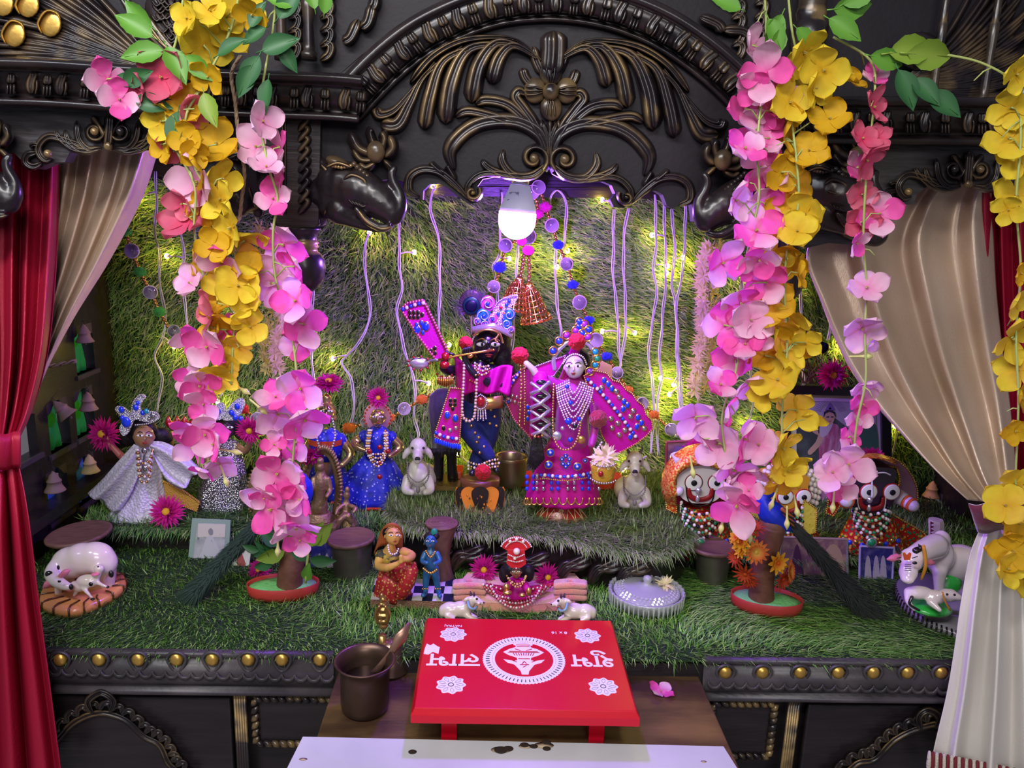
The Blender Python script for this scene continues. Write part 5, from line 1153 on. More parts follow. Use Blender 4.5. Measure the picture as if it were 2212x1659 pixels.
# crossed silver sleeve
Q('sleeve', t, magenta, lambda m: m.C([(1168,818,R-.05,17),(1166,860,R-.06,18),(1162,905,R-.06,18),(1158,938,R-.06,15)]))
m = M()
for k in range(4):
    y = 838+k*30; m.C([(1148,y+12,R-.085,4.5),(1166,y+4,R-.1,4.5),(1186,y-12,R-.085,4.5)], mi=0, n=6); m.C([(1148,y-10,R-.085,4),(1166,y+2,R-.098,4),(1184,y+14,R-.085,4)], mi=0, n=6)
    m.E(1169, y-12, R-.088, 12, 5, 6, mi=1)
m.build('sleeve_bands', [silver, skinb], t)
Q('black_tassel', t, hair, lambda m: [m.C([(1156+k*1.2,940,R-.085,3),(1152+k*2.6,985,R-.09,3.4),(1146+k*3.6,1018-abs(k-2)*4,R-.09,1.2)], n=6) for k in range(-2, 9)])
necklace(t, [(1148,940,-.09),(1160,944,-.1),(1172,940,-.09)], 4, R, jred, 'tassel_cap', mis=[jred, goldj])
# necklaces
for k in range(7):
    w_ = 12+k*4.5; b = 850+k*13; necklace(t, [(1241-w_,822+k*2,-.05),(1240-w_*.8,(822+b)/2,-.075),(1238,b,-.085),(1240+w_*.8,(822+b)/2,-.075),(1243+w_,824+k*2,-.05)], 2.5, R-.005, silver, 'silver_necklace', mis=[silver, pearl])
m = M()
for x, y, r_, k in ((1228,910,8,0),(1242,920,6,1),(1250,905,5,0),(1203,942,11,2),(1232,950,6,0),(1255,950,10,3),(1215,925,5,2),(1225,835,5,0),(1233,870,5,0)):
    m.E(x, y, R-.09, r_, 4, r_, mi=k)
m.build('brooches', [jblue, skinb, silver, goldj], t)
necklace(t, [(1196,830,-.05),(1194,890,-.08),(1196,940,-.09),(1206,965,-.1),(1222,972,-.1),(1240,962,-.1),(1252,930,-.09),(1262,860,-.07)], 3, R, goldj, 'gold_long_necklace')
# crown
cw = M(); cw.tube([P(x, y, R-.03) for x, y in cr([(1198,800),(1196,775),(1210,752),(1235,735),(1262,738),(1280,755),(1284,785),(1276,810)], 5)], W(5, R), n=8); cw = cw.build('crown', silver, t)
m = M()
for x, y, k in ((1208,737,0),(1195,758,0),(1224,724,1),(1250,706,0),(1262,700,1),(1244,714,1),(1272,712,0),(1270,728,1),(1286,760,2),(1290,775,3),(1286,788,2),(1274,802,1),(1258,720,0),(1252,695,0)):
    m.E(x, y, R-.035, 7, 4, 7, mi=k); m.tube([P(x+9*cos(a), y+9*sin(a), R-.036) for a in [2*pi*i/12 for i in range(12)]], W(1.8, R), mi=4, n=5, closed=True)
m.build('crown_gems', [jblue, mat('violet_gem', (.3,.03,.6), .1, coat=1), mat('teal_gem', (.01,.3,.45), .1, coat=1), jgreen, pinkgold], cw)
rose(t, 1246, 738, 19, R-.06); rose(t, 1123, 768, 19, R-.05)
limbs('arm', t, mat('silver_white_skin'), [[(1160,812,-.04,9),(1148,795,-.05,7),(1136,784,-.05,6)]], R)
m = M(); m.C([(1130,785,R-.045,4),(1142,790,R-.045,5),(1148,800,R-.04,6)]); m.build('red_ribbon', redcl, t)
necklace(t, [(1124,790,-.05),(1126,830,-.045),(1124,880,-.04),(1122,925,-.03)], 4, R, beadg, 'hanging_bead_string'); necklace(t, [(1132,790,-.05),(1134,850,-.045),(1133,918,-.03)], 3, R, beadg, 'hanging_bead_string')
rose(t, 1292, 905, 20, R-.08, mat('crimson_felt', (.3,.01,.03), .8, sheen=.5)); 
# basket
b, _ = thing('flower_basket', 'small yellow jewelled basket holding a white flower at the female deity\'s hand', 'basket', P(1305, 1040, R-.12)), 0
m = M(); m.LP(1303, [(1042,20,1300),(1030,23,1302),(1010,27,1303),(1002,29,1304)], R-.12, sq=.7, cap=False); m.build('basket_body', mat('yellow_basket', (.6,.35,.03), .5, bump=(200,.6)), b, mods=[('solid', .003)])
for yy in (1042, 1006): necklace(b, [(1276,yy-8,.0),(1290,yy,-.025),(1306,yy+2,-.03),(1322,yy,-.025),(1332,yy-6,.0)], 2.6, R-.12, silver, 'basket_trim')
m = M(); m.E(1298,1024,R-.15,6,3,7); m.build('basket_gem', jred, b)
m = M(); m.beads([(1278,1000,R-.12),(1288,975,R-.12),(1300,955,R-.11)], 2.6); m.build('handle', pearl, b)
wf = [o for o in bpy.data.objects if o.name.startswith('blossom')][0]
t2 = thing('white_flower', 'white spiky flower in the small jewelled basket', 'flower', P(1308, 985, R-.13))
for k in range(4): place(wf, t2, P(1306+k*6-8, 990-abs(k-1)*3, R-.13), W(30, R), (-.4+.3*k, -.8, .5), k)
t, _ = T_('pedestal', 'red painted lotus pedestal under the magenta skirted deity', 'pedestal', 1210, 1110, ZP)
m = M(); m.LP(1212, [(1130,66),(1118,62),(1104,52),(1090,38),(1078,30),(1070,30)], R, sq=.8); m.build('pedestal_body', mat('deep_red_paint', (.3,.012,.01), .35, coat=.4), t)
m = M()
pp = lambda a, y, r: P(1212, y, R)+Vector((W(r,R)*1.02*cos(a), .8*W(r,R)*1.02*sin(a), 0))
for k in range(7):
    a = -pi+.3+k*.4; m.tube([pp(a-.2,1118,62),pp(a-.15,1104,52),pp(a,1090,38.5),pp(a+.15,1104,52),pp(a+.2,1118,62)], .0014, n=5)
for k in range(7): m.E(1212+4*cos(k), 1104+4*sin(k), R-W(44,R)*.8, 1.8, 1, 1.8, n=(6,4))
m.build('painted_lines', mat('cream_paint', (.75,.5,.25), .5), t)
# peacock feather eye stuck in the backdrop
t = thing('peacock_feather', 'peacock feather with dark eye standing behind the jewelled crown', 'feather', P(1017, 700, 2.06))
m = M(); m.C([(1022,760,2.06,2),(1018,700,2.06,1.6),(1016,650,2.06,1)]); m.build('quill', mat('quill', (.3,.22,.15), .5), t)
m = M(); rs = random.Random(3)
for k in range(260):
    a = rs.uniform(-2.6, 2.6)-pi/2; r1, r2 = 14, rs.uniform(26, 44); c = (1017, 656); s_ = .8
    m.add([P(c[0]+r1*cos(a), c[1]+r1*sin(a)+6, 2.06), P(c[0]+r1*cos(a)+1.5, c[1]+r1*sin(a)+8, 2.058), P(c[0]+r2*cos(a+.1), c[1]+r2*sin(a+.1), 2.055+rs.uniform(-.01,.01))], [(0,1,2)])
m.build('barbs', mat('feather_barbs', (.08,.05,.09), .5, sheen=.5), t)
m = M(); m.E(1017,654,2.056,25,2,28,mi=0); m.E(1018,660,2.053,19,2,19,mi=1); m.E(1018,661,2.050,13,2,13,mi=2); m.build('eye_spot', [mat('feather_brown', (.06,.04,.045), .35, metal=.4), mat('feather_teal', (.008,.05,.06), .3, metal=.5), mat('feather_navy', (.008,.008,.035), .3, metal=.5)], t)
# dark draped statue behind the sash
t, _ = T_('draped_statue', 'dark statue wrapped in black cloth behind the magenta hanging sash', 'statue', 960, 1040, ZP); d = 2.10
Q('wrap', t, mat('black_purple_cloth', (.03,.015,.05), .6, sheen=.5, bump=(40,.5)), lambda m: m.LP(958, [(975,30,962),(930,30,960),(880,30,955),(855,27,955),(842,16,958),(838,4,960)], d, n=40, flute=9, fa=.06))
limbs('legs', t, black, [[(948,960,0,13),(948,1000,0,11),(946,1034,0,12)],[(976,960,0,13),(976,1000,0,11),(978,1034,0,12)]], d)
m = M(); m.box(P(962,1042,d), (W(34,d),.05,W(5,d))); m.build('base', brassm, t, smooth=False)
Q('fringe', t, hair, lambda m: [m.C([(930+k*3,970,d-.05,2),(929+k*3,985+4*sin(k),d-.052,1.4)], n=5, sm=1) for k in range(22)])
# brass bowl, red tray, small reds
t, d = T_('brass_bowl', 'dark brass bowl on the platform between the two main deities', 'bowl', 1103, 1042, ZP); d = 2.08
m = M(); m.LP(1103, [(1052,18),(1046,26),(1030,34),(1005,37),(992,37),(985,39),(984,38),(988,35),(1005,34),(1030,28),(1040,10),(1041,1)], d, sq=.95, cap=True); m.build('bowl', mat('aged_brass', (.3,.24,.13), .3, metal=.9), t)
m = M()
for k in range(12): m.E(1090+random.random()*26, 1003+random.random()*8, d-.02, 5, 5, 4, n=(7,5))
m.build('petals', mat('dry_petals', (.2,.1,.03), .8), t)
for i, (x0, x1, y0, y1) in enumerate(((1122,1150,1022,1046),(1262,1345,1025,1052),(978,1000,1010,1030))):
    dd = 2.14; m = M(); c = P((x0+x1)/2, (y0+y1)/2, dd); m.box(c, (W((x1-x0)/2, dd), .03, W((y1-y0)/2, dd)))
    o = m.build('red_box', mat('glossy_red_plastic', (.75,.05,.02), .3, coat=.4), smooth=False, mods=[('bevel', .004)]); mark(o, ['small red box beside the brass bowl behind the black tassel','red box behind the jewelled basket','tiny red box behind the black wrapped statue'][i], 'box', 'red boxes behind the main deities')
# paper-brown card behind the consort
o = Q('brown_card', None, mat('kraft_card', (.75,.45,.22), .7, bump=(60,.2)), lambda m: m.prism([(1280,800),(1290,775),(1322,790),(1322,838),(1300,830)], R+.05, .004), smooth=False); mark(o, 'plain tan paper card leaning behind the female deity\'s crown', 'card')
# ============================================================ stone cows on plinths
def sitting_cow(lab, fx, d, zf, grp):
    X = lambda x: fx(x, 0)[0]; Yv = lambda x, y: fx(x, y)[1]
    t = thing('cow_figurine', lab, 'figurine', P(*fx(900, 1090), d), grp)
    F = lambda L_: [(fx(e[0], e[1])[0], fx(e[0], e[1])[1], *e[2:]) for e in L_]
    m = M()
    for x, y, dd, rx, ry, rz in F([(903,1022,-.01,24,24,34),(906,1045,.03,34,50,28),(915,1030,.07,34,46,30),(903,965,-.035,19,18,20),(902,985,-.055,12,16,14),(902,995,-.065,9,9,7)]): m.E(x, y, d+dd, rx, ry, rz, n=(18,12))
    for l in ([(882,1035,-.03,13),(876,1058,-.05,10),(890,1064,-.07,7)],[(924,1035,-.03,13),(930,1058,-.05,10),(918,1064,-.07,7)],[(893,968,-.03,7),(880,976,-.03,8),(872,988,-.03,5)],[(913,968,-.03,7),(925,976,-.03,8),(932,988,-.03,5)]):
        m.C([(x, y, d+a, r) for x, y, a, r in F(l)], n=10)
    blob('body', m, marblew, t, .0035, 3)
    m = M()
    for x, y, r in ((891,968,3),(915,968,3),(898,992,2.4),(906,992,2.4)): q = F([(x,y)])[0]; m.E(*q, d-.062 if y < 980 else d-.083, r, 3, r, n=(8,6))
    m.E(*F([(902,990)])[0], d-.078, 6, 4, 3.4); m.build('eyes_and_nostrils', black, t)
    m = M()
    for s_ in (-1, 1): m.C([(*F([(903+s_*10,952)])[0], d-.03, 4),(*F([(903+s_*16,942)])[0], d-.03, 2.5),(*F([(903+s_*15,934)])[0], d-.03, 1)], n=7)
    m.build('horns', mat('grey_horn', (.12,.11,.1), .4), t)
    for k, r_ in ((0,1.8),(1,2.2)):
        necklace(t, F([(880,1000,-.04),(882,1025+k*10,-.075),(903,1042+k*10,-.09),(924,1025+k*10,-.075),(926,1000,-.04)]), r_, d, mat('grey_stone_beads', (.22,.2,.18), .5), 'carved_garland')
    m = M(); m.E(*F([(903,1058)])[0], d-.09, 5, 5, 8); m.build('bell', mat('grey_stone_beads'), t)
    m = M(); c = P(*fx(900, 1081), d+.02); m.box(c, (W(40,d), .075, W(10,d))); m.box(c+Vector((0,0,W(9,d))), (W(42,d), .08, W(2,d))); m.box(c-Vector((0,0,W(9,d))), (W(43,d), .082, W(2,d)))
    m.build('plinth', mat('grey_plinth', (.3,.29,.26), .5, bump=(50,.3)), t, smooth=False, mods=[('bevel', .002)])
sitting_cow('white stone cow sitting on a plinth left of the flute player', lambda x, y: (x, y), G(898,1086,ZP).y+.045, ZP, 'stone cows on plinths')
sitting_cow('white stone cow sitting on a plinth right of the jewelled basket', lambda x, y: (1382-(x-900)*1.02-8, y+28), G(1380,1114,ZP).y+.045, ZP, 'stone cows on plinths')
# ============================================================ white lace doll
ZS = .75
t, d = T_('doll_figure', 'doll with brown painted face in white lace dress raising a magenta flower', 'figurine', 300, 1125, ZS, 'dressed dolls on the left step'); d = 1.99
face(t, 311, 943, 25, d-.03, mat('brown_painted_skin', (.32,.17,.09), .35, coat=.3), .15, black, 1.2)
ells('hair', t, hair, [(305,928,.0,34,24,26),(278,945,.02,18,18,20),(262,955,.03,14,14,14),(345,940,.02,22,18,20),(360,945,.03,14,12,14)], d, .004)
Q('dress', t, lace, lambda m: m.LP(310, [(1136,86,300),(1128,84,302),(1110,66,305),(1075,44,312),(1040,34,316),(1000,30,316),(970,26,314),(962,14,313)], d, n=70, sq=.62, flute=9, fa=.09, cap=False), mods=[('solid', .003)])
def wing(t, A, B, dd, mm, n=16, amp=.012):
    a, b = cr(A, 6), cr(B, 6); k = min(len(a), len(b))
    m = M(); m.sheet([[(a[i][0]+(b[i][0]-a[i][0])*u, a[i][1]+(b[i][1]-a[i][1])*u+5*sin(u*11)*i/k, dd+amp*sin(u*10+i*.15)*(.3+i/k)) for u in [j/n for j in range(n+1)]] for i in range(k)])
    m.build('sleeve', mm, t, mods=[('solid', .003)])
wing(t, [(290,960),(252,1000),(222,1035),(190,1066)], [(312,965),(305,1010),(285,1065),(258,1110)], d-.035, lace)
wing(t, [(318,955),(352,955),(392,975),(432,1012)], [(322,965),(338,1000),(360,1040),(392,1062)], d-.03, lace)
limbs('arm', t, mat('rose_skin', (.45,.12,.12), .4), [[(262,985,0,8),(248,970,0,7),(234,955,0,7)]], d, extra=[(230,950,0,9,6,9)])
panel('sash', t, [(352,1040),(395,1060),(430,1085),(425,1105),(385,1090),(350,1075)], d, mat('gold_net', (.55,.3,.05), .5, bump=(250,1)), goldj, 2)
for k in range(4): necklace(t, [(298-k,972,-.04),(300,990+k*12,-.07),(312,1002+k*14,-.08),(324,990+k*12,-.07),(330,972,-.04)], 3.2, d-.005, pearl, 'pearl_necklace', mis=[pearl, beadg])
m = M(); m.E(312,974,d-.07,7,4,8); m.E(313,1012,d-.09,6,4,8); m.build('pendant', mirror, t)
hd = M()
for p_ in ([(278,928),(262,900),(250,885),(256,878),(272,884),(288,902)],[(286,905),(286,880),(292,862),(305,852),(314,858),(308,866),(302,880),(306,902)],[(300,905),(318,890),(338,892),(342,905),(320,912)],[(268,912),(258,925),(266,942),(280,930)]):
    hd.prism(cr(p_, 4, True), d-.05, .006)
hd = hd.build('crown', matvor('pearl_lilac', (.45,.4,.6), (.8,.78,.85), 300, .5, .3, .4, bump=.8), t, smooth=False)
m = M()
for x, y, r_, k in ((262,885,6,0),(264,903,5,0),(272,912,10,0),(293,880,6,0),(297,870,4,0),(308,892,5,0),(316,888,5,1),(330,898,6,2),(322,905,4,2)): m.E(x, y, d-.055, r_, 4, r_*1.2, mi=k)
m.build('crown_gems', [jblue, mat('teal_gem'), mirror], hd)
for p_ in ([(278,932),(262,900),(250,885),(256,878),(274,886),(290,908)],[(286,908),(285,880),(292,862),(305,852),(314,862)],[(302,908),(318,890),(340,894),(342,905),(320,915),(290,918)]): necklace(hd, [(x,y,-.053) for x,y in p_], 2, d, silver, 'bead_edge')
# red cupped hands figurine
t, _ = T_('tulip_ornament', 'pair of red tulip shaped ornaments on gold stems behind the white dressed doll', 'ornament', 380, 1060, ZS)
for x in (373, 408):
    m = M(); m.C([(x,965,2.15,3),(x-1,930,2.15,4)]); m.build('stem', goldp, t)
    m = M()
    for s_ in (-1, 1): m.C([(x,925,2.15,6),(x+s_*9,912,2.14,7),(x+s_*9,900,2.14,2)])
    m.E(x, 918, 2.15, 9, 9, 9); m.build('bloom', mat('glossy_dark_red', (.45,.01,.015), .3, coat=.5), t)
# ============================================================ sequin doll
t, d = T_('doll_figure', 'doll in a glittering silver sequin dress half hidden by pink flowers', 'figurine', 480, 1105, ZS, 'dressed dolls on the left step'); d = 2.06
face(t, 487, 925, 24, d, mat('dark_skin_paint', (.06,.035,.03), .4), .1, black, 1.2)
ells('hair', t, hair, [(490,915,.01,30,22,26),(520,930,.02,16,14,22),(462,935,.02,14,12,20)], d, .004)
Q('dress', t, sequin, lambda m: m.LP(480, [(1100,62,484),(1085,60,484),(1050,52,484),(1010,42,488),(975,32,490),(955,24,490),(948,10,490)], d, n=50, sq=.65, flute=8, fa=.05), label='silver sequin dress')
limbs('arm', t, mat('brown_painted_skin'), [[(512,965,0,9),(530,975,-.01,7),(540,955,-.03,6),(540,935,-.03,6)],[(466,965,0,9),(450,990,-.02,7),(455,1010,-.03,6)]], d)
m = M()
for p_ in ([(455,905),(462,880),(475,870),(486,880),(480,905)],[(480,905),(500,872),(520,860),(528,875),(510,905)]): m.prism(cr(p_, 4, True), d-.045, .006)
c_ = m.build('crown', mat('pearl_lilac'), t, smooth=False)
m = M()
for x, y in ((470,888),(500,892),(512,878),(508,902),(520,905)): m.E(x, y, d-.05, 6, 4, 7)
m.build('crown_gems', jblue, c_)
m = M(); m.LP(482, [(1120,40),(1114,42),(1108,38),(1102,40),(1097,34)], d, sq=.7); m.build('base', brassm, t)
necklace(t, [(470,955,-.03),(478,985,-.06),(492,995,-.07),(504,982,-.06),(508,955,-.03)], 3, d, pearl)
# ============================================================ brass faced couple
bz = mat('polished_brass_face', (.62,.42,.2), .25, metal=.85)
def brass_doll(lab, x, top, d, female):
    t = thing('brass_figure', lab, 'figurine', P(x, 1080, d), 'brass faced pair in blue cloth')
    fy = top
    face(t, x, fy, 19 if female else 22, d-.03, bz, 0, black, 1.1)
    if not female:
        m = M(); m.LP(706, [(908,21),(900,22),(898,19),(892,21),(888,18),(882,20),(878,17),(872,12),(862,9),(856,11),(850,3)], d-.02, sq=.9); m.build('cap', bz, t)
        limbs('body', t, bz, [[(705,935,0,13),(705,970,0,28),(703,1010,0,26)],[(735,950,0,12),(752,968,0,11),(757,985,-.01,9),(738,1005,-.03,8)],[(676,950,0,12),(662,975,0,10)]], d, .004)
        Q('tunic', t, blueprint, lambda m: (m.LP(704, [(990,34),(965,36),(945,37),(932,27),(926,15)], d-.004, n=30, sq=.8), m.E(735,952,d,16,14,18)))
        Q('trousers', t, blueprint, lambda m: m.LP(704, [(1075,54,720),(1050,48,715),(1020,42,708),(1000,34,704),(988,30,704)], d+.01, n=60, sq=.55, flute=8, fa=.08))
        Q('belt', t, mat('orange_red_trim', (.6,.06,.02), .5, bump=(300,1)), lambda m: m.LP(704, [(957,38),(945,38.5)], d-.004, n=30, sq=.82, cap=False))
        for s_ in (-1, 1): necklace(t, [(704+s_*14,905,-.04),(704+s_*20,940,-.06),(704+s_*10,975,-.07),(704,985,-.07)], 3, d, silver, 'silver_chain')
        m = M(); m.C([(701,878,d-.055,1.2),(704,892,d-.055,1.2),(708,878,d-.055,1.2)]); m.build('forehead_mark', black, t)
    else:
        ells('veil', t, mat('pink_veil', (.75,.3,.5), .6, sheen=.4), [(x,fy-2,.02,31,14,32)], d)
        m = M()
        for k in range(16): a = pi*.85+pi*1.3*k/15; m.E(x+29*cos(a), fy+29*sin(a), d+.01, 2.6, 2.6, 2.6, n=(6,4))
        m.build('veil_beads', redcl, t)
        limbs('body', t, bz, [[(x,fy+22,0,10),(x,955,0,24),(x,985,0,22)],[(x+30,945,0,10),(x+48,962,0,10),(x+40,975,-.01,8),(x+26,985,-.03,7)],[(x-30,942,0,10),(x-50,955,0,10),(x-44,965,-.02,8),(x-28,972,-.03,7)]], d, .004)
        Q('blouse', t, blueprint, lambda m: (m.LP(x, [(990,27),(972,30),(955,31),(940,31),(928,23),(921,12)], d-.006, n=30, sq=.85), m.E(x+30,944,d,12,12,14), m.E(x-30,942,d,12,12,14)))
        Q('skirt', t, blueprint, lambda m: m.LP(x-5, [(1082,88,803),(1070,86,803),(1040,72,805),(1010,50,810),(985,30,815),(975,22,816)], d, n=80, sq=.6, flute=11, fa=.06, cap=False), mods=[('solid', .003)])
        Q('hem', t, mat('orange_red_trim'), lambda m: m.LP(x-14, [(1084,89),(1077,89)], d, n=60, sq=.6, flute=11, fa=.05, cap=False), mods=[('solid', .003)])
        for k in range(4): necklace(t, [(x-20+k*2,930,-.04),(x-24+k*2,975,-.07),(x,1008-k*9,-.09),(x+20-k*2,975,-.07),(x+20-k*2,930,-.04)], 2.8, d, pinkgold, 'jewel_chain', mis=[pearl, pinkgold])
        m = M()
        for y in (966, 1000, 1030): m.E(x+4, y, d-.085, 6, 4, 6)
        m.E(x-18,975,d-.08,6,4,6); m.E(x+22,975,d-.08,6,4,6); m.build('ruby_brooches', jred, t)
brass_doll('brass faced male figurine with ringed cap in blue printed clothes', 705, 890, 2.12, False)
brass_doll('brass faced female figurine in pink veil and wide blue printed skirt', 816, 902, 2.10, True)
# ============================================================ bronze statues
t, d = T_('bronze_statue', 'pale bronze standing statue on square base with tall feathered halo', 'statue', 695, 1150, ZS); d = 1.97
limbs('figure', t, bronze, [[(693,1018,-.03,9),(693,1040,-.03,17),(692,1070,-.03,15),(690,1095,-.03,19)],[(678,1035,-.035,7),(672,1058,-.05,6),(668,1075,-.06,5)],[(708,1035,-.035,7),(713,1058,-.04,6),(706,1072,-.06,5)],[(685,1085,-.035,9),(682,1110,-.035,8)],[(698,1085,-.035,9),(700,1110,-.035,8)]], d, .0025, extra=[(692,1008,-.035,9,9,11),(692,995,-.035,8,8,8)])
m = M(); q = cr([(662,1110),(655,1060),(665,1010),(692,975),(715,985),(728,1020),(732,1060),(726,1110)], 6)
m.tube([P(x, y, d+.01) for x, y in q], W(9, d), n=8, flat=.5)
for i, (x, y) in enumerate(q[::1]): m.C([(x,y,d,3),(x+(x-694)*.16,y+(y-1060)*.1,d-.002,4),(x+(x-694)*.25,y+(y-1060)*.16,d,1)], n=6, sm=1)
m.build('halo', bronze, t)
m = M(); m.LP(690, [(1122,34),(1112,28),(1106,24)], d-.03, sq=.8); c = P(688, 1134, d-.03); m.box(c, (W(46,d), .05, W(13,d))); m.box(c+Vector((0,0,-W(13,d))), (W(52,d), .055, W(4,d))); m.build('base', bronze, t, smooth=False, mods=[('bevel', .002)])
t, d = T_('bronze_statue', 'small pale bronze seated winged statue beside the haloed one', 'statue', 745, 1130, ZS); d = 1.95
limbs('figure', t, bronze, [[(748,1080,0,6),(748,1096,0,11),(746,1112,0,12)],[(740,1092,-.01,5),(730,1100,-.02,5),(726,1110,-.03,4)],[(756,1092,-.01,5),(768,1098,-.02,5),(764,1106,-.03,4)],[(744,1115,-.02,9),(734,1124,-.03,7),(730,1138,-.03,6)],[(752,1115,-.02,9),(758,1126,-.02,7)]], d, .0022, extra=[(749,1070,0,8,8,10),(750,1058,0,6,6,8)])
Q('rock_base', t, bronze, lambda m: m.LP(750, [(1142,30),(1132,26),(1120,18),(1112,10)], d, n=9, sq=.8))
t, d = T_('bronze_statue', 'pale bronze crouching statue mostly hidden behind the left pink flowers', 'statue', 575, 1110, ZS); d = 2.0
limbs('figure', t, bronze, [[(572,1050,0,12),(572,1080,0,20),(570,1105,0,24)],[(560,1075,-.02,7),(552,1095,-.03,6)]], d, .0025, extra=[(573,1045,0,15,12,13),(572,1112,0,30,20,12)])
m = M(); q = cr([(548,1100),(545,1050),(560,1010),(590,985),(620,1000),(632,1050),(628,1100)], 6)
for i, (x, y) in enumerate(q): m.C([(x,y,d+.02,3),(x+(x-590)*.2,y+(y-1050)*.12,d+.018,4),(x+(x-590)*.3,y+(y-1050)*.2,d+.02,1)], n=6, sm=1)
m.tube([P(x, y, d+.02) for x, y in q], W(9, d), n=8); m.build('halo', bronze, t)
# ============================================================ round eyed deities
ZR = .73
def round_eyed(lab, hx, hy, d, fm, rim, kind):
    t = thing('round_eyed_deity', lab, 'figurine', P(hx, 1180, d), 'three round eyed wooden deities')
    w_, h_ = (50, 50) if kind != 'y' else (44, 44)
    m = M(); c = [(hx-w_*.92,hy-h_*.85),(hx+w_*.92,hy-h_*.85),(hx+w_,hy-h_*.3),(hx+w_*.96,hy+h_*.55),(hx+w_*.6,hy+h_*.95),(hx,hy+h_*1.05),(hx-w_*.6,hy+h_*.95),(hx-w_*.96,hy+h_*.55),(hx-w_,hy-h_*.3)]
    m.prism(cr(c, 5, True), d-.045, .06); hd = m.build('head', fm, t, smooth=False, mods=[('bevel', .012)])
    o = []
    for s_ in (-1, 1):
        ex, e2 = hx+s_*w_*(.47 if kind != 'y' else .42), hy-h_*.12; R_ = w_*(.36 if kind != 'y' else .38); ax = Vector((.02*s_,-1,0))
        for r_, zz, mm, nm in ((1.12,.0465,rim,'eye_rim'),(1.0,.049,eyew,'eye_white'),(.36,.052,black,'pupil')):
            m = M(); cc = P(ex, e2, d); m.lathe(cc, [(W(R_*r_,d), zz-.006),(W(R_*r_,d), zz),(W(R_*r_*.85,d), zz+.001)], axis=ax, n=32); m.build(nm, mm, hd)
    m = M()
    y0 = hy+h_*.55
    m.C([(hx-w_*.5,y0-8,d-.049,4),(hx-w_*.42,y0+10,d-.05,6),(hx,y0+17,d-.05,6),(hx+w_*.42,y0+10,d-.05,6),(hx+w_*.5,y0-8,d-.049,4)], n=8, flat=.4); m.build('smile', mat('mouth_red', (.26,.008,.008), .4), hd)
    m = M(); m.C([(hx-w_*.62,y0-12,d-.047,1.6),(hx-w_*.5,y0+20,d-.047,1.6),(hx,y0+30,d-.047,1.6),(hx+w_*.5,y0+20,d-.047,1.6),(hx+w_*.62,y0-12,d-.047,1.6)], n=5)
    if kind == 'b':
        m.C([(hx,hy-h_*.74,d-.05,2),(hx+1,hy,d-.052,2.6),(hx+1,hy+h_*.35,d-.054,3)], n=6)
        for s_ in (-1, 1): m.C([(hx,hy-h_*.3,d-.05,1.5),(hx+s_*10,hy-h_*.6,d-.05,1.5),(hx+s_*12,hy-h_*.74,d-.05,1.5)], n=5); m.C([(hx+s_*10,hy-h_*.66,d-.05,2),(hx+s_*28,hy-h_*.68,d-.05,2),(hx+s_*40,hy-h_*.58,d-.05,2)], n=5)
    m.build('painted_lines', whitep if kind == 'b' else black, hd)
    if kind != 'y':
        m = M(); m.E(hx-4, hy+h_*.5, d-.055, 7, 5, 8); m.E(hx-6, hy+h_*.85, d-.06, 5, 4, 9); m.build('nose_ornament', silver, hd)
    # dress, necklaces
    Q('dress', t, brocade, lambda m: m.LP(hx, [(1192,84,hx),(1170,78,hx),(1140,62,hx),(1110,44,hx),(1095,36,hx)], d+.01, n=60, sq=.6, flute=8, fa=.06), label='red and gold embroidered dress')
    for k in range(5): necklace(t, [(hx-w_*.82,1085+k*5,-.03),(hx-w_*.6,1102+k*10,-.06),(hx,1112+k*13,-.075),(hx+w_*.6,1102+k*10,-.06),(hx+w_*.82,1085+k*5,-.03)], 4.2, d, pearl, 'pearl_necklace', mis=[pearl, jgreen if k % 2 else black])
    m = M(); m.E(hx, 1172, d-.085, 13, 5, 13, mi=1); m.E(hx, 1172, d-.09, 9, 5, 9, mi=0)
    for k in range(10): m.E(hx-60+k*13, 1178-abs(k-4.5)*3+4*(k % 2), d-.07+abs(k-4.5)*.008, 6, 4, 6, mi=2+(k % 2))
    m.build('gem_brooches', [jgreen, silver, goldj, jblue], t)
    return t, hd
t, h = round_eyed('black square faced round eyed deity with white and orange arms', 1883, 1055, 1.90, mat('black_lacquer', (.02,.008,.02), .2, coat=.8), mat('red_rim', (.45,.02,.02), .4), 'b')
for s_, l in ((-1, [(1838,1062,0,17),(1828,1072,-.05,16),(1828,1082,-.09,15)]), (1, [(1930,1068,0,18),(1950,1078,-.03,17),(1972,1092,-.06,14)])):
    m = M(); m.C([(x, y, 1.90+a, r) for x, y, a, r in l]); a_ = m.build('arm', mat('lilac_white_paint', (.7,.62,.75), .35), t)
    m = M(); e = l[-1]; e0 = l[-2]
    for k in (.35, .8): x = e0[0]+(e[0]-e0[0])*k; y = e0[1]+(e[1]-e0[1])*k; q0 = P(x,y,1.9+e0[2]+(e[2]-e0[2])*k); q1 = P(x+(e[0]-e0[0])*.2,y+(e[1]-e0[1])*.2,1.9+e0[2]+(e[2]-e0[2])*(k+.2)); m.tube([q0,q1], W(e[3]*1.12+ (1-k)*1.5,1.9), n=14)
    m.build('orange_bands', mat('orange_band', (.75,.12,.03), .4), a_)
panel('cloak', t, cr([(1836,1000),(1880,985),(1930,990),(1965,1020),(1982,1060),(1975,1100),(1940,1085),(1938,1010),(1836,1006)], 3, True), 1.925, mat('mauve_satin', (.4,.2,.3), .35, metal=.2), goldj, 2.6)
Q('headcloth', t, goldbro, lambda m: m.sheet([[(1835+u*100, 1003-14*sin(pi*u)-v*9, 1.845+v*.09) for u in [i/14 for i in range(15)]] for v in [j/4 for j in range(5)]]), mods=[('solid', .003)])
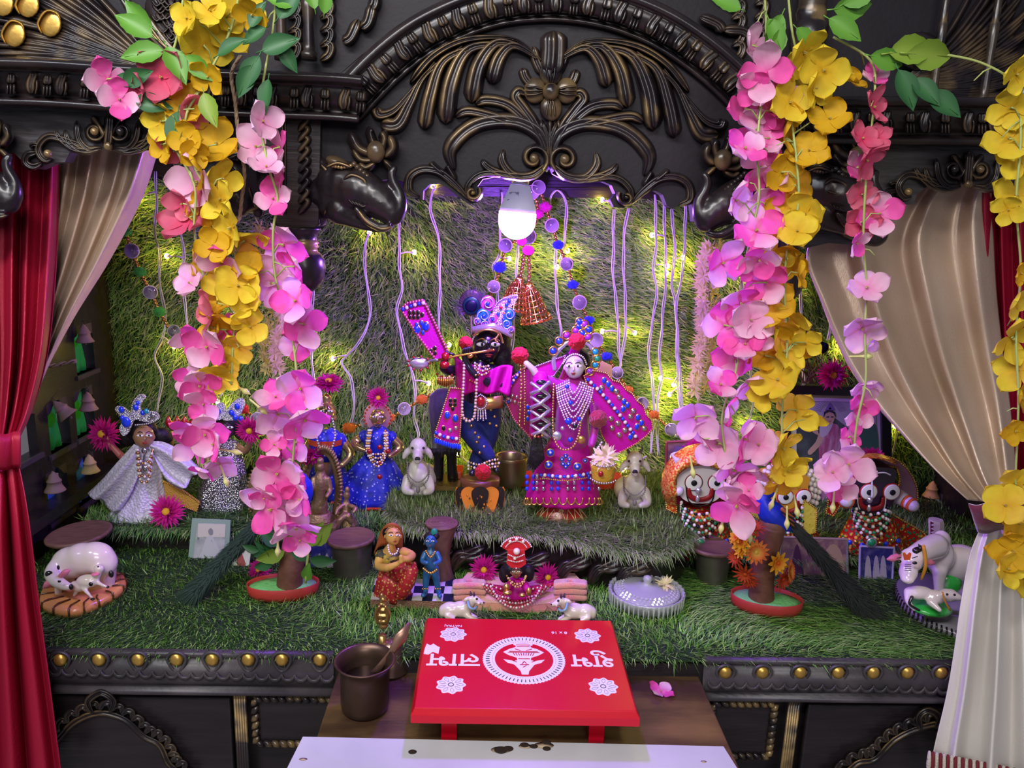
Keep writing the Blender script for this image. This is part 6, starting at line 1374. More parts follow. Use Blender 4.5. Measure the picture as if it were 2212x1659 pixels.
panel('side_cloth', t, [(1795,1045),(1815,1040),(1822,1080),(1800,1115),(1785,1108)], 1.91, brocade, goldj, 2.4)
panel('side_cloth', t, [(1925,1110),(1995,1150),(2010,1175),(1960,1190),(1900,1180)], 1.91, brocade, goldj, 2.6)
t, h = round_eyed('white faced round eyed deity under an orange gold hooded veil', 1513, 1035, 1.90, mat('white_lacquer', (.7,.66,.64), .25, coat=.6), mat('dark_red_rim', (.2,.01,.02), .4), 'w')
Q('hood', t, goldbro, lambda m: m.sheet([[(1515+(86-30*v)*cos(a), 1045-(86-46*v)*sin(a), 1.90-.06*sin(pi*v*.6)) for a in [radians(10)+radians(200)*i/30 for i in range(31)]] for v in [j/6 for j in range(7)]]), mods=[('solid', .003)], label='orange and gold hood')
Q('hood_lining', t, mat('dark_red_satin', (.25,.015,.02), .35, metal=.2), lambda m: m.prism(cr([(1440,1080),(1445,1030),(1470,990),(1515,978),(1560,990),(1585,1030),(1590,1080),(1515,1095)], 4, True), 1.935, .01))
Q('arm', t, mat('lilac_white_paint'), lambda m: m.C([(1460,1052,1.91,13),(1466,1060,1.85,12)]))
panel('side_cloth', t, [(1436,1050),(1458,1048),(1462,1110),(1440,1100)], 1.9, goldbro, goldj, 2.4)
t, h = round_eyed('yellow faced round eyed deity wearing a hood of large pearls', 1702, 1065, 1.93, mat('yellow_lacquer', (.7,.33,.03), .3, coat=.5, var=(30,(.3,.1,.01),.5,.6)), mat('red_rim'), 'y')
for k, r0_ in enumerate((50, 58, 66)): necklace(t, [(1702+r0_*1.02*cos(a), 1060-r0_*.95*sin(a), -.03) for a in [radians(x) for x in range(-25, 206, 15)]], 6.5, 1.93+.01*k, pearl, 'pearl_hood', gap=1.9)
m = M(); m.C([(1680,1016,1.88,7),(1702,1012,1.875,8),(1728,1016,1.88,7)]); m.build('hair_tuft', hair, t)
yc = matvor('yellow_peacock_cloth', (.75,.6,.08), (.1,.05,.2), 90, .1, .5, .1, bump=.4)
panel('peacock_cloth', t, [(1612,1075),(1640,1080),(1655,1130),(1620,1110)], 1.9, yc, goldj, 2.2)
panel('peacock_cloth', t, [(1738,1080),(1765,1100),(1762,1150),(1740,1158),(1728,1110)], 1.88, yc, goldj, 2.2)
# ============================================================ framed picture and cards
t = thing('framed_picture', 'large black framed picture of a woman in a pink sari with white mount', 'picture', P(1805, 1080, 2.24))
d = 2.24; lean = lambda x, y: (x, y)
m = M()
a = [(1688,832),(1925,838),(1928,1110),(1690,1110)]; b = [(1708,852),(1905,857),(1908,1110),(1710,1110)]
for i in range(3): m.prism([a[i-0], a[(i+1)], b[(i+1)], b[i]] if i < 3 else [], d, .02)
m.prism([a[0], b[0], b[3], a[3]], d, .02); m.build('frame', mat('black_frame', (.012,.01,.01), .25, coat=.4), t, smooth=False)
Q('mount', t, mat('grey_white_mount', (.66,.62,.62), .5), lambda m: m.prism([(1706,850),(1907,855),(1910,1110),(1708,1110)], d+.012, .003), smooth=False)
pic = [((1720,868,1890,1110), mat('picture_dark_green', (.05,.07,.06), .3, var=(14,(.12,.16,.15),.45,.7)))]
m = M(); m.prism([(1720,866),(1892,870),(1894,1110),(1722,1110)], d+.0105, .001); pc = m.build('picture', pic[0][1], t, smooth=False)
def flat(name, par, poly, d, mm, sm=3): m = M(); m.prism(cr(poly, sm, True) if sm > 1 else poly, d, .0006); return m.build(name, mm, par, smooth=False)
C_ = lambda n, c: mat('print_'+n, c, .4)
flat('sky', pc, [(1735,868),(1892,870),(1893,950),(1840,930),(1800,900),(1760,905)], d+.0098, C_('sky', (.45,.46,.47)), 1)
flat('trees', pc, [(1835,940),(1870,915),(1893,920),(1893,1000),(1840,1000)], d+.0094, C_('green', (.06,.17,.1)))
flat('sari', pc, [(1772,925),(1800,915),(1815,930),(1822,1000),(1828,1100),(1780,1100),(1770,1000)], d+.0088, mat('print_sari', (.42,.1,.2), .4, var=(60,(.6,.4,.5),.4,.6,(1,1,.2))))
flat('arm', pc, [(1770,935),(1762,955),(1745,975),(1752,982),(1776,955)], d+.0084, C_('skin', (.55,.38,.26)))
flat('arm', pc, [(1768,940),(1752,930),(1748,915),(1754,912),(1764,925)], d+.0084, C_('skin', (.55,.38,.26)))
flat('blouse', pc, [(1772,918),(1788,912),(1800,914),(1786,940),(1772,942)], d+.0082, C_('white', (.55,.5,.55)))
flat('face', pc, [(1781,898),(1784,912),(1792,918),(1800,912),(1803,898),(1792,888)], d+.008, C_('skin', (.55,.38,.26)))
flat('eyes', pc, [(1785,900),(1791,899),(1791,902),(1785,902)], d+.0077, C_('black', (.03,.03,.05)), 1); flat('eyes', pc, [(1795,899),(1801,900),(1801,902),(1795,902)], d+.0077, C_('black', (.03,.03,.05)), 1); flat('lips', pc, [(1789,909),(1796,909),(1793,912)], d+.0077, C_('dullred', (.4,.1,.1)), 1)
flat('hair', pc, [(1779,902),(1780,890),(1792,883),(1804,890),(1806,902),(1801,893),(1792,890),(1784,893)], d+.0078, C_('black', (.03,.03,.05)), 1)
flat('topknot', pc, [(1782,886),(1788,877),(1793,869),(1799,877),(1804,886)], d+.0076, C_('violet', (.2,.13,.35)), 1)
flat('crown_gem', pc, [(1790,884),(1793,880),(1796,884)], d+.0076, C_('violet', (.2,.13,.35)))
m = M()
for k in range(20): a_ = -pi*.9+pi*.8*k/19; m.tube([P(1793+20*cos(a_), 895+20*sin(a_), d+.0075), P(1793+36*cos(a_), 895+34*sin(a_), d+.0075)], .0004, n=4)
m.build('rays', C_('violet', (.2,.13,.35)), pc)
def card(lab, poly, d, back, shapes=(), rim=None, th=.003, name='photo_card'):
    t = thing(name, lab, 'photo card', P(sum(p[0] for p in poly)/4, max(p[1] for p in poly), d), 'small devotional photo cards')
    Q('card', t, back, lambda m: m.prism(poly, d, th), smooth=False)
    if rim: Q('border', t, rim, lambda m: [m.tube([P(*poly[i], d-.0005), P(*poly[(i+1) % 4], d-.0005)], W(3, d), n=4) for i in range(4)], smooth=False)
    for i, (nm, pl, mm) in enumerate(shapes): flat(nm, t, pl, d-.001-.0004*i, mm, 1 if nm in ('photo','sky') else 3)
gg = mat('grey_print', (.35,.36,.4), .3, var=(30,(.5,.5,.55),.4,.7))
card('laminated grey photo of a robed person with pale green border on the left step', [(415,1120),(498,1124),(492,1238),(404,1230)], 1.87, mat('pale_green_laminate', (.28,.38,.36), .15, coat=.6),
     [('photo', [(427,1130),(488,1132),(482,1226),(415,1222)], gg), ('sky', [(428,1131),(487,1133),(486,1160),(427,1160)], C_('paper', (.6,.55,.55))), ('robed_person', [(444,1166),(451,1158),(458,1158),(464,1168),(474,1190),(478,1222),(428,1220),(436,1190)], mat('pale_robe', (.5,.5,.56), .4)), ('head', [(450,1146),(455,1141),(460,1146),(459,1155),(452,1155)], C_('greyface', (.25,.24,.3))), ('red_sticker', [(432,1218),(438,1212),(444,1218),(442,1228),(434,1228)], C_('red', (.55,.02,.06)))])
card('small white card with a red seated figure beside the green photo', [(505,1187),(542,1190),(536,1236),(500,1232)], 1.83, mat('white_card', (.75,.74,.68), .3, coat=.4), [('figure', [(520,1192),(526,1205),(530,1222),(514,1222),(512,1205)], C_('dullred', (.4,.1,.1)))])
bluec = mat('blue_print', (.03,.03,.22), .25, coat=.4, var=(40,(.15,.12,.4),.5,.7))
ppl = lambda xs, y0, y1: [('figure', [(x-5,y0+14),(x,y0),(x+5,y0+14),(x+7,y1),(x-7,y1)], C_('palefig', (.5,.42,.6))) for x in xs]
card('blue photo card of three standing figures behind the left steel stand', [(672,1172),(720,1176),(726,1242),(672,1240)], 1.83, bluec, ppl((690,706,720), 1195, 1235))
mauve = mat('mauve_print', (.22,.1,.18), .25, coat=.4, var=(30,(.42,.25,.25),.45,.65))
card('wide mauve photo card with figures behind the right red tray', [(1690,1160),(1830,1165),(1832,1275),(1672,1272)], 1.83, mauve, [('figure', [(1712,1210),(1722,1175),(1732,1210),(1736,1265),(1708,1265)], C_('plum', (.1,.03,.1))), ('arch', [(1780,1200),(1800,1175),(1820,1200),(1822,1265),(1778,1265)], C_('tan', (.4,.25,.22)))], rim=silver)
card('blue photo card of dancing figures leaning beside the right big cow', [(1858,1180),(1932,1184),(1926,1275),(1856,1272)], 1.82, bluec, ppl((1875,1893,1908), 1200, 1260), rim=mat('lilac_rim', (.4,.35,.6), .3))
card('tall mauve photo card standing behind the white faced deity', [(1440,955),(1495,952),(1495,1070),(1438,1070)], 2.06, mauve, [('figure', [(1455,975),(1470,965),(1482,975),(1485,1060),(1455,1060)], C_('violet', (.2,.13,.35)))], rim=mat('rose_gold_bead'))
# ============================================================ drums, stands
def stand(lab, cx, ytop, rx, tilt, body, d):   # steel tumbler topped with a wooden disc
    t = thing('drum_stand', lab, 'drum', P(cx, body[0][0], d), 'steel drum stands with wooden tops')
    m = M(); m.LP(cx, body, d, sq=1, n=36); m.build('tumbler', steelm, t)
    c = P(cx-2, ytop, d); ax = Vector((tilt, 0, 1)).normalized(); s_ = W(1, d)
    m = M(); m.lathe(c, [((rx-7)*s_, -.012),(rx*s_, -.006),(rx*s_, -.001),((rx-3)*s_, .003),((rx-4)*s_, .002),(.001, .002)], axis=ax, n=44); m.build('wooden_top', drumskin, t)
stand('steel drum stand with mauve brown wooden top left of the kneeling woman', 760, 1160, 54, -.04, [(1282,34),(1276,36),(1268,35),(1262,37),(1256,38),(1170,47),(1165,48)], 1.80)
stand('steel drum stand with wooden top partly behind the right orange flowers', 1538, 1178, 54, .05, [(1276,30),(1270,31),(1250,34),(1190,42),(1183,43)], 1.80)
t, d = T_('wooden_drum', 'hourglass shaped brown wooden drum behind the blue child figurine', 'drum', 955, 1265, ZD+.01); d = 1.745
Q('drum_body', t, drumskin, lambda m: m.LP(955, [(1268,28),(1255,29),(1230,22),(1195,17),(1170,22),(1145,31),(1135,35),(1130,36)], d, sq=1, n=32, flute=16, fa=.03))
Q('drum_head', t, drumskin, lambda m: [m.lathe(P(954,1130,d), [(W(r,d), -.004),(W(r,d), .0015+.0008*k),(W(max(r-2,.1),d), .002+.0008*k)], n=36) for k, r in enumerate((37,30,23,16,9))])
t, d = T_('wooden_drum', 'round brown wooden drum top behind the left cow and calf', 'drum', 170, 1215, ZD+.01); d = 1.84
Q('drum_head', t, drumskin, lambda m: m.lathe(P(170,1152,d), [(W(60,d),-.012),(W(68,d),-.004),(W(68,d),.001),(W(64,d),.004),(W(62,d),.003),(.001,.003)], n=44, axis=Vector((-.08,-.02,1)).normalized()))
Q('drum_body', t, woodflat, lambda m: m.LP(165, [(1240,34),(1215,30),(1190,34),(1165,52)], d, sq=1))
# ============================================================ potted stumps with peacocks
def tray(lab, poly_c, rx, ry_m, z, px, ang, d0):
    t = thing('potted_stump', lab, 'ornament', (poly_c.x, poly_c.y, z), 'painted stumps in red oval trays')
    def oval(r, zz, k=1): return [Vector((poly_c.x+rx*r*cos(a)*cos(ang)-ry_m*r*sin(a)*sin(ang), poly_c.y+rx*r*cos(a)*sin(ang)+ry_m*r*sin(a)*cos(ang), zz)) for a in [2*pi*i/40 for i in range(40)]]
    m = M(); m.grid([oval(.96, z), oval(1, z+.012), oval(1.02, z+.03), oval(1.0, z+.031), oval(.97, z+.026), oval(.95, z+.014)], cv=True, cap=True); m.build('tray', mat('brick_red_tray', (.4,.035,.03), .5, bump=(80,.15)), t)
    m = M(); m.grid([oval(.95, z+.012), oval(.95, z+.022), oval(.6, z+.026), oval(.1, z+.028)], cv=True, cap=True); m.build('green_filling', mat('mint_green_moss', (.16,.5,.16), .9, bump=(120,.8)), t)
    return t
c = G(612, 1272, ZD+.02); t = tray('brown stump with green leaves in a red oval tray below the left pink vine', c, .082, .045, ZD+.008, 612, .12, 0); d = c.y
Q('stump', t, trunkm, lambda m: m.C([(625,1275,d,30),(628,1230,d,28),(638,1170,d+.01,26),(640,1110,d+.01,24)], n=16)); 
m = M(); m.C([(660,1258,d-.03,3),(664,1210,d-.03,3),(668,1180,d-.03,2)]); m.build('stem', stemm, t)
for x, y, a, L, k in ((600,1195,150,60,1),(590,1200,170,60,1),(600,1180,130,55,1),(590,1215,200,50,1),(615,1190,200,70,2),(640,1190,100,50,1),(668,1205,170,50,1),(668,1208,-10,62,1),(662,1255,80,50,0),(665,1180,60,70,2),(668,1175,45,80,2),(580,1205,120,50,1),(560,1190,160,40,1),(625,1180,60,50,2)): leaf(t, x, y, a, L, k, d-.03)
c = G(1655, 1302, ZD+.02); t = tray('brown stump with orange flowers in a red oval tray at the right', c, .082, .05, ZD+.008, 1655, -.22, 0); d = c.y
Q('stump', t, trunkm, lambda m: m.C([(1644,1298,d,30),(1645,1260,d,28),(1650,1215,d,28),(1660,1170,d,29),(1668,1135,d,31)], n=16))
starp = []
for nm, c1, c2, np_, wd in (('orange_flower', (.85,.6,.1), (.85,.13,.04), 14, .16), ('yellow_flower', (.8,.15,.02), (.85,.5,.03), 9, .2), ('rust_flower', (.6,.1,.02), (.5,.05,.02), 12, .1)):
    m = M()
    for ly, (L, z) in enumerate(((1,.1),(.6,.3))):
        for k in range(np_):
            a = 2*pi*k/np_+ly*.2; u = Vector((cos(a), sin(a), 0)); v = Vector((-sin(a), cos(a), 0)); rows = []; cs = []
            for i in range(5):
                f = i/4; w_ = wd*sin(pi*min(.93,f*.8+.12))
                rows.append([u*L*f*.95+u*.05+v*w_*s_+Vector((0,0,z*f+.04*abs(s_))) for s_ in (-1,0,1)]); cs += [tuple(p+(q-p)*f for p, q in zip(c1, c2))]*3
            m.grid(rows, cs=cs)
    m.cc = c1; m.ell((0,0,.1), (.16,.16,.1)); o = m.build(nm, petal, None, origin=(0,0,0)); COL.objects.unlink(o); starp.append(o)
for x, y, r, k, n_ in ((1633,1192,30,0,(0,-1,.1)),(1680,1216,28,1,(.3,-1,.1)),(1600,1170,26,1,(-.8,-.8,.2)),(1612,1150,30,2,(-.3,-.6,.8)),(1630,1140,26,2,(0,-.4,1)),(1610,1240,30,2,(-.6,-.9,-.2)),(1690,1250,34,2,(.6,-.9,-.1)),(1705,1235,28,0,(.9,-.6,.2)),(1590,1205,26,2,(-1,-.5,.1)),(1620,1255,24,2,(-.4,-1,-.5)),(1600,1190,18,1,(-.9,-.5,.4)),(1590,1160,20,1,(-1,-.3,.5))):
    place(starp[k], t, P(x, y, d-.045-.012*(k < 2)), W(r, d), n_, x)
def brush(name, t, a, b, r0_, r1_, d0, d1, n, seed, mm):
    rs = random.Random(seed); m = M(); m.C([(a[0],a[1],d0,r0_*.4),((a[0]+b[0])/2,(a[1]+b[1])/2,(d0+d1)/2,(r0_+r1_)*.16),(b[0],b[1],d1,r1_*.2)])
    dx, dy = b[0]-a[0], b[1]-a[1]; L = hypot(dx, dy); dx /= L; dy /= L
    for i in range(n):
        f = rs.random(); r = r0_+(r1_-r0_)*f; x = a[0]+(b[0]-a[0])*f; y = a[1]+(b[1]-a[1])*f; dd = d0+(d1-d0)*f; s_ = rs.uniform(-1, 1); q = rs.uniform(22, 60)
        x0, y0 = x-dy*s_*r*.5, y+dx*s_*r*.5; x1, y1 = x0+dx*q-dy*s_*r*.8, y0+dy*q+dx*s_*r*.8; z = rs.uniform(-.018, .01)
        m.add([P(x0-dy*1.2, y0+dx*1.2, dd+z), P(x0+dy*1.2, y0-dx*1.2, dd+z), P(x1, y1, dd+z*1.3)], [(0,1,2)])
    return m.build(name, mm, t)
featherb = mat('black_feather', (.012,.014,.014), .55, sheen=.3)
t = thing('peacock_figurine', 'blue peacock figurine with long black feather tail on the right stump', 'figurine', P(1675, 1140, d)); dp = d+.0
bluep = mat('royal_blue_paint', (.01,.03,.5), .4)
limbs('body', t, bluep, [[(1652,1062,0,8),(1650,1085,0,20),(1668,1110,0,30),(1700,1130,-.005,22),(1715,1140,-.01,12)]], dp, .003, extra=[(1663,1062,-.005,15,12,13)])
Q('beak', t, whitep, lambda m: m.C([(1672,1058,dp-.02,5),(1690,1056,dp-.02,2)])); Q('eyes', t, [whitep, black], lambda m: (m.E(1672,1048,dp-.018,6,4,7), m.E(1674,1048,dp-.024,2.5,3,3,mi=1)))
Q('wing_feathers', t, [mat('rust_paint', (.35,.09,.03), .5), mat('black_paint')], lambda m: [m.C([(1690+k*3,1100+k*5,dp-.05+.004*k,5),(1700+k*2,1108+k*5,dp-.052+.004*k,4),(1716,1118+k*5,dp-.05+.004*k,1)], mi=(k % 2), n=6) for k in range(6)])
brush('tail', t, (1708,1128), (1900,1350), 12, 30, dp-.01, 1.62, 2200, 3, featherb)
t = thing('peacock_figurine', 'blue peacock figurine with dark green feather tail behind the left pink flowers', 'figurine', P(600, 1120, 1.78)); dp = 1.75
limbs('body', t, bluep, [[(625,1020,0,14),(650,1050,0,26),(640,1085,0,26),(600,1095,0,16)]], dp, .003)
Q('wing_feathers', t, mat('rust_paint'), lambda m: [m.C([(600+k*8,1065+k*6,dp-.05,6),(612+k*8,1060+k*6,dp-.052,2)], n=6) for k in range(4)])
brush('tail', t, (578,1110), (415,1285), 14, 24, dp, 1.63, 2200, 5, mat('dark_green_feather', (.02,.045,.035), .55, sheen=.3))
# ============================================================ cow and calf groups
t, d = T_('cow_figurine', 'glazed pink white cow licking her calf on an orange striped base', 'figurine', 180, 1305, ZD+.01, 'ceramic cows with calves'); d = 1.66
m = M()
for e in ((155,1215,0,44,34,37),(180,1207,0,44,35,37),(205,1205,0,44,34,37),(228,1215,0,26,28,30),(132,1228,-.01,22,24,34)): m.E(e[0],e[1],d+e[2],e[3],e[4],e[5],n=(20,14))
for l in ([(232,1225,.02,20),(240,1255,.02,9),(243,1290,.02,8)],[(214,1225,-.02,18),(222,1255,-.0,9),(226,1282,.03,8)],[(148,1240,.0,13),(152,1270,.02,9),(154,1298,.02,8)],[(130,1240,-.03,13),(126,1270,-.02,9),(128,1300,-.02,8)],[(122,1225,-.02,20),(112,1240,-.04,17),(122,1255,-.06,15),(140,1265,-.07,12),(152,1268,-.075,9)],[(243,1190,.02,4),(250,1225,.03,4),(247,1260,.04,4)]): m.C([(x,y,d+a,r) for x,y,a,r in l], n=12)
blob('cow', m, ceramic, t, .0035, 14)
m = M(); m.C([(118,1252,d-.06,5),(104,1262,d-.06,9),(96,1268,d-.06,4)]); m.C([(130,1245,d-.06,5),(142,1236,d-.06,7),(150,1232,d-.06,2)]); m.build('ears', pinkc, t)
m = M(); m.E(106,1240,d-.055,9,6,8); m.E(126,1226,d-.055,3,3,6); m.E(243,1280,d+.0,9,9,8); m.E(154,1268,d-.09,5,5,7); m.E(128,1256,d-.087,4,2,3); m.E(240,1240,d-.018,6,5,9); m.build('black_patches', mat('gloss_black', (.008,.006,.008), .15, coat=.8), t)
m = M()
for e in ((190,1255,-.05,26,16,15),(172,1266,-.05,18,14,13),(214,1228,-.05,12,10,10)): m.E(e[0],e[1],d+e[2],e[3],e[4],e[5],n=(18,12))
for l in ([(206,1250,-.05,9),(215,1232,-.05,8)],[(205,1256,-.05,6),(222,1264,-.06,4),(232,1268,-.06,3)],[(180,1270,-.06,6),(192,1284,-.07,4),(200,1292,-.08,3)],[(168,1272,-.04,6),(160,1286,-.05,4)],[(160,1262,-.05,8),(150,1268,-.05,5)]): m.C([(x,y,d+a,r) for x,y,a,r in l], n=10)
cf = blob('calf', m, ceramic, t, .003, 3)
m = M(); m.E(196,1262,d-.085,5,3,5); m.E(233,1268,d-.065,3,4,3); m.E(200,1294,d-.085,5,4,3); m.E(212,1224,d-.073,2,2,2); m.build('calf_spots', mat('gloss_black'), cf)
m = M(); m.C([(160,1268,d-.06,4),(150,1272,d-.065,7)]); m.E(206,1240,d-.06,9,9,3); m.build('calf_muzzle', pinkc, cf)
def slab(name, t, pts, z0, z1, mm, br=None):
    q = cr(pts, 6, True); lo = [G(x, y, z0) for x, y in q]; m = M(); m.grid([lo, [p+Vector((0,0,(z1-z0)*.6)) for p in lo], [p*.97+sum(lo, Vector())/len(lo)*.03+Vector((0,0,z1-z0)) for p in lo]], cv=True, cap=True); return m.build(name, mm, t), lo
o, lo = slab('base', t, [(92,1320),(95,1285),(150,1260),(225,1248),(268,1256),(268,1282),(215,1315),(150,1335)], ZD+.006, ZD+.026, mat('peach_glaze', (.68,.27,.1), .25, coat=.6))
m = M()
for k in range(0, len(lo), 3):
    p = lo[k]; c = sum(lo, Vector())/len(lo); m.tube([p*.999+Vector((0,0,.004))-(c-p)*.01, p+Vector((0,0,.021)), p*.85+c*.15+Vector((0,0,.023)), p*.6+c*.4+Vector((.01,0,.021))], .0022, n=5)
m.build('brown_veins', mat('brown_glaze', (.1,.03,.01), .25, coat=.6), o)
t, d = T_('cow_figurine', 'glossy white cow with red forehead mark over a calf at the right curtain', 'figurine', 2000, 1335, ZD+.01, 'ceramic cows with calves'); d = 1.62
wc = mat('gloss_white_ceramic', (.85,.74,.76), .15, coat=.8)
m = M()
for e in ((2070,1215,.04,60,36,44),(2028,1200,.02,34,34,40),(2034,1165,.02,20,20,22),(1968,1210,-.05,30,24,30),(1962,1236,-.07,22,20,24),(1960,1250,-.08,17,16,12)): m.E(e[0],e[1],d+e[2],e[3],e[4],e[5],n=(20,14))
for l in ([(2020,1180,0,30),(1995,1190,-.03,26),(1978,1200,-.05,24)],[(2030,1230,0,18),(2028,1265,0,12),(2028,1320,0,11)],[(2090,1230,.05,18),(2092,1290,.05,12),(2092,1330,.05,11)],[(2060,1240,.07,16),(2062,1320,.07,10)]): m.C([(x,y,d+a,r) for x,y,a,r in l], n=12)
blob('cow', m, wc, t, .0035, 12)
m = M(); m.C([(1942,1200,d-.05,6),(1928,1206,d-.05,8),(1918,1208,d-.05,3)]); m.C([(1992,1208,d-.05,6),(2008,1214,d-.05,8),(2018,1216,d-.05,3)]); m.build('ears', pinkc, t)
m = M(); m.C([(1942,1192,d-.05,6),(1937,1180,d-.05,3.5),(1940,1174,d-.05,1)]); m.C([(1978,1190,d-.06,8),(1988,1184,d-.06,6),(1984,1176,d-.06,1)]); m.build('horns', mat('gloss_black'), t)
m = M(); m.E(1943,1213,d-.095,5,3,4); m.E(1976,1216,d-.1,6,3,4); m.C([(1938,1206,d-.09,1),(1946,1204,d-.098,1.2)],n=5); m.C([(1970,1206,d-.1,1.2),(1982,1202,d-.095,1)],n=5)
for k in range(4): m.C([(1955,1220+k*4,d-.115,.8),(1968,1220+k*4,d-.115,.8)],n=4,sm=1)
m.build('painted_eyes', mat('gloss_black'), t)
m = M(); m.prism([(1952,1196),(1955,1194),(1960,1200),(1966,1194),(1969,1196),(1966,1210),(1954,1210)], d-.104, .003); m.build('forehead_mark', mat('orange_red_mark', (.7,.1,.02), .4), t, smooth=False)
m = M()
for e in ((1985,1280,-.06,34,18,16),(2052,1286,-.08,18,14,16),(2020,1290,-.07,24,18,18)): m.E(e[0],e[1],d+e[2],e[3],e[4],e[5],n=(18,12))
for l in ([(1965,1280,-.06,14),(1962,1300,-.08,7),(1975,1316,-.09,5)],[(2010,1300,-.08,10),(2030,1318,-.1,6)],[(2035,1285,-.08,12),(2048,1284,-.08,14),(2070,1290,-.09,9)]): m.C([(x,y,d+a,r) for x,y,a,r in l], n=10)
cf = blob('calf', m, wc, t, .003, 3)
m = M(); m.E(2046,1284,d-.115,3,3,3); m.E(2062,1285,d-.115,3,3,3); m.C([(1970,1290,d-.09,4),(1965,1305,d-.095,3),(1985,1318,d-.1,3)]); m.build('calf_black_details', mat('gloss_black'), cf)
m = M(); m.C([(2036,1280,d-.105,2),(2042,1300,d-.11,2),(2052,1318,d-.11,2)]); m.build('calf_collar', mat('ochre_rope', (.6,.28,.02), .5), cf)
m = M(); m.C([(1995,1180,d-.07,4),(2000,1220,d-.08,4),(1990,1250,d-.07,3)]); m.build('neck_rope', mat('ochre_rope'), t)
m = M(); m.E(2010,1312,d-.04,50,40,14); m.E(2052,1262,d+.02,28,14,28); m.build('green_mound', mat('glossy_green', (.03,.5,.06), .2, coat=.7, var=(12,(.6,.75,.6),.5,.65)), t)
slabm = mat('stone_grey_glaze', (.26,.24,.26), .3, coat=.4)
o, lo = slab('base', t, [(1932,1285),(1938,1262),(1975,1250),(2060,1250),(2130,1280),(2130,1400),(2075,1385),(2010,1360),(1955,1325)], ZD+.006, ZD+.024, slabm)
m = M()
for k in range(0, len(lo), 1): p = lo[k]; m.tube([p+Vector((0,0,.0)), p*1.0+Vector((-.001,-.004,.012)), p*.97+sum(lo, Vector())/len(lo)*.03+Vector((0,0,.020))], .0022, n=5)
m.build('black_brick_lines', mat('gloss_black'), o)
# carved ivory box and small items behind the right cow
o = Q('ivory_column', None, mat('ivory_paint', (.6,.52,.5), .5), lambda m: m.LP(2022, [(1175,18),(1150,17),(1128,18),(1122,16)], 1.74, n=8, sq=.9), smooth=False); mark(o, 'short ivory column with maroon zigzag behind the right cow', 'ornament')
m = M(); 
for k in range(6): m.prism([(2010,1126+k*8),(2018,1130+k*8),(2010,1134+k*8)], 1.708, .001)
m.build('zigzag', mat('maroon_paint', (.15,.01,.02), .5), o, smooth=False)
# ============================================================ kneeling woman and blue child on checkered base
t, d = T_('painted_figurine', 'kneeling woman in red sari beside a blue child on a checkered base', 'figurine', 885, 1300, ZD+.01); d = 1.665
c0, c1, c2_, c3 = G(800,1296,ZD+.028), G(978,1300,ZD+.028), G(985,1252,ZD+.028), G(812,1250,ZD+.028)
m = M(); m.prism([tuple(c0), tuple(c1), tuple(c2_), tuple(c3)], 0, .02, world=True, dirv=(0,0,-1)); b = m.build('base', mat('copper_beaded_edge', (.35,.18,.12), .4, metal=.4, bump=(300,1)), t, smooth=False)
m = M()
for i in range(8):
    for j in range(3):
        f = lambda u, v: (c0*(1-u)+c1*u)*(1-v)+(c3*(1-u)+c2_*u)*v
        q = [f(i/8, j/3), f((i+1)/8, j/3), f((i+1)/8, (j+1)/3), f(i/8, (j+1)/3)]; m.add([p+Vector((0,0,.001)) for p in q], [(0,1,2,3)], (i+j) % 2)
m.build('checker_tiles', [mat('tile_white', (.6,.6,.55), .3), mat('tile_navy', (.01,.015,.04), .3)], b, smooth=False)
skin = mat('yellow_skin', (.68,.38,.1), .45)
face(t, 849, 1158, 20, d-.03, skin, .5, black, 1.1)
limbs('body', t, skin, [[(845,1178,-.02,9),(842,1200,0,20),(845,1225,0,22)],[(872,1192,-.01,11),(890,1200,-.03,10),(880,1208,-.07,8),(868,1205,-.08,7)],[(822,1200,-.01,11),(818,1222,-.03,10),(838,1226,-.07,9),(862,1216,-.08,6)]], d, .003, extra=[(866,1203,-.085,6,5,7),(866,1213,-.085,6,5,6)])
Q('skirt', t, redgold, lambda m: (m.LP(845, [(1290,42,848),(1280,42,848),(1255,36,846),(1232,28,846)], d-.01, n=48, sq=.75, flute=9, fa=.08), m.C([(862,1235,d-.03,24),(885,1228,d-.04,20),(880,1255,d-.05,18),(866,1282,d-.05,16)], n=16)))
Q('blouse', t, mat('black_gold_blouse', (.05,.05,.04), .5, bump=(200,.8), var=(60,(.5,.35,.05),.5,.6)), lambda m: (m.LP(843, [(1222,21),(1205,23),(1190,22)], d-.003, sq=.8), m.E(822,1202,d-.01,13,13,16)))
Q('veil', t, mat('rust_veil', (.4,.1,.03), .5, bump=(150,.6)), lambda m: m.sheet([[(846+(24+v*6)*cos(a)-v*8, 1156-(26-2*v)*sin(a)+v*44, d+.0+.02*v-.02*sin(a)) for a in [radians(-20)+radians(200)*i/14 for i in range(15)]] for v in [j/6 for j in range(7)]]), mods=[('solid', .003)])
ells('hair', t, hair, [(845,1150,-.0,20,16,18)], d-.01)
necklace(t, [(838,1178,-.05),(842,1195,-.065),(855,1196,-.065),(862,1182,-.05)], 2.4, d, pearl)
necklace(t, [(832,1150,-.04),(840,1140,-.06),(855,1140,-.06),(864,1150,-.05)], 1.6, d, goldj, 'headband')
bs = mat('blue_skin', (.02,.12,.3), .4, coat=.3)
face(t, 930, 1170, 15, d-.03, bs, -.2, black, 1)
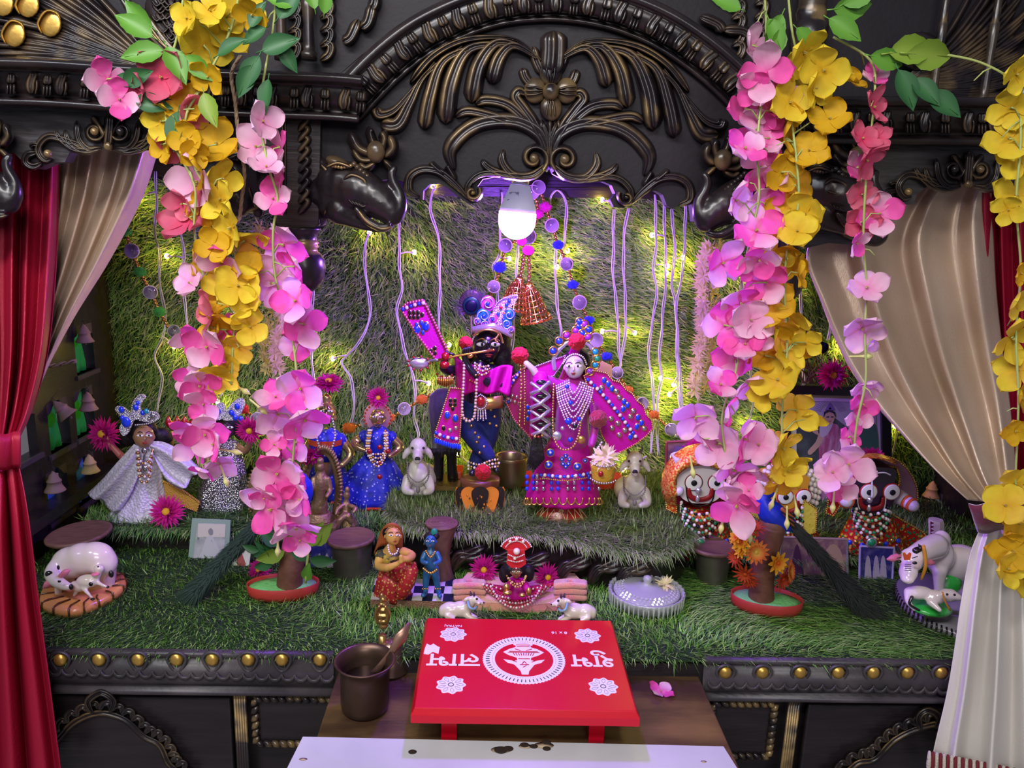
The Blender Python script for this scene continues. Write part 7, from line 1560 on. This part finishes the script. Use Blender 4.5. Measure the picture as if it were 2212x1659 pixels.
limbs('child_body', t, bs, [[(931,1184,-.02,7),(930,1200,-.02,14),(930,1222,-.02,14)],[(918,1196,-.03,7),(912,1212,-.04,6),(922,1216,-.06,5)],[(944,1196,-.03,7),(950,1212,-.04,6),(938,1218,-.06,5)],[(923,1228,-.02,10),(920,1255,-.02,8),(919,1280,-.02,6),(914,1286,-.04,6)],[(939,1228,-.02,10),(943,1255,-.02,8),(948,1280,-.02,6),(950,1288,-.04,6)]], d, .0025)
Q('child_ornaments', t, goldj, lambda m: (m.beads([(915,1228,d-.05),(930,1238,d-.06),(946,1228,d-.05)], 3.4, gap=1.4), m.beads([(920,1190,d-.045),(930,1204,d-.055),(941,1190,d-.045)], 2.6, gap=1.6), m.beads([(913,1272,d-.04),(926,1272,d-.04)], 2.4), m.beads([(941,1272,d-.04),(954,1272,d-.04)], 2.4)))
Q('child_hair', t, hair, lambda m: (m.E(930,1160,d-.015,16,13,12), m.E(942,1158,d-.02,8,8,8)))
Q('peacock_plume', t, mat('green_plume', (.02,.25,.2), .4), lambda m: m.E(938,1150,d-.02,8,4,10))
# ============================================================ towel, baby deity
t, d = T_('folded_towel', 'folded peach and pink towel serving as bed for the baby deity', 'towel', 1120, 1300, ZD+.01); dt = 1.66
m = M()
for v0, v1, th in ((0,1,.012),(0,1,.026)):
    pass
q = [G(x, y, ZD+.012) for x, y in ((1000,1312),(1150,1320),(1240,1312),(1262,1275),(1240,1252),(1110,1248),(1010,1250),(990,1275))]
m.prism([tuple(p+Vector((0,0,.016))) for p in q], 0, .02, world=True, dirv=(0,0,-1)); m.build('towel_base', toweling, t, smooth=False, mods=[('bevel', .006)])
m = M()
for xx in (1014, 1232):
    for k in range(3):
        m = M(); y = 1292-k*13; m.C([(xx-30+k*2,y,dt-.01,8),(xx,y-2,dt-.02,8.5),(xx+30-k*2,y,dt-.01,8)], n=14); m.C([(xx-30+k*2,y-8,dt+.05,8),(xx,y-10,dt+.05,8.5),(xx+30-k*2,y-8,dt+.05,8)], n=14); m.C([(xx-30,y,dt-.01,8),(xx-30,y-8,dt+.05,8)], n=12); m.C([(xx+30,y,dt-.01,8),(xx+30,y-8,dt+.05,8)], n=12); m.C([(xx-12,y-1,dt-.015,8),(xx-12,y-9,dt+.05,8)], n=12); m.C([(xx+12,y-1,dt-.015,8),(xx+12,y-9,dt+.05,8)], n=12)
        blob('towel_fold', m, toweling, t, .004, 4)
t, d = T_('beaded_mat', 'red and pearl beaded crescent mat on the peach towel', 'mat', 1120, 1290, ZD+.03); dm = 1.63
for k in range(6):
    necklace(t, [(1040+k*4,1262+k*1,-.0),(1062+k*4,1280+k*4,-.015),(1115,1288+k*5,-.02),(1168-k*4,1280+k*4,-.015),(1195-k*5,1262+k,0)], 3.2, dm-.012*k/2+.02, pearl, 'bead_row', mis=[pearl if k % 2 else jred, pinkc if k % 2 else jred])
m = M(); m.sheet([[(1038+u*160, 1258+34*sin(pi*u)*(.3+.7*v)+v*4, dm+.05-.06*v*sin(pi*u)) for u in [i/20 for i in range(21)]] for v in [j/5 for j in range(6)]]); m.build('cloth', mat('crimson_mat', (.45,.01,.06), .6, bump=(200,.8)), t, mods=[('solid', .003)])
t, d = T_('baby_deity', 'small golden faced baby deity in magenta dress with tall red fan headdress', 'figurine', 1117, 1285, ZD+.03); d = 1.655
face(t, 1115, 1236, 14, d-.02, bz, 0, black, 1.1)
ells('hair', t, hair, [(1113,1228,.01,30,20,18),(1090,1240,.01,14,14,22),(1142,1238,.01,14,14,22)], d, .003)
Q('dress', t, magenta, lambda m: (m.LP(1117, [(1290,34),(1275,32),(1262,24),(1252,18),(1248,8)], d-.01, n=40, sq=.8, flute=7, fa=.08), m.C([(1105,1258,d-.03,9),(1095,1272,d-.06,8)]), m.C([(1130,1258,d-.03,9),(1140,1274,d-.06,8)])))
Q('hands_and_feet', t, goldj, lambda m: (m.E(1094,1268,d-.07,8,7,9), m.E(1096,1280,d-.075,11,8,6), m.E(1142,1278,d-.075,6,6,11), m.E(1128,1285,d-.07,8,7,5)))
for k in range(2): necklace(t, [(1095,1244,-.03),(1104,1256+k*4,-.05),(1117,1262+k*6,-.06),(1130,1256+k*4,-.05),(1136,1244,-.03)], 3, d, None, 'necklace', mis=[goldj, mat('peach_bead', (.85,.45,.3), .4)])
fr = mat('red_fan_cloth', (.6,.01,.02), .5, sheen=.3)
m = M(); pts = [(1115+(36-4*0)*cos(a), 1195-34*sin(a)) for a in [radians(25)+radians(130)*i/12 for i in range(13)]]; m.prism([(1100,1192)]+pts[::-1]+[(1130,1192)], d-.03, .006)
m.prism([(1097,1190),(1133,1190),(1136,1218),(1125,1226),(1105,1226),(1095,1218)], d-.04, .014); hd = m.build('headdress', fr, t, smooth=False, mods=[('bevel', .002)])
necklace(hd, [(x, y, -.033) for x, y in pts], 2.2, d, pearl, 'pearl_edge'); necklace(hd, [(1115+26*cos(a), 1195-26*sin(a), -.033) for a in [radians(30)+radians(120)*i/8 for i in range(9)]], 1.8, d, pearl, 'pearl_row')
necklace(hd, [(1098,1198,-.043),(1115,1204,-.05),(1132,1198,-.043)], 1.8, d, pearl, 'pearl_row'); necklace(hd, [(1098,1210,-.043),(1115,1214,-.05),(1132,1210,-.043)], 1.8, d, pearl, 'pearl_row')
m = M(); m.E(1116,1191,d-.05,8,8,8); m.E(1112,1206,d-.052,4,4,4); m.E(1102,1170,d-.035,4,3,4); m.E(1116,1165,d-.035,4,3,4); m.E(1130,1170,d-.035,4,3,4); m.build('large_pearls', pearl, hd)
for x0, x1 in ((1060,1100),(1130,1175)): necklace(t, [(x0,1262,.01),((x0+x1)/2,1272,-.01),(x1,1262,-.02)], 2.4, d, jred, 'side_chain', mis=[jred, pearl])
# small lying cows
def small_cow(lab, s_, x0, y0, d):
    t = thing('cow_figurine', lab, 'figurine', P(x0, y0+32, d), 'little cream cows lying before the towel'); X = lambda x: x0+s_*x
    cm = mat('cream_pearl_ceramic', (.7,.62,.52), .22, coat=.6)
    m = M()
    for e in ((-18,10,0,24,18,20),(6,8,0,26,18,20),(-32,12,0,12,14,16)): m.E(X(e[0]), y0+e[1], d+e[2], e[3], e[4], e[5], n=(16,12))
    for l in ([(18,4,0,13),(28,-6,-.01,11),(34,-14,-.015,10),(46,-8,-.02,7),(54,-5,-.02,5)],[(16,20,-.01,8),(30,28,-.02,6),(40,30,-.02,4)],[(20,18,.01,8),(38,26,.0,5)],[(-24,22,-.015,8),(-10,29,-.02,5)],[(26,-18,-.01,4),(18,-14,-.02,5),(12,-10,-.02,3)],[(40,-14,0,3),(44,-4,-.03,4)]): m.C([(X(x), y0+y, d+a, r) for x, y, a, r in l], n=10)
    b = blob('body', m, cm, t, .0026, 3)
    m = M(); m.E(X(40), y0-14, d-.032, 3, 2, 3); m.E(X(55), y0-6, d-.03, 2, 2, 2); m.build('eye', black, b)
    m = M(); m.C([(X(28),y0-22,d-.01,4),(X(26),y0-30,d-.01,1.5)]); m.C([(X(34),y0-22,d-.02,3),(X(34),y0-29,d-.02,1.2)]); m.build('horns', mat('dark_horn', (.06,.03,.07), .4), b)
    m = M(); m.C([(X(20),y0-10,d-.02,3),(X(24),y0+4,d-.04,3),(X(34),y0+8,d-.035,3),(X(40),y0+2,d-.02,3)]); m.build('blue_collar', mat('pale_blue_paint', (.2,.38,.45), .4), b)
small_cow('small cream cow lying at the left, facing the beaded mat', 1, 990, 1308, 1.565)
small_cow('small cream cow lying at the right, facing the beaded mat', -1, 1246, 1312, 1.555)
# glass dish
t, d = T_('glass_dish', 'round cut glass lidded dish on the grass right of the towel', 'dish', 1395, 1320, ZD+.012); cg = G(1395, 1300, ZD+.012)
glass = mat('cut_glass', (.95,.97,1), .06, trans=.62, spec=.9, ior=1.5)
m = M(); s_ = W(1, 1.62)
m.lathe(cg, [(70*s_,.0),(78*s_,.006),(86*s_,.024),(89*s_,.034),(86*s_,.035),(82*s_,.026),(74*s_,.010),(60*s_,.006),(.002,.005)], n=96, g=0); o = m.build('dish', glass, t)
for i, v in enumerate(o.data.vertices):
    k = i % 96; f = 1+(.035 if k % 3 == 0 else 0); v.co.x *= f; v.co.y *= f; v.co.z += -.004 if (k % 3 == 0 and v.co.z < .03) else 0
m = M(); m.lathe(cg+Vector((0,0,.026)), [(80*s_,0),(78*s_,.006),(60*s_,.012),(34*s_,.016),(16*s_,.020),(8*s_,.026),(11*s_,.033),(9*s_,.04),(.001,.043)], n=48); lid = m.build('lid', glass, t)
m = M()
for j in range(3):
    R_ = (74-j*7)*s_; zz = .033+.003*j
    for k in range(44-j*4):
        a = 2*pi*k/(44-j*4)+j*.07; c = cg+Vector((R_*cos(a), R_*sin(a), zz)); u = Vector((cos(a+pi/2), sin(a+pi/2), 0))*.0045; v = Vector((cos(a), sin(a), -.35))*.0045; n_ = Vector((0,0,.0035))
        m.add([c-u, c-v, c+u, c+v, c+n_], [(0,1,4),(1,2,4),(2,3,4),(3,0,4)])
m.build('cut_facets', glass, lid, smooth=False)
m = M()
for k in range(48): a = 2*pi*k/48; c = cg+Vector((88*s_*cos(a), 88*s_*sin(a), .014)); m.tube([c+Vector((0,0,-.012)), c+Vector((0,0,.018))], [.0012,.0035], n=4)
m.build('rim_facets', glass, t, smooth=False)
t2 = thing('white_flower', 'small white star flower lying on the glass dish lid', 'flower', P(1438,1293,1.6))
place(wf, t2, cg+Vector((.045,.0,.046)), .028, (.1,-.3,1), 1); place(wf, t2, cg+Vector((.04,.0,.046)), .022, (-.2,-.2,1), 2)
# ============================================================ clay bells
claym = mat('clay_bell', (.22,.16,.12), .65, bump=(60,.4)); clayy = mat('ochre_clay_bell', (.38,.3,.15), .65, bump=(60,.4)); clayo = mat('tan_clay_bell', (.42,.22,.1), .6, bump=(60,.3))
def clay_bell(lab, px, py, wall, r, mm, ax=(0,0,1), off=.035):
    c = onwall(px, py, wall+(off if wall < 0 else -off)); d = c.y; s_ = W(r/37, d); t = thing('clay_bell', lab, 'bell', c, 'clay bells hung on the side walls')
    A = Vector(ax).normalized(); m = M()
    m.lathe(c, [(22*s_,-20*s_),(20*s_,-17*s_),(15*s_,-8*s_),(13*s_,2*s_),(15*s_,3*s_),(14*s_,5*s_),(11*s_,8*s_),(8*s_,17*s_),(4*s_,21*s_),(2.5*s_,24*s_),(1*s_,26*s_)], axis=A, n=28, cap=False); m.build('bell', mm, t, mods=[('solid', .002)])
    q = A.to_track_quat('Z','X').to_matrix(); m = M(); m.tube([c+q @ Vector((4*s_*cos(a), 0, (30+6*sin(a))*s_)) for a in [2*pi*i/12 for i in range(12)]], 1.1*s_, n=5, closed=True); m.tube([c+q @ Vector((0,0,34*s_)), c+Vector((0,0,52*s_))], .5*s_, n=4); m.build('wire_loop', mat('dark_wire', (.05,.05,.05), .4, metal=.7), t)
    m = M(); m.ell(c+q @ Vector((0,0,-25*s_)), 4*s_); m.build('clapper', mat('dark_clay', (.08,.06,.05), .6), t)
clay_bell('tilted clay bell on the left wall beside the green cloth', 135, 885, XW, 34, claym, (-.6,-.1,.75))
clay_bell('clay bell on the left wall above the magenta flower', 190, 868, XW, 32, claym)
clay_bell('ochre clay bell on the left wall behind the lace sleeve', 194, 1003, XW, 32, clayy)
clay_bell('lowest clay bell on the left wall above the round drum', 117, 1042, XW, 36, claym)
clay_bell('topmost clay bell on the left wall near the curtain', 182, 722, XW, 30, claym)
clay_bell('tan clay bell on the right wall under the cream curtain', 2013, 1058, XWR, 30, clayo)
o = Q('jute_rope', None, mat('jute', (.35,.25,.16), .9, bump=(200,1)), lambda m: [m.tube([P(105+i*6, 792-i*1.2+3*sin(i*.9+k*pi), 1.98+.004*cos(i*.9+k*pi)) for i in range(11)], .003, n=5) for k in (0,1)]); mark(o, 'knotted jute rope end on the left side wall', 'rope')
o = Q('jute_rope', None, mat('jute'), lambda m: [m.tube([P(x+2*sin(y*.12+k*2.1), y, 1.40+.003*cos(y*.12+k*2.1)) for x, y in cr([(520,120),(500,160),(508,220),(515,290),(528,370),(522,430),(516,475),(500,480)], 8)], .0022, n=5) for k in (0,1,2)]); mark(o, 'old twisted jute rope hanging among the left yellow flowers', 'rope')
# ============================================================ front: stool, marble, cup, bell
t = thing('low_stool', 'low red lacquered stool printed with white flowers and a round pot emblem', 'stool', G(1135, 1500, ZB))
ZT = .734
bl_, br_, fr_, fl_ = G(918,1343,.722), G(1324,1349,.722), G(1383,1553,.722), G(887,1545,.722)
cx, cyy = (bl_+br_+fr_+fl_)/4, 0
ins = lambda p, k, z: Vector((cx.x+(p.x-cx.x)*k, cx.y+(p.y-cx.y)*k, z))
m = M(); m.grid([[ins(p, .96, .702) for p in (bl_,br_,fr_,fl_)],[ins(p, 1, .706) for p in (bl_,br_,fr_,fl_)],[ins(p, 1, .722) for p in (bl_,br_,fr_,fl_)],[ins(p, .968, ZT) for p in (bl_,br_,fr_,fl_)]], cv=True, cap=True)
top = m.build('seat', redp, t, smooth=False, mods=[('bevel', .0012)])
for px in (970, 1288):
    for k, yo in ((0,0),(1,.2)):
        c = G(px, 1575, .67); m = M(); y = max(1.225, fl_.y+.035)+yo+.01; m.box((c.x*(1+yo*0), y, (.702+ZB)/2), (.014, .014, (.702-ZB)/2)); m.build('leg', redp, t, smooth=False)
xa = (br_-bl_).normalized(); ya = ((bl_+br_)/2-(fl_+fr_)/2).normalized(); ang = atan2(xa.y, xa.x)
wp = mat('white_print', (.78,.74,.82), .35)
def onst(px, py): p = G(px, py, ZT+.0006); return p
def plate(name, pts, mm, z=0): m = M(); m.prism([tuple(p+Vector((0,0,z))) for p in pts], 0, .0004, world=True, dirv=(0,0,-1)); return m.build(name, mm, top, smooth=False)
for px, py in ((979,1370),(1269,1373),(974,1479),(1303,1483)):
    c = onst(px, py); plate('flower_print', [c+xa*(.026*(1+.09*cos(9*a))*cos(a))+ya*(.026*(1+.09*cos(9*a))*sin(a)) for a in [2*pi*i/72 for i in range(72)]], wp)
    m = M()
    for k in range(9):
        a = 2*pi*k/9; q = [c+xa*((.010+.014*s_)*cos(a+.2*sin(pi*s_)*w_))+ya*((.010+.014*s_)*sin(a+.2*sin(pi*s_)*w_))+Vector((0,0,.0005)) for w_, rng in ((1,[i/8 for i in range(9)]),(-1,[1-i/8 for i in range(9)])) for s_ in rng]
        m.tube(q, .00022, n=4, closed=True)
    m.tube([c+xa*.005*cos(a)+ya*.005*sin(a)+Vector((0,0,.0005)) for a in [2*pi*i/16 for i in range(16)]], .0007, n=4, closed=True); m.build('flower_lines', mat('print_black', (.02,.02,.02), .4), top)
c = onst(1132, 1424); R1 = (onst(1221,1426)-onst(1041,1426)).length/2
ring = lambda r, n=96, w_=0: [c+xa*(r*(1+w_*(i % 2))*cos(2*pi*i/n))+ya*(r*(1+w_*(i % 2))*sin(2*pi*i/n)) for i in range(n)]
plate('ring_print', ring(R1, 144, -.03), wp); plate('emblem_ground', ring(R1*.70), redp, .0003)
m = M()
for k in range(60): a = 2*pi*k/60; m.tube([c+(xa*cos(a)+ya*sin(a))*R1*.83+Vector((0,0,.0004)), c+(xa*cos(a)+ya*sin(a))*R1*.92+Vector((0,0,.0004))], .0009, n=4)
for k in range(80): a = 2*pi*k/80; m.ell(c+(xa*cos(a)+ya*sin(a))*R1*.76+Vector((0,0,.0003)), .0006, n=(5,3))
m.build('ring_slots', mat('print_black'), top)
U = R1*.7
pot = [(-.28,.95),(.28,.95),(.30,.84),(.22,.80),(.24,.70),(.42,.60),(.62,.40),(.45,.22),(.22,.08),(.2,-.06),(.3,-.12),(.62,-.02),(.5,-.22),(.3,-.32),(.12,-.70),(.1,-.88),(-.1,-.88),(-.12,-.70),(-.3,-.32),(-.5,-.22),(-.62,-.02),(-.3,-.12),(-.2,-.06),(-.22,.08),(-.45,.22),(-.62,.40),(-.42,.60),(-.24,.70),(-.22,.80),(-.30,.84)]
plate('pot_emblem', [c+xa*x*U*1.15+ya*y*U*1.02 for x, y in pot], wp, .0006)
m = M()
for x0, y0, x1, y1 in [(-.25,.84,.25,.84),(-.22,.74,.22,.74),(-.5,.44,.5,.44),(-.2,.0,.2,.0),(-.55,.38,.55,.38)]+[(-.36+.09*k,.34,-.3+.075*k,.2) for k in range(9)]+[(-.3,.6,-.1,.5),(.3,.6,.1,.5),(0,-.15,-.08,-.3),(0,-.15,.08,-.3),(-.15,-.35,.15,-.35),(-.4,-.1,-.25,-.2),(.4,-.1,.25,-.2),(-.06,-.5,.06,-.4)]:
    m.tube([c+xa*x0*U+ya*y0*U+Vector((0,0,.001)), c+xa*x1*U+ya*y1*U+Vector((0,0,.001))], .0009, n=4)
m.build('emblem_lines', redp, top)
def txt(body, px, py, size, sx=1):
    o = text('lettering', body, onst(px, py)+Vector((0,0,.0002)), size, wp, top, (0, 0, ang+pi)); o.scale.x = sx
    me = bpy.data.meshes.new_from_object(o.evaluated_get(bpy.context.evaluated_depsgraph_get())); n = bpy.data.objects.new('lettering', me); COL.objects.link(n); n.parent = top; n.location = o.location; n.rotation_euler = o.rotation_euler; n.scale = o.scale; bpy.data.objects.remove(o)
bpy.context.view_layer.update()
txt('\u0932\u093e\u092d', 980, 1425, .062); txt('\u0936\u0941\u092d', 1280, 1427, .062); txt('NATRAJ', 979, 1352, .0105); txt('8 x 16', 1208, 1367, .013)
plate('worn_patch', [onst(x, y) for x, y in ((918,1400),(922,1390),(930,1394),(936,1390),(945,1396),(950,1398),(947,1412),(935,1408),(925,1414),(915,1412))], wp)
# convert the bulb lettering too
for o in [o for o in COL.objects if o.type == 'FONT']:
    me = bpy.data.meshes.new_from_object(o.evaluated_get(bpy.context.evaluated_depsgraph_get())); n = bpy.data.objects.new('printed_text', me); COL.objects.link(n); n.parent = o.parent; n.location = o.location; n.rotation_euler = o.rotation_euler; bpy.data.objects.remove(o)
# marble slab
t = thing('marble_slab', 'white marble slab with dark burn spots at the bottom of the photo', 'slab', G(1100, 1640, ZB))
zm = ZB+.02; q = [G(655,1592,zm), G(1562,1613,zm), G(1680,1800,zm), G(560,1780,zm)]
m = M(); m.prism([tuple(p) for p in q], 0, .02, world=True, dirv=(0,0,-1)); sl = m.build('slab', mat('white_marble', (.44,.45,.46), .25, var=(3,(.56,.56,.58),.4,.6)), t, smooth=False, mods=[('bevel', .001)])
m = M()
for x, y, r in ((1082,1620,13),(1098,1617,10),(1133,1609,9),(1153,1612,8),(1181,1617,8),(1180,1603,9),(891,1624,8)):
    p = G(x, y, zm+.0006); m.lathe(p, [(r*1.25*.00062*1.2,0),(r*.00062*1.2,.0004),(.0005,.0005)], n=16, sq=.8)
m.build('burn_spots', mat('burn', (.02,.01,.005), .8), sl)
m = M()
for x, y, r in ((1082,1620,20),(1175,1610,20),(1135,1612,14),(655,1640,8),(1520,1645,6)): m.lathe(G(x,y,zm+.0002), [(r*.0009,0),(.0005,.0002)], n=14, sq=.5)
m.build('brown_stains', mat('stain', (.4,.3,.2), .6), sl)
# copper cup, spoon
t, d = T_('metal_cup', 'dark brown copper cup with rolled rim on the pull out board', 'cup', 785, 1545, ZB); c = G(787, 1548, ZB)+Vector((0,.025,0)); s_ = .00080
ctop = P(785, 1425, c.y); H = ctop.z-ZB
m = M(); m.lathe((ctop.x*.5+c.x*.5, c.y, ZB), [(50*s_,.001),(56*s_,.006),(58*s_,.02),(58*s_,H*.75),(61*s_,H*.88),(70*s_,H*.97),(73*s_,H),(71*s_,H*1.015),(66*s_,H*1.0),(57*s_,H*.9),(54*s_,H*.75),(53*s_,.02),(.001,.015)], n=48); m.build('cup', copper, t)
cc = Vector((ctop.x*.5+c.x*.5, c.y, ZB+H*.62)); m = M(); m.lathe(cc, [(53*s_,0),(.001,.0005)], n=32); m.build('water', mat('dark_water', (.02,.015,.01), .03, coat=1), t)
t = thing('spoon', 'worn copper spoon leaning in the brown cup', 'spoon', cc)
a, b_, e_ = cc+Vector((.01,.02,-.01)), P(845,1410,c.y+.03), P(885,1345,c.y+.05)
m = M(); m.tube([a, a*.5+b_*.5, b_, b_*.5+e_*.5, e_], [.009,.0065,.0065,.013,.003], n=12, flat=.35); m.ell(a, (.022,.016,.008)); m.build('spoon', mat('worn_copper', (.3,.17,.12), .35, metal=.8), t)
# brass hand bell
t = thing('hand_bell', 'brass hand bell with figured handle standing behind the brown cup', 'bell', G(835, 1480, ZB)); cb = G(838, 1478, ZB)+Vector((0,.05,0)); yb = cb.y
hz = lambda py: P(826, py, yb).z-ZB
m = M(); m.lathe((cb.x, yb, ZB), [(.037,0),(.038,.006),(.034,.012),(.035,.018),(.028,.028),(.024,.05),(.016,.065),(.006,.07)], n=32); m.build('bell', mat('dark_brass', (.25,.16,.12), .35, metal=.85), t)
xh = P(826, 1380, yb).x
m = M(); m.tube([(cb.x, yb, ZB+.065), (xh, yb, hz(1400)), (xh, yb, hz(1360))], [.0085,.008,.0085], n=14)
m.lathe((xh, yb, ZB+hz(1400)), [(.010,0),(.008,.006),(.0085,.03)], n=16); m.build('handle', brassm, t)
m = M()
for y, r in ((1352,11),(1340,15),(1328,16),(1316,14),(1304,10),(1295,9),(1287,6)): m.E(826+2*sin(y), y, yb, r, r*.8, 8)
for s2 in (-1, 1): m.C([(826+s2*10,1345,yb-.005,5),(826+s2*14,1325,yb-.008,5),(826+s2*7,1310,yb-.01,4)])
blob('handle_figure', m, brassm, t, .002, 2)
# petal on the board
t = thing('fallen_flower', 'single fallen pink blossom on the pull out board beside the stool', 'flower', G(1427, 1495, ZB+.003))
place(FL['p'][1], t, G(1427, 1494, ZB+.004), .027, (.05,-.1,1), .4)
# green leafy plant bottom of right step, thin twigs near frame
t = thing('twig_plant', 'dry brown twigs with dark feather above the framed picture', 'plant', P(1760, 830, 2.2))
rs = random.Random(8); m = M()
for k in range(16):
    x = 1745+rs.uniform(-15,25); a = rs.uniform(-.9,.9); L = rs.uniform(40,95); m.C([(x,828,2.23,1.4),(x+L*.4*sin(a),828-L*.5*cos(a),2.22,1.1),(x+L*sin(a)*1.1,828-L*cos(a),2.2,.7)], n=5)
m.build('twigs', mat('twig', (.15,.08,.05), .8), t)
m = M(); m.E(1772,752,2.2,20,8,14,ang=-10); m.build('dark_feather', mat('feather_navy'), t)
m = M(); m.E(1843,790,2.2,12,6,14); m.build('red_bloom', mat('red_pompom'), t)
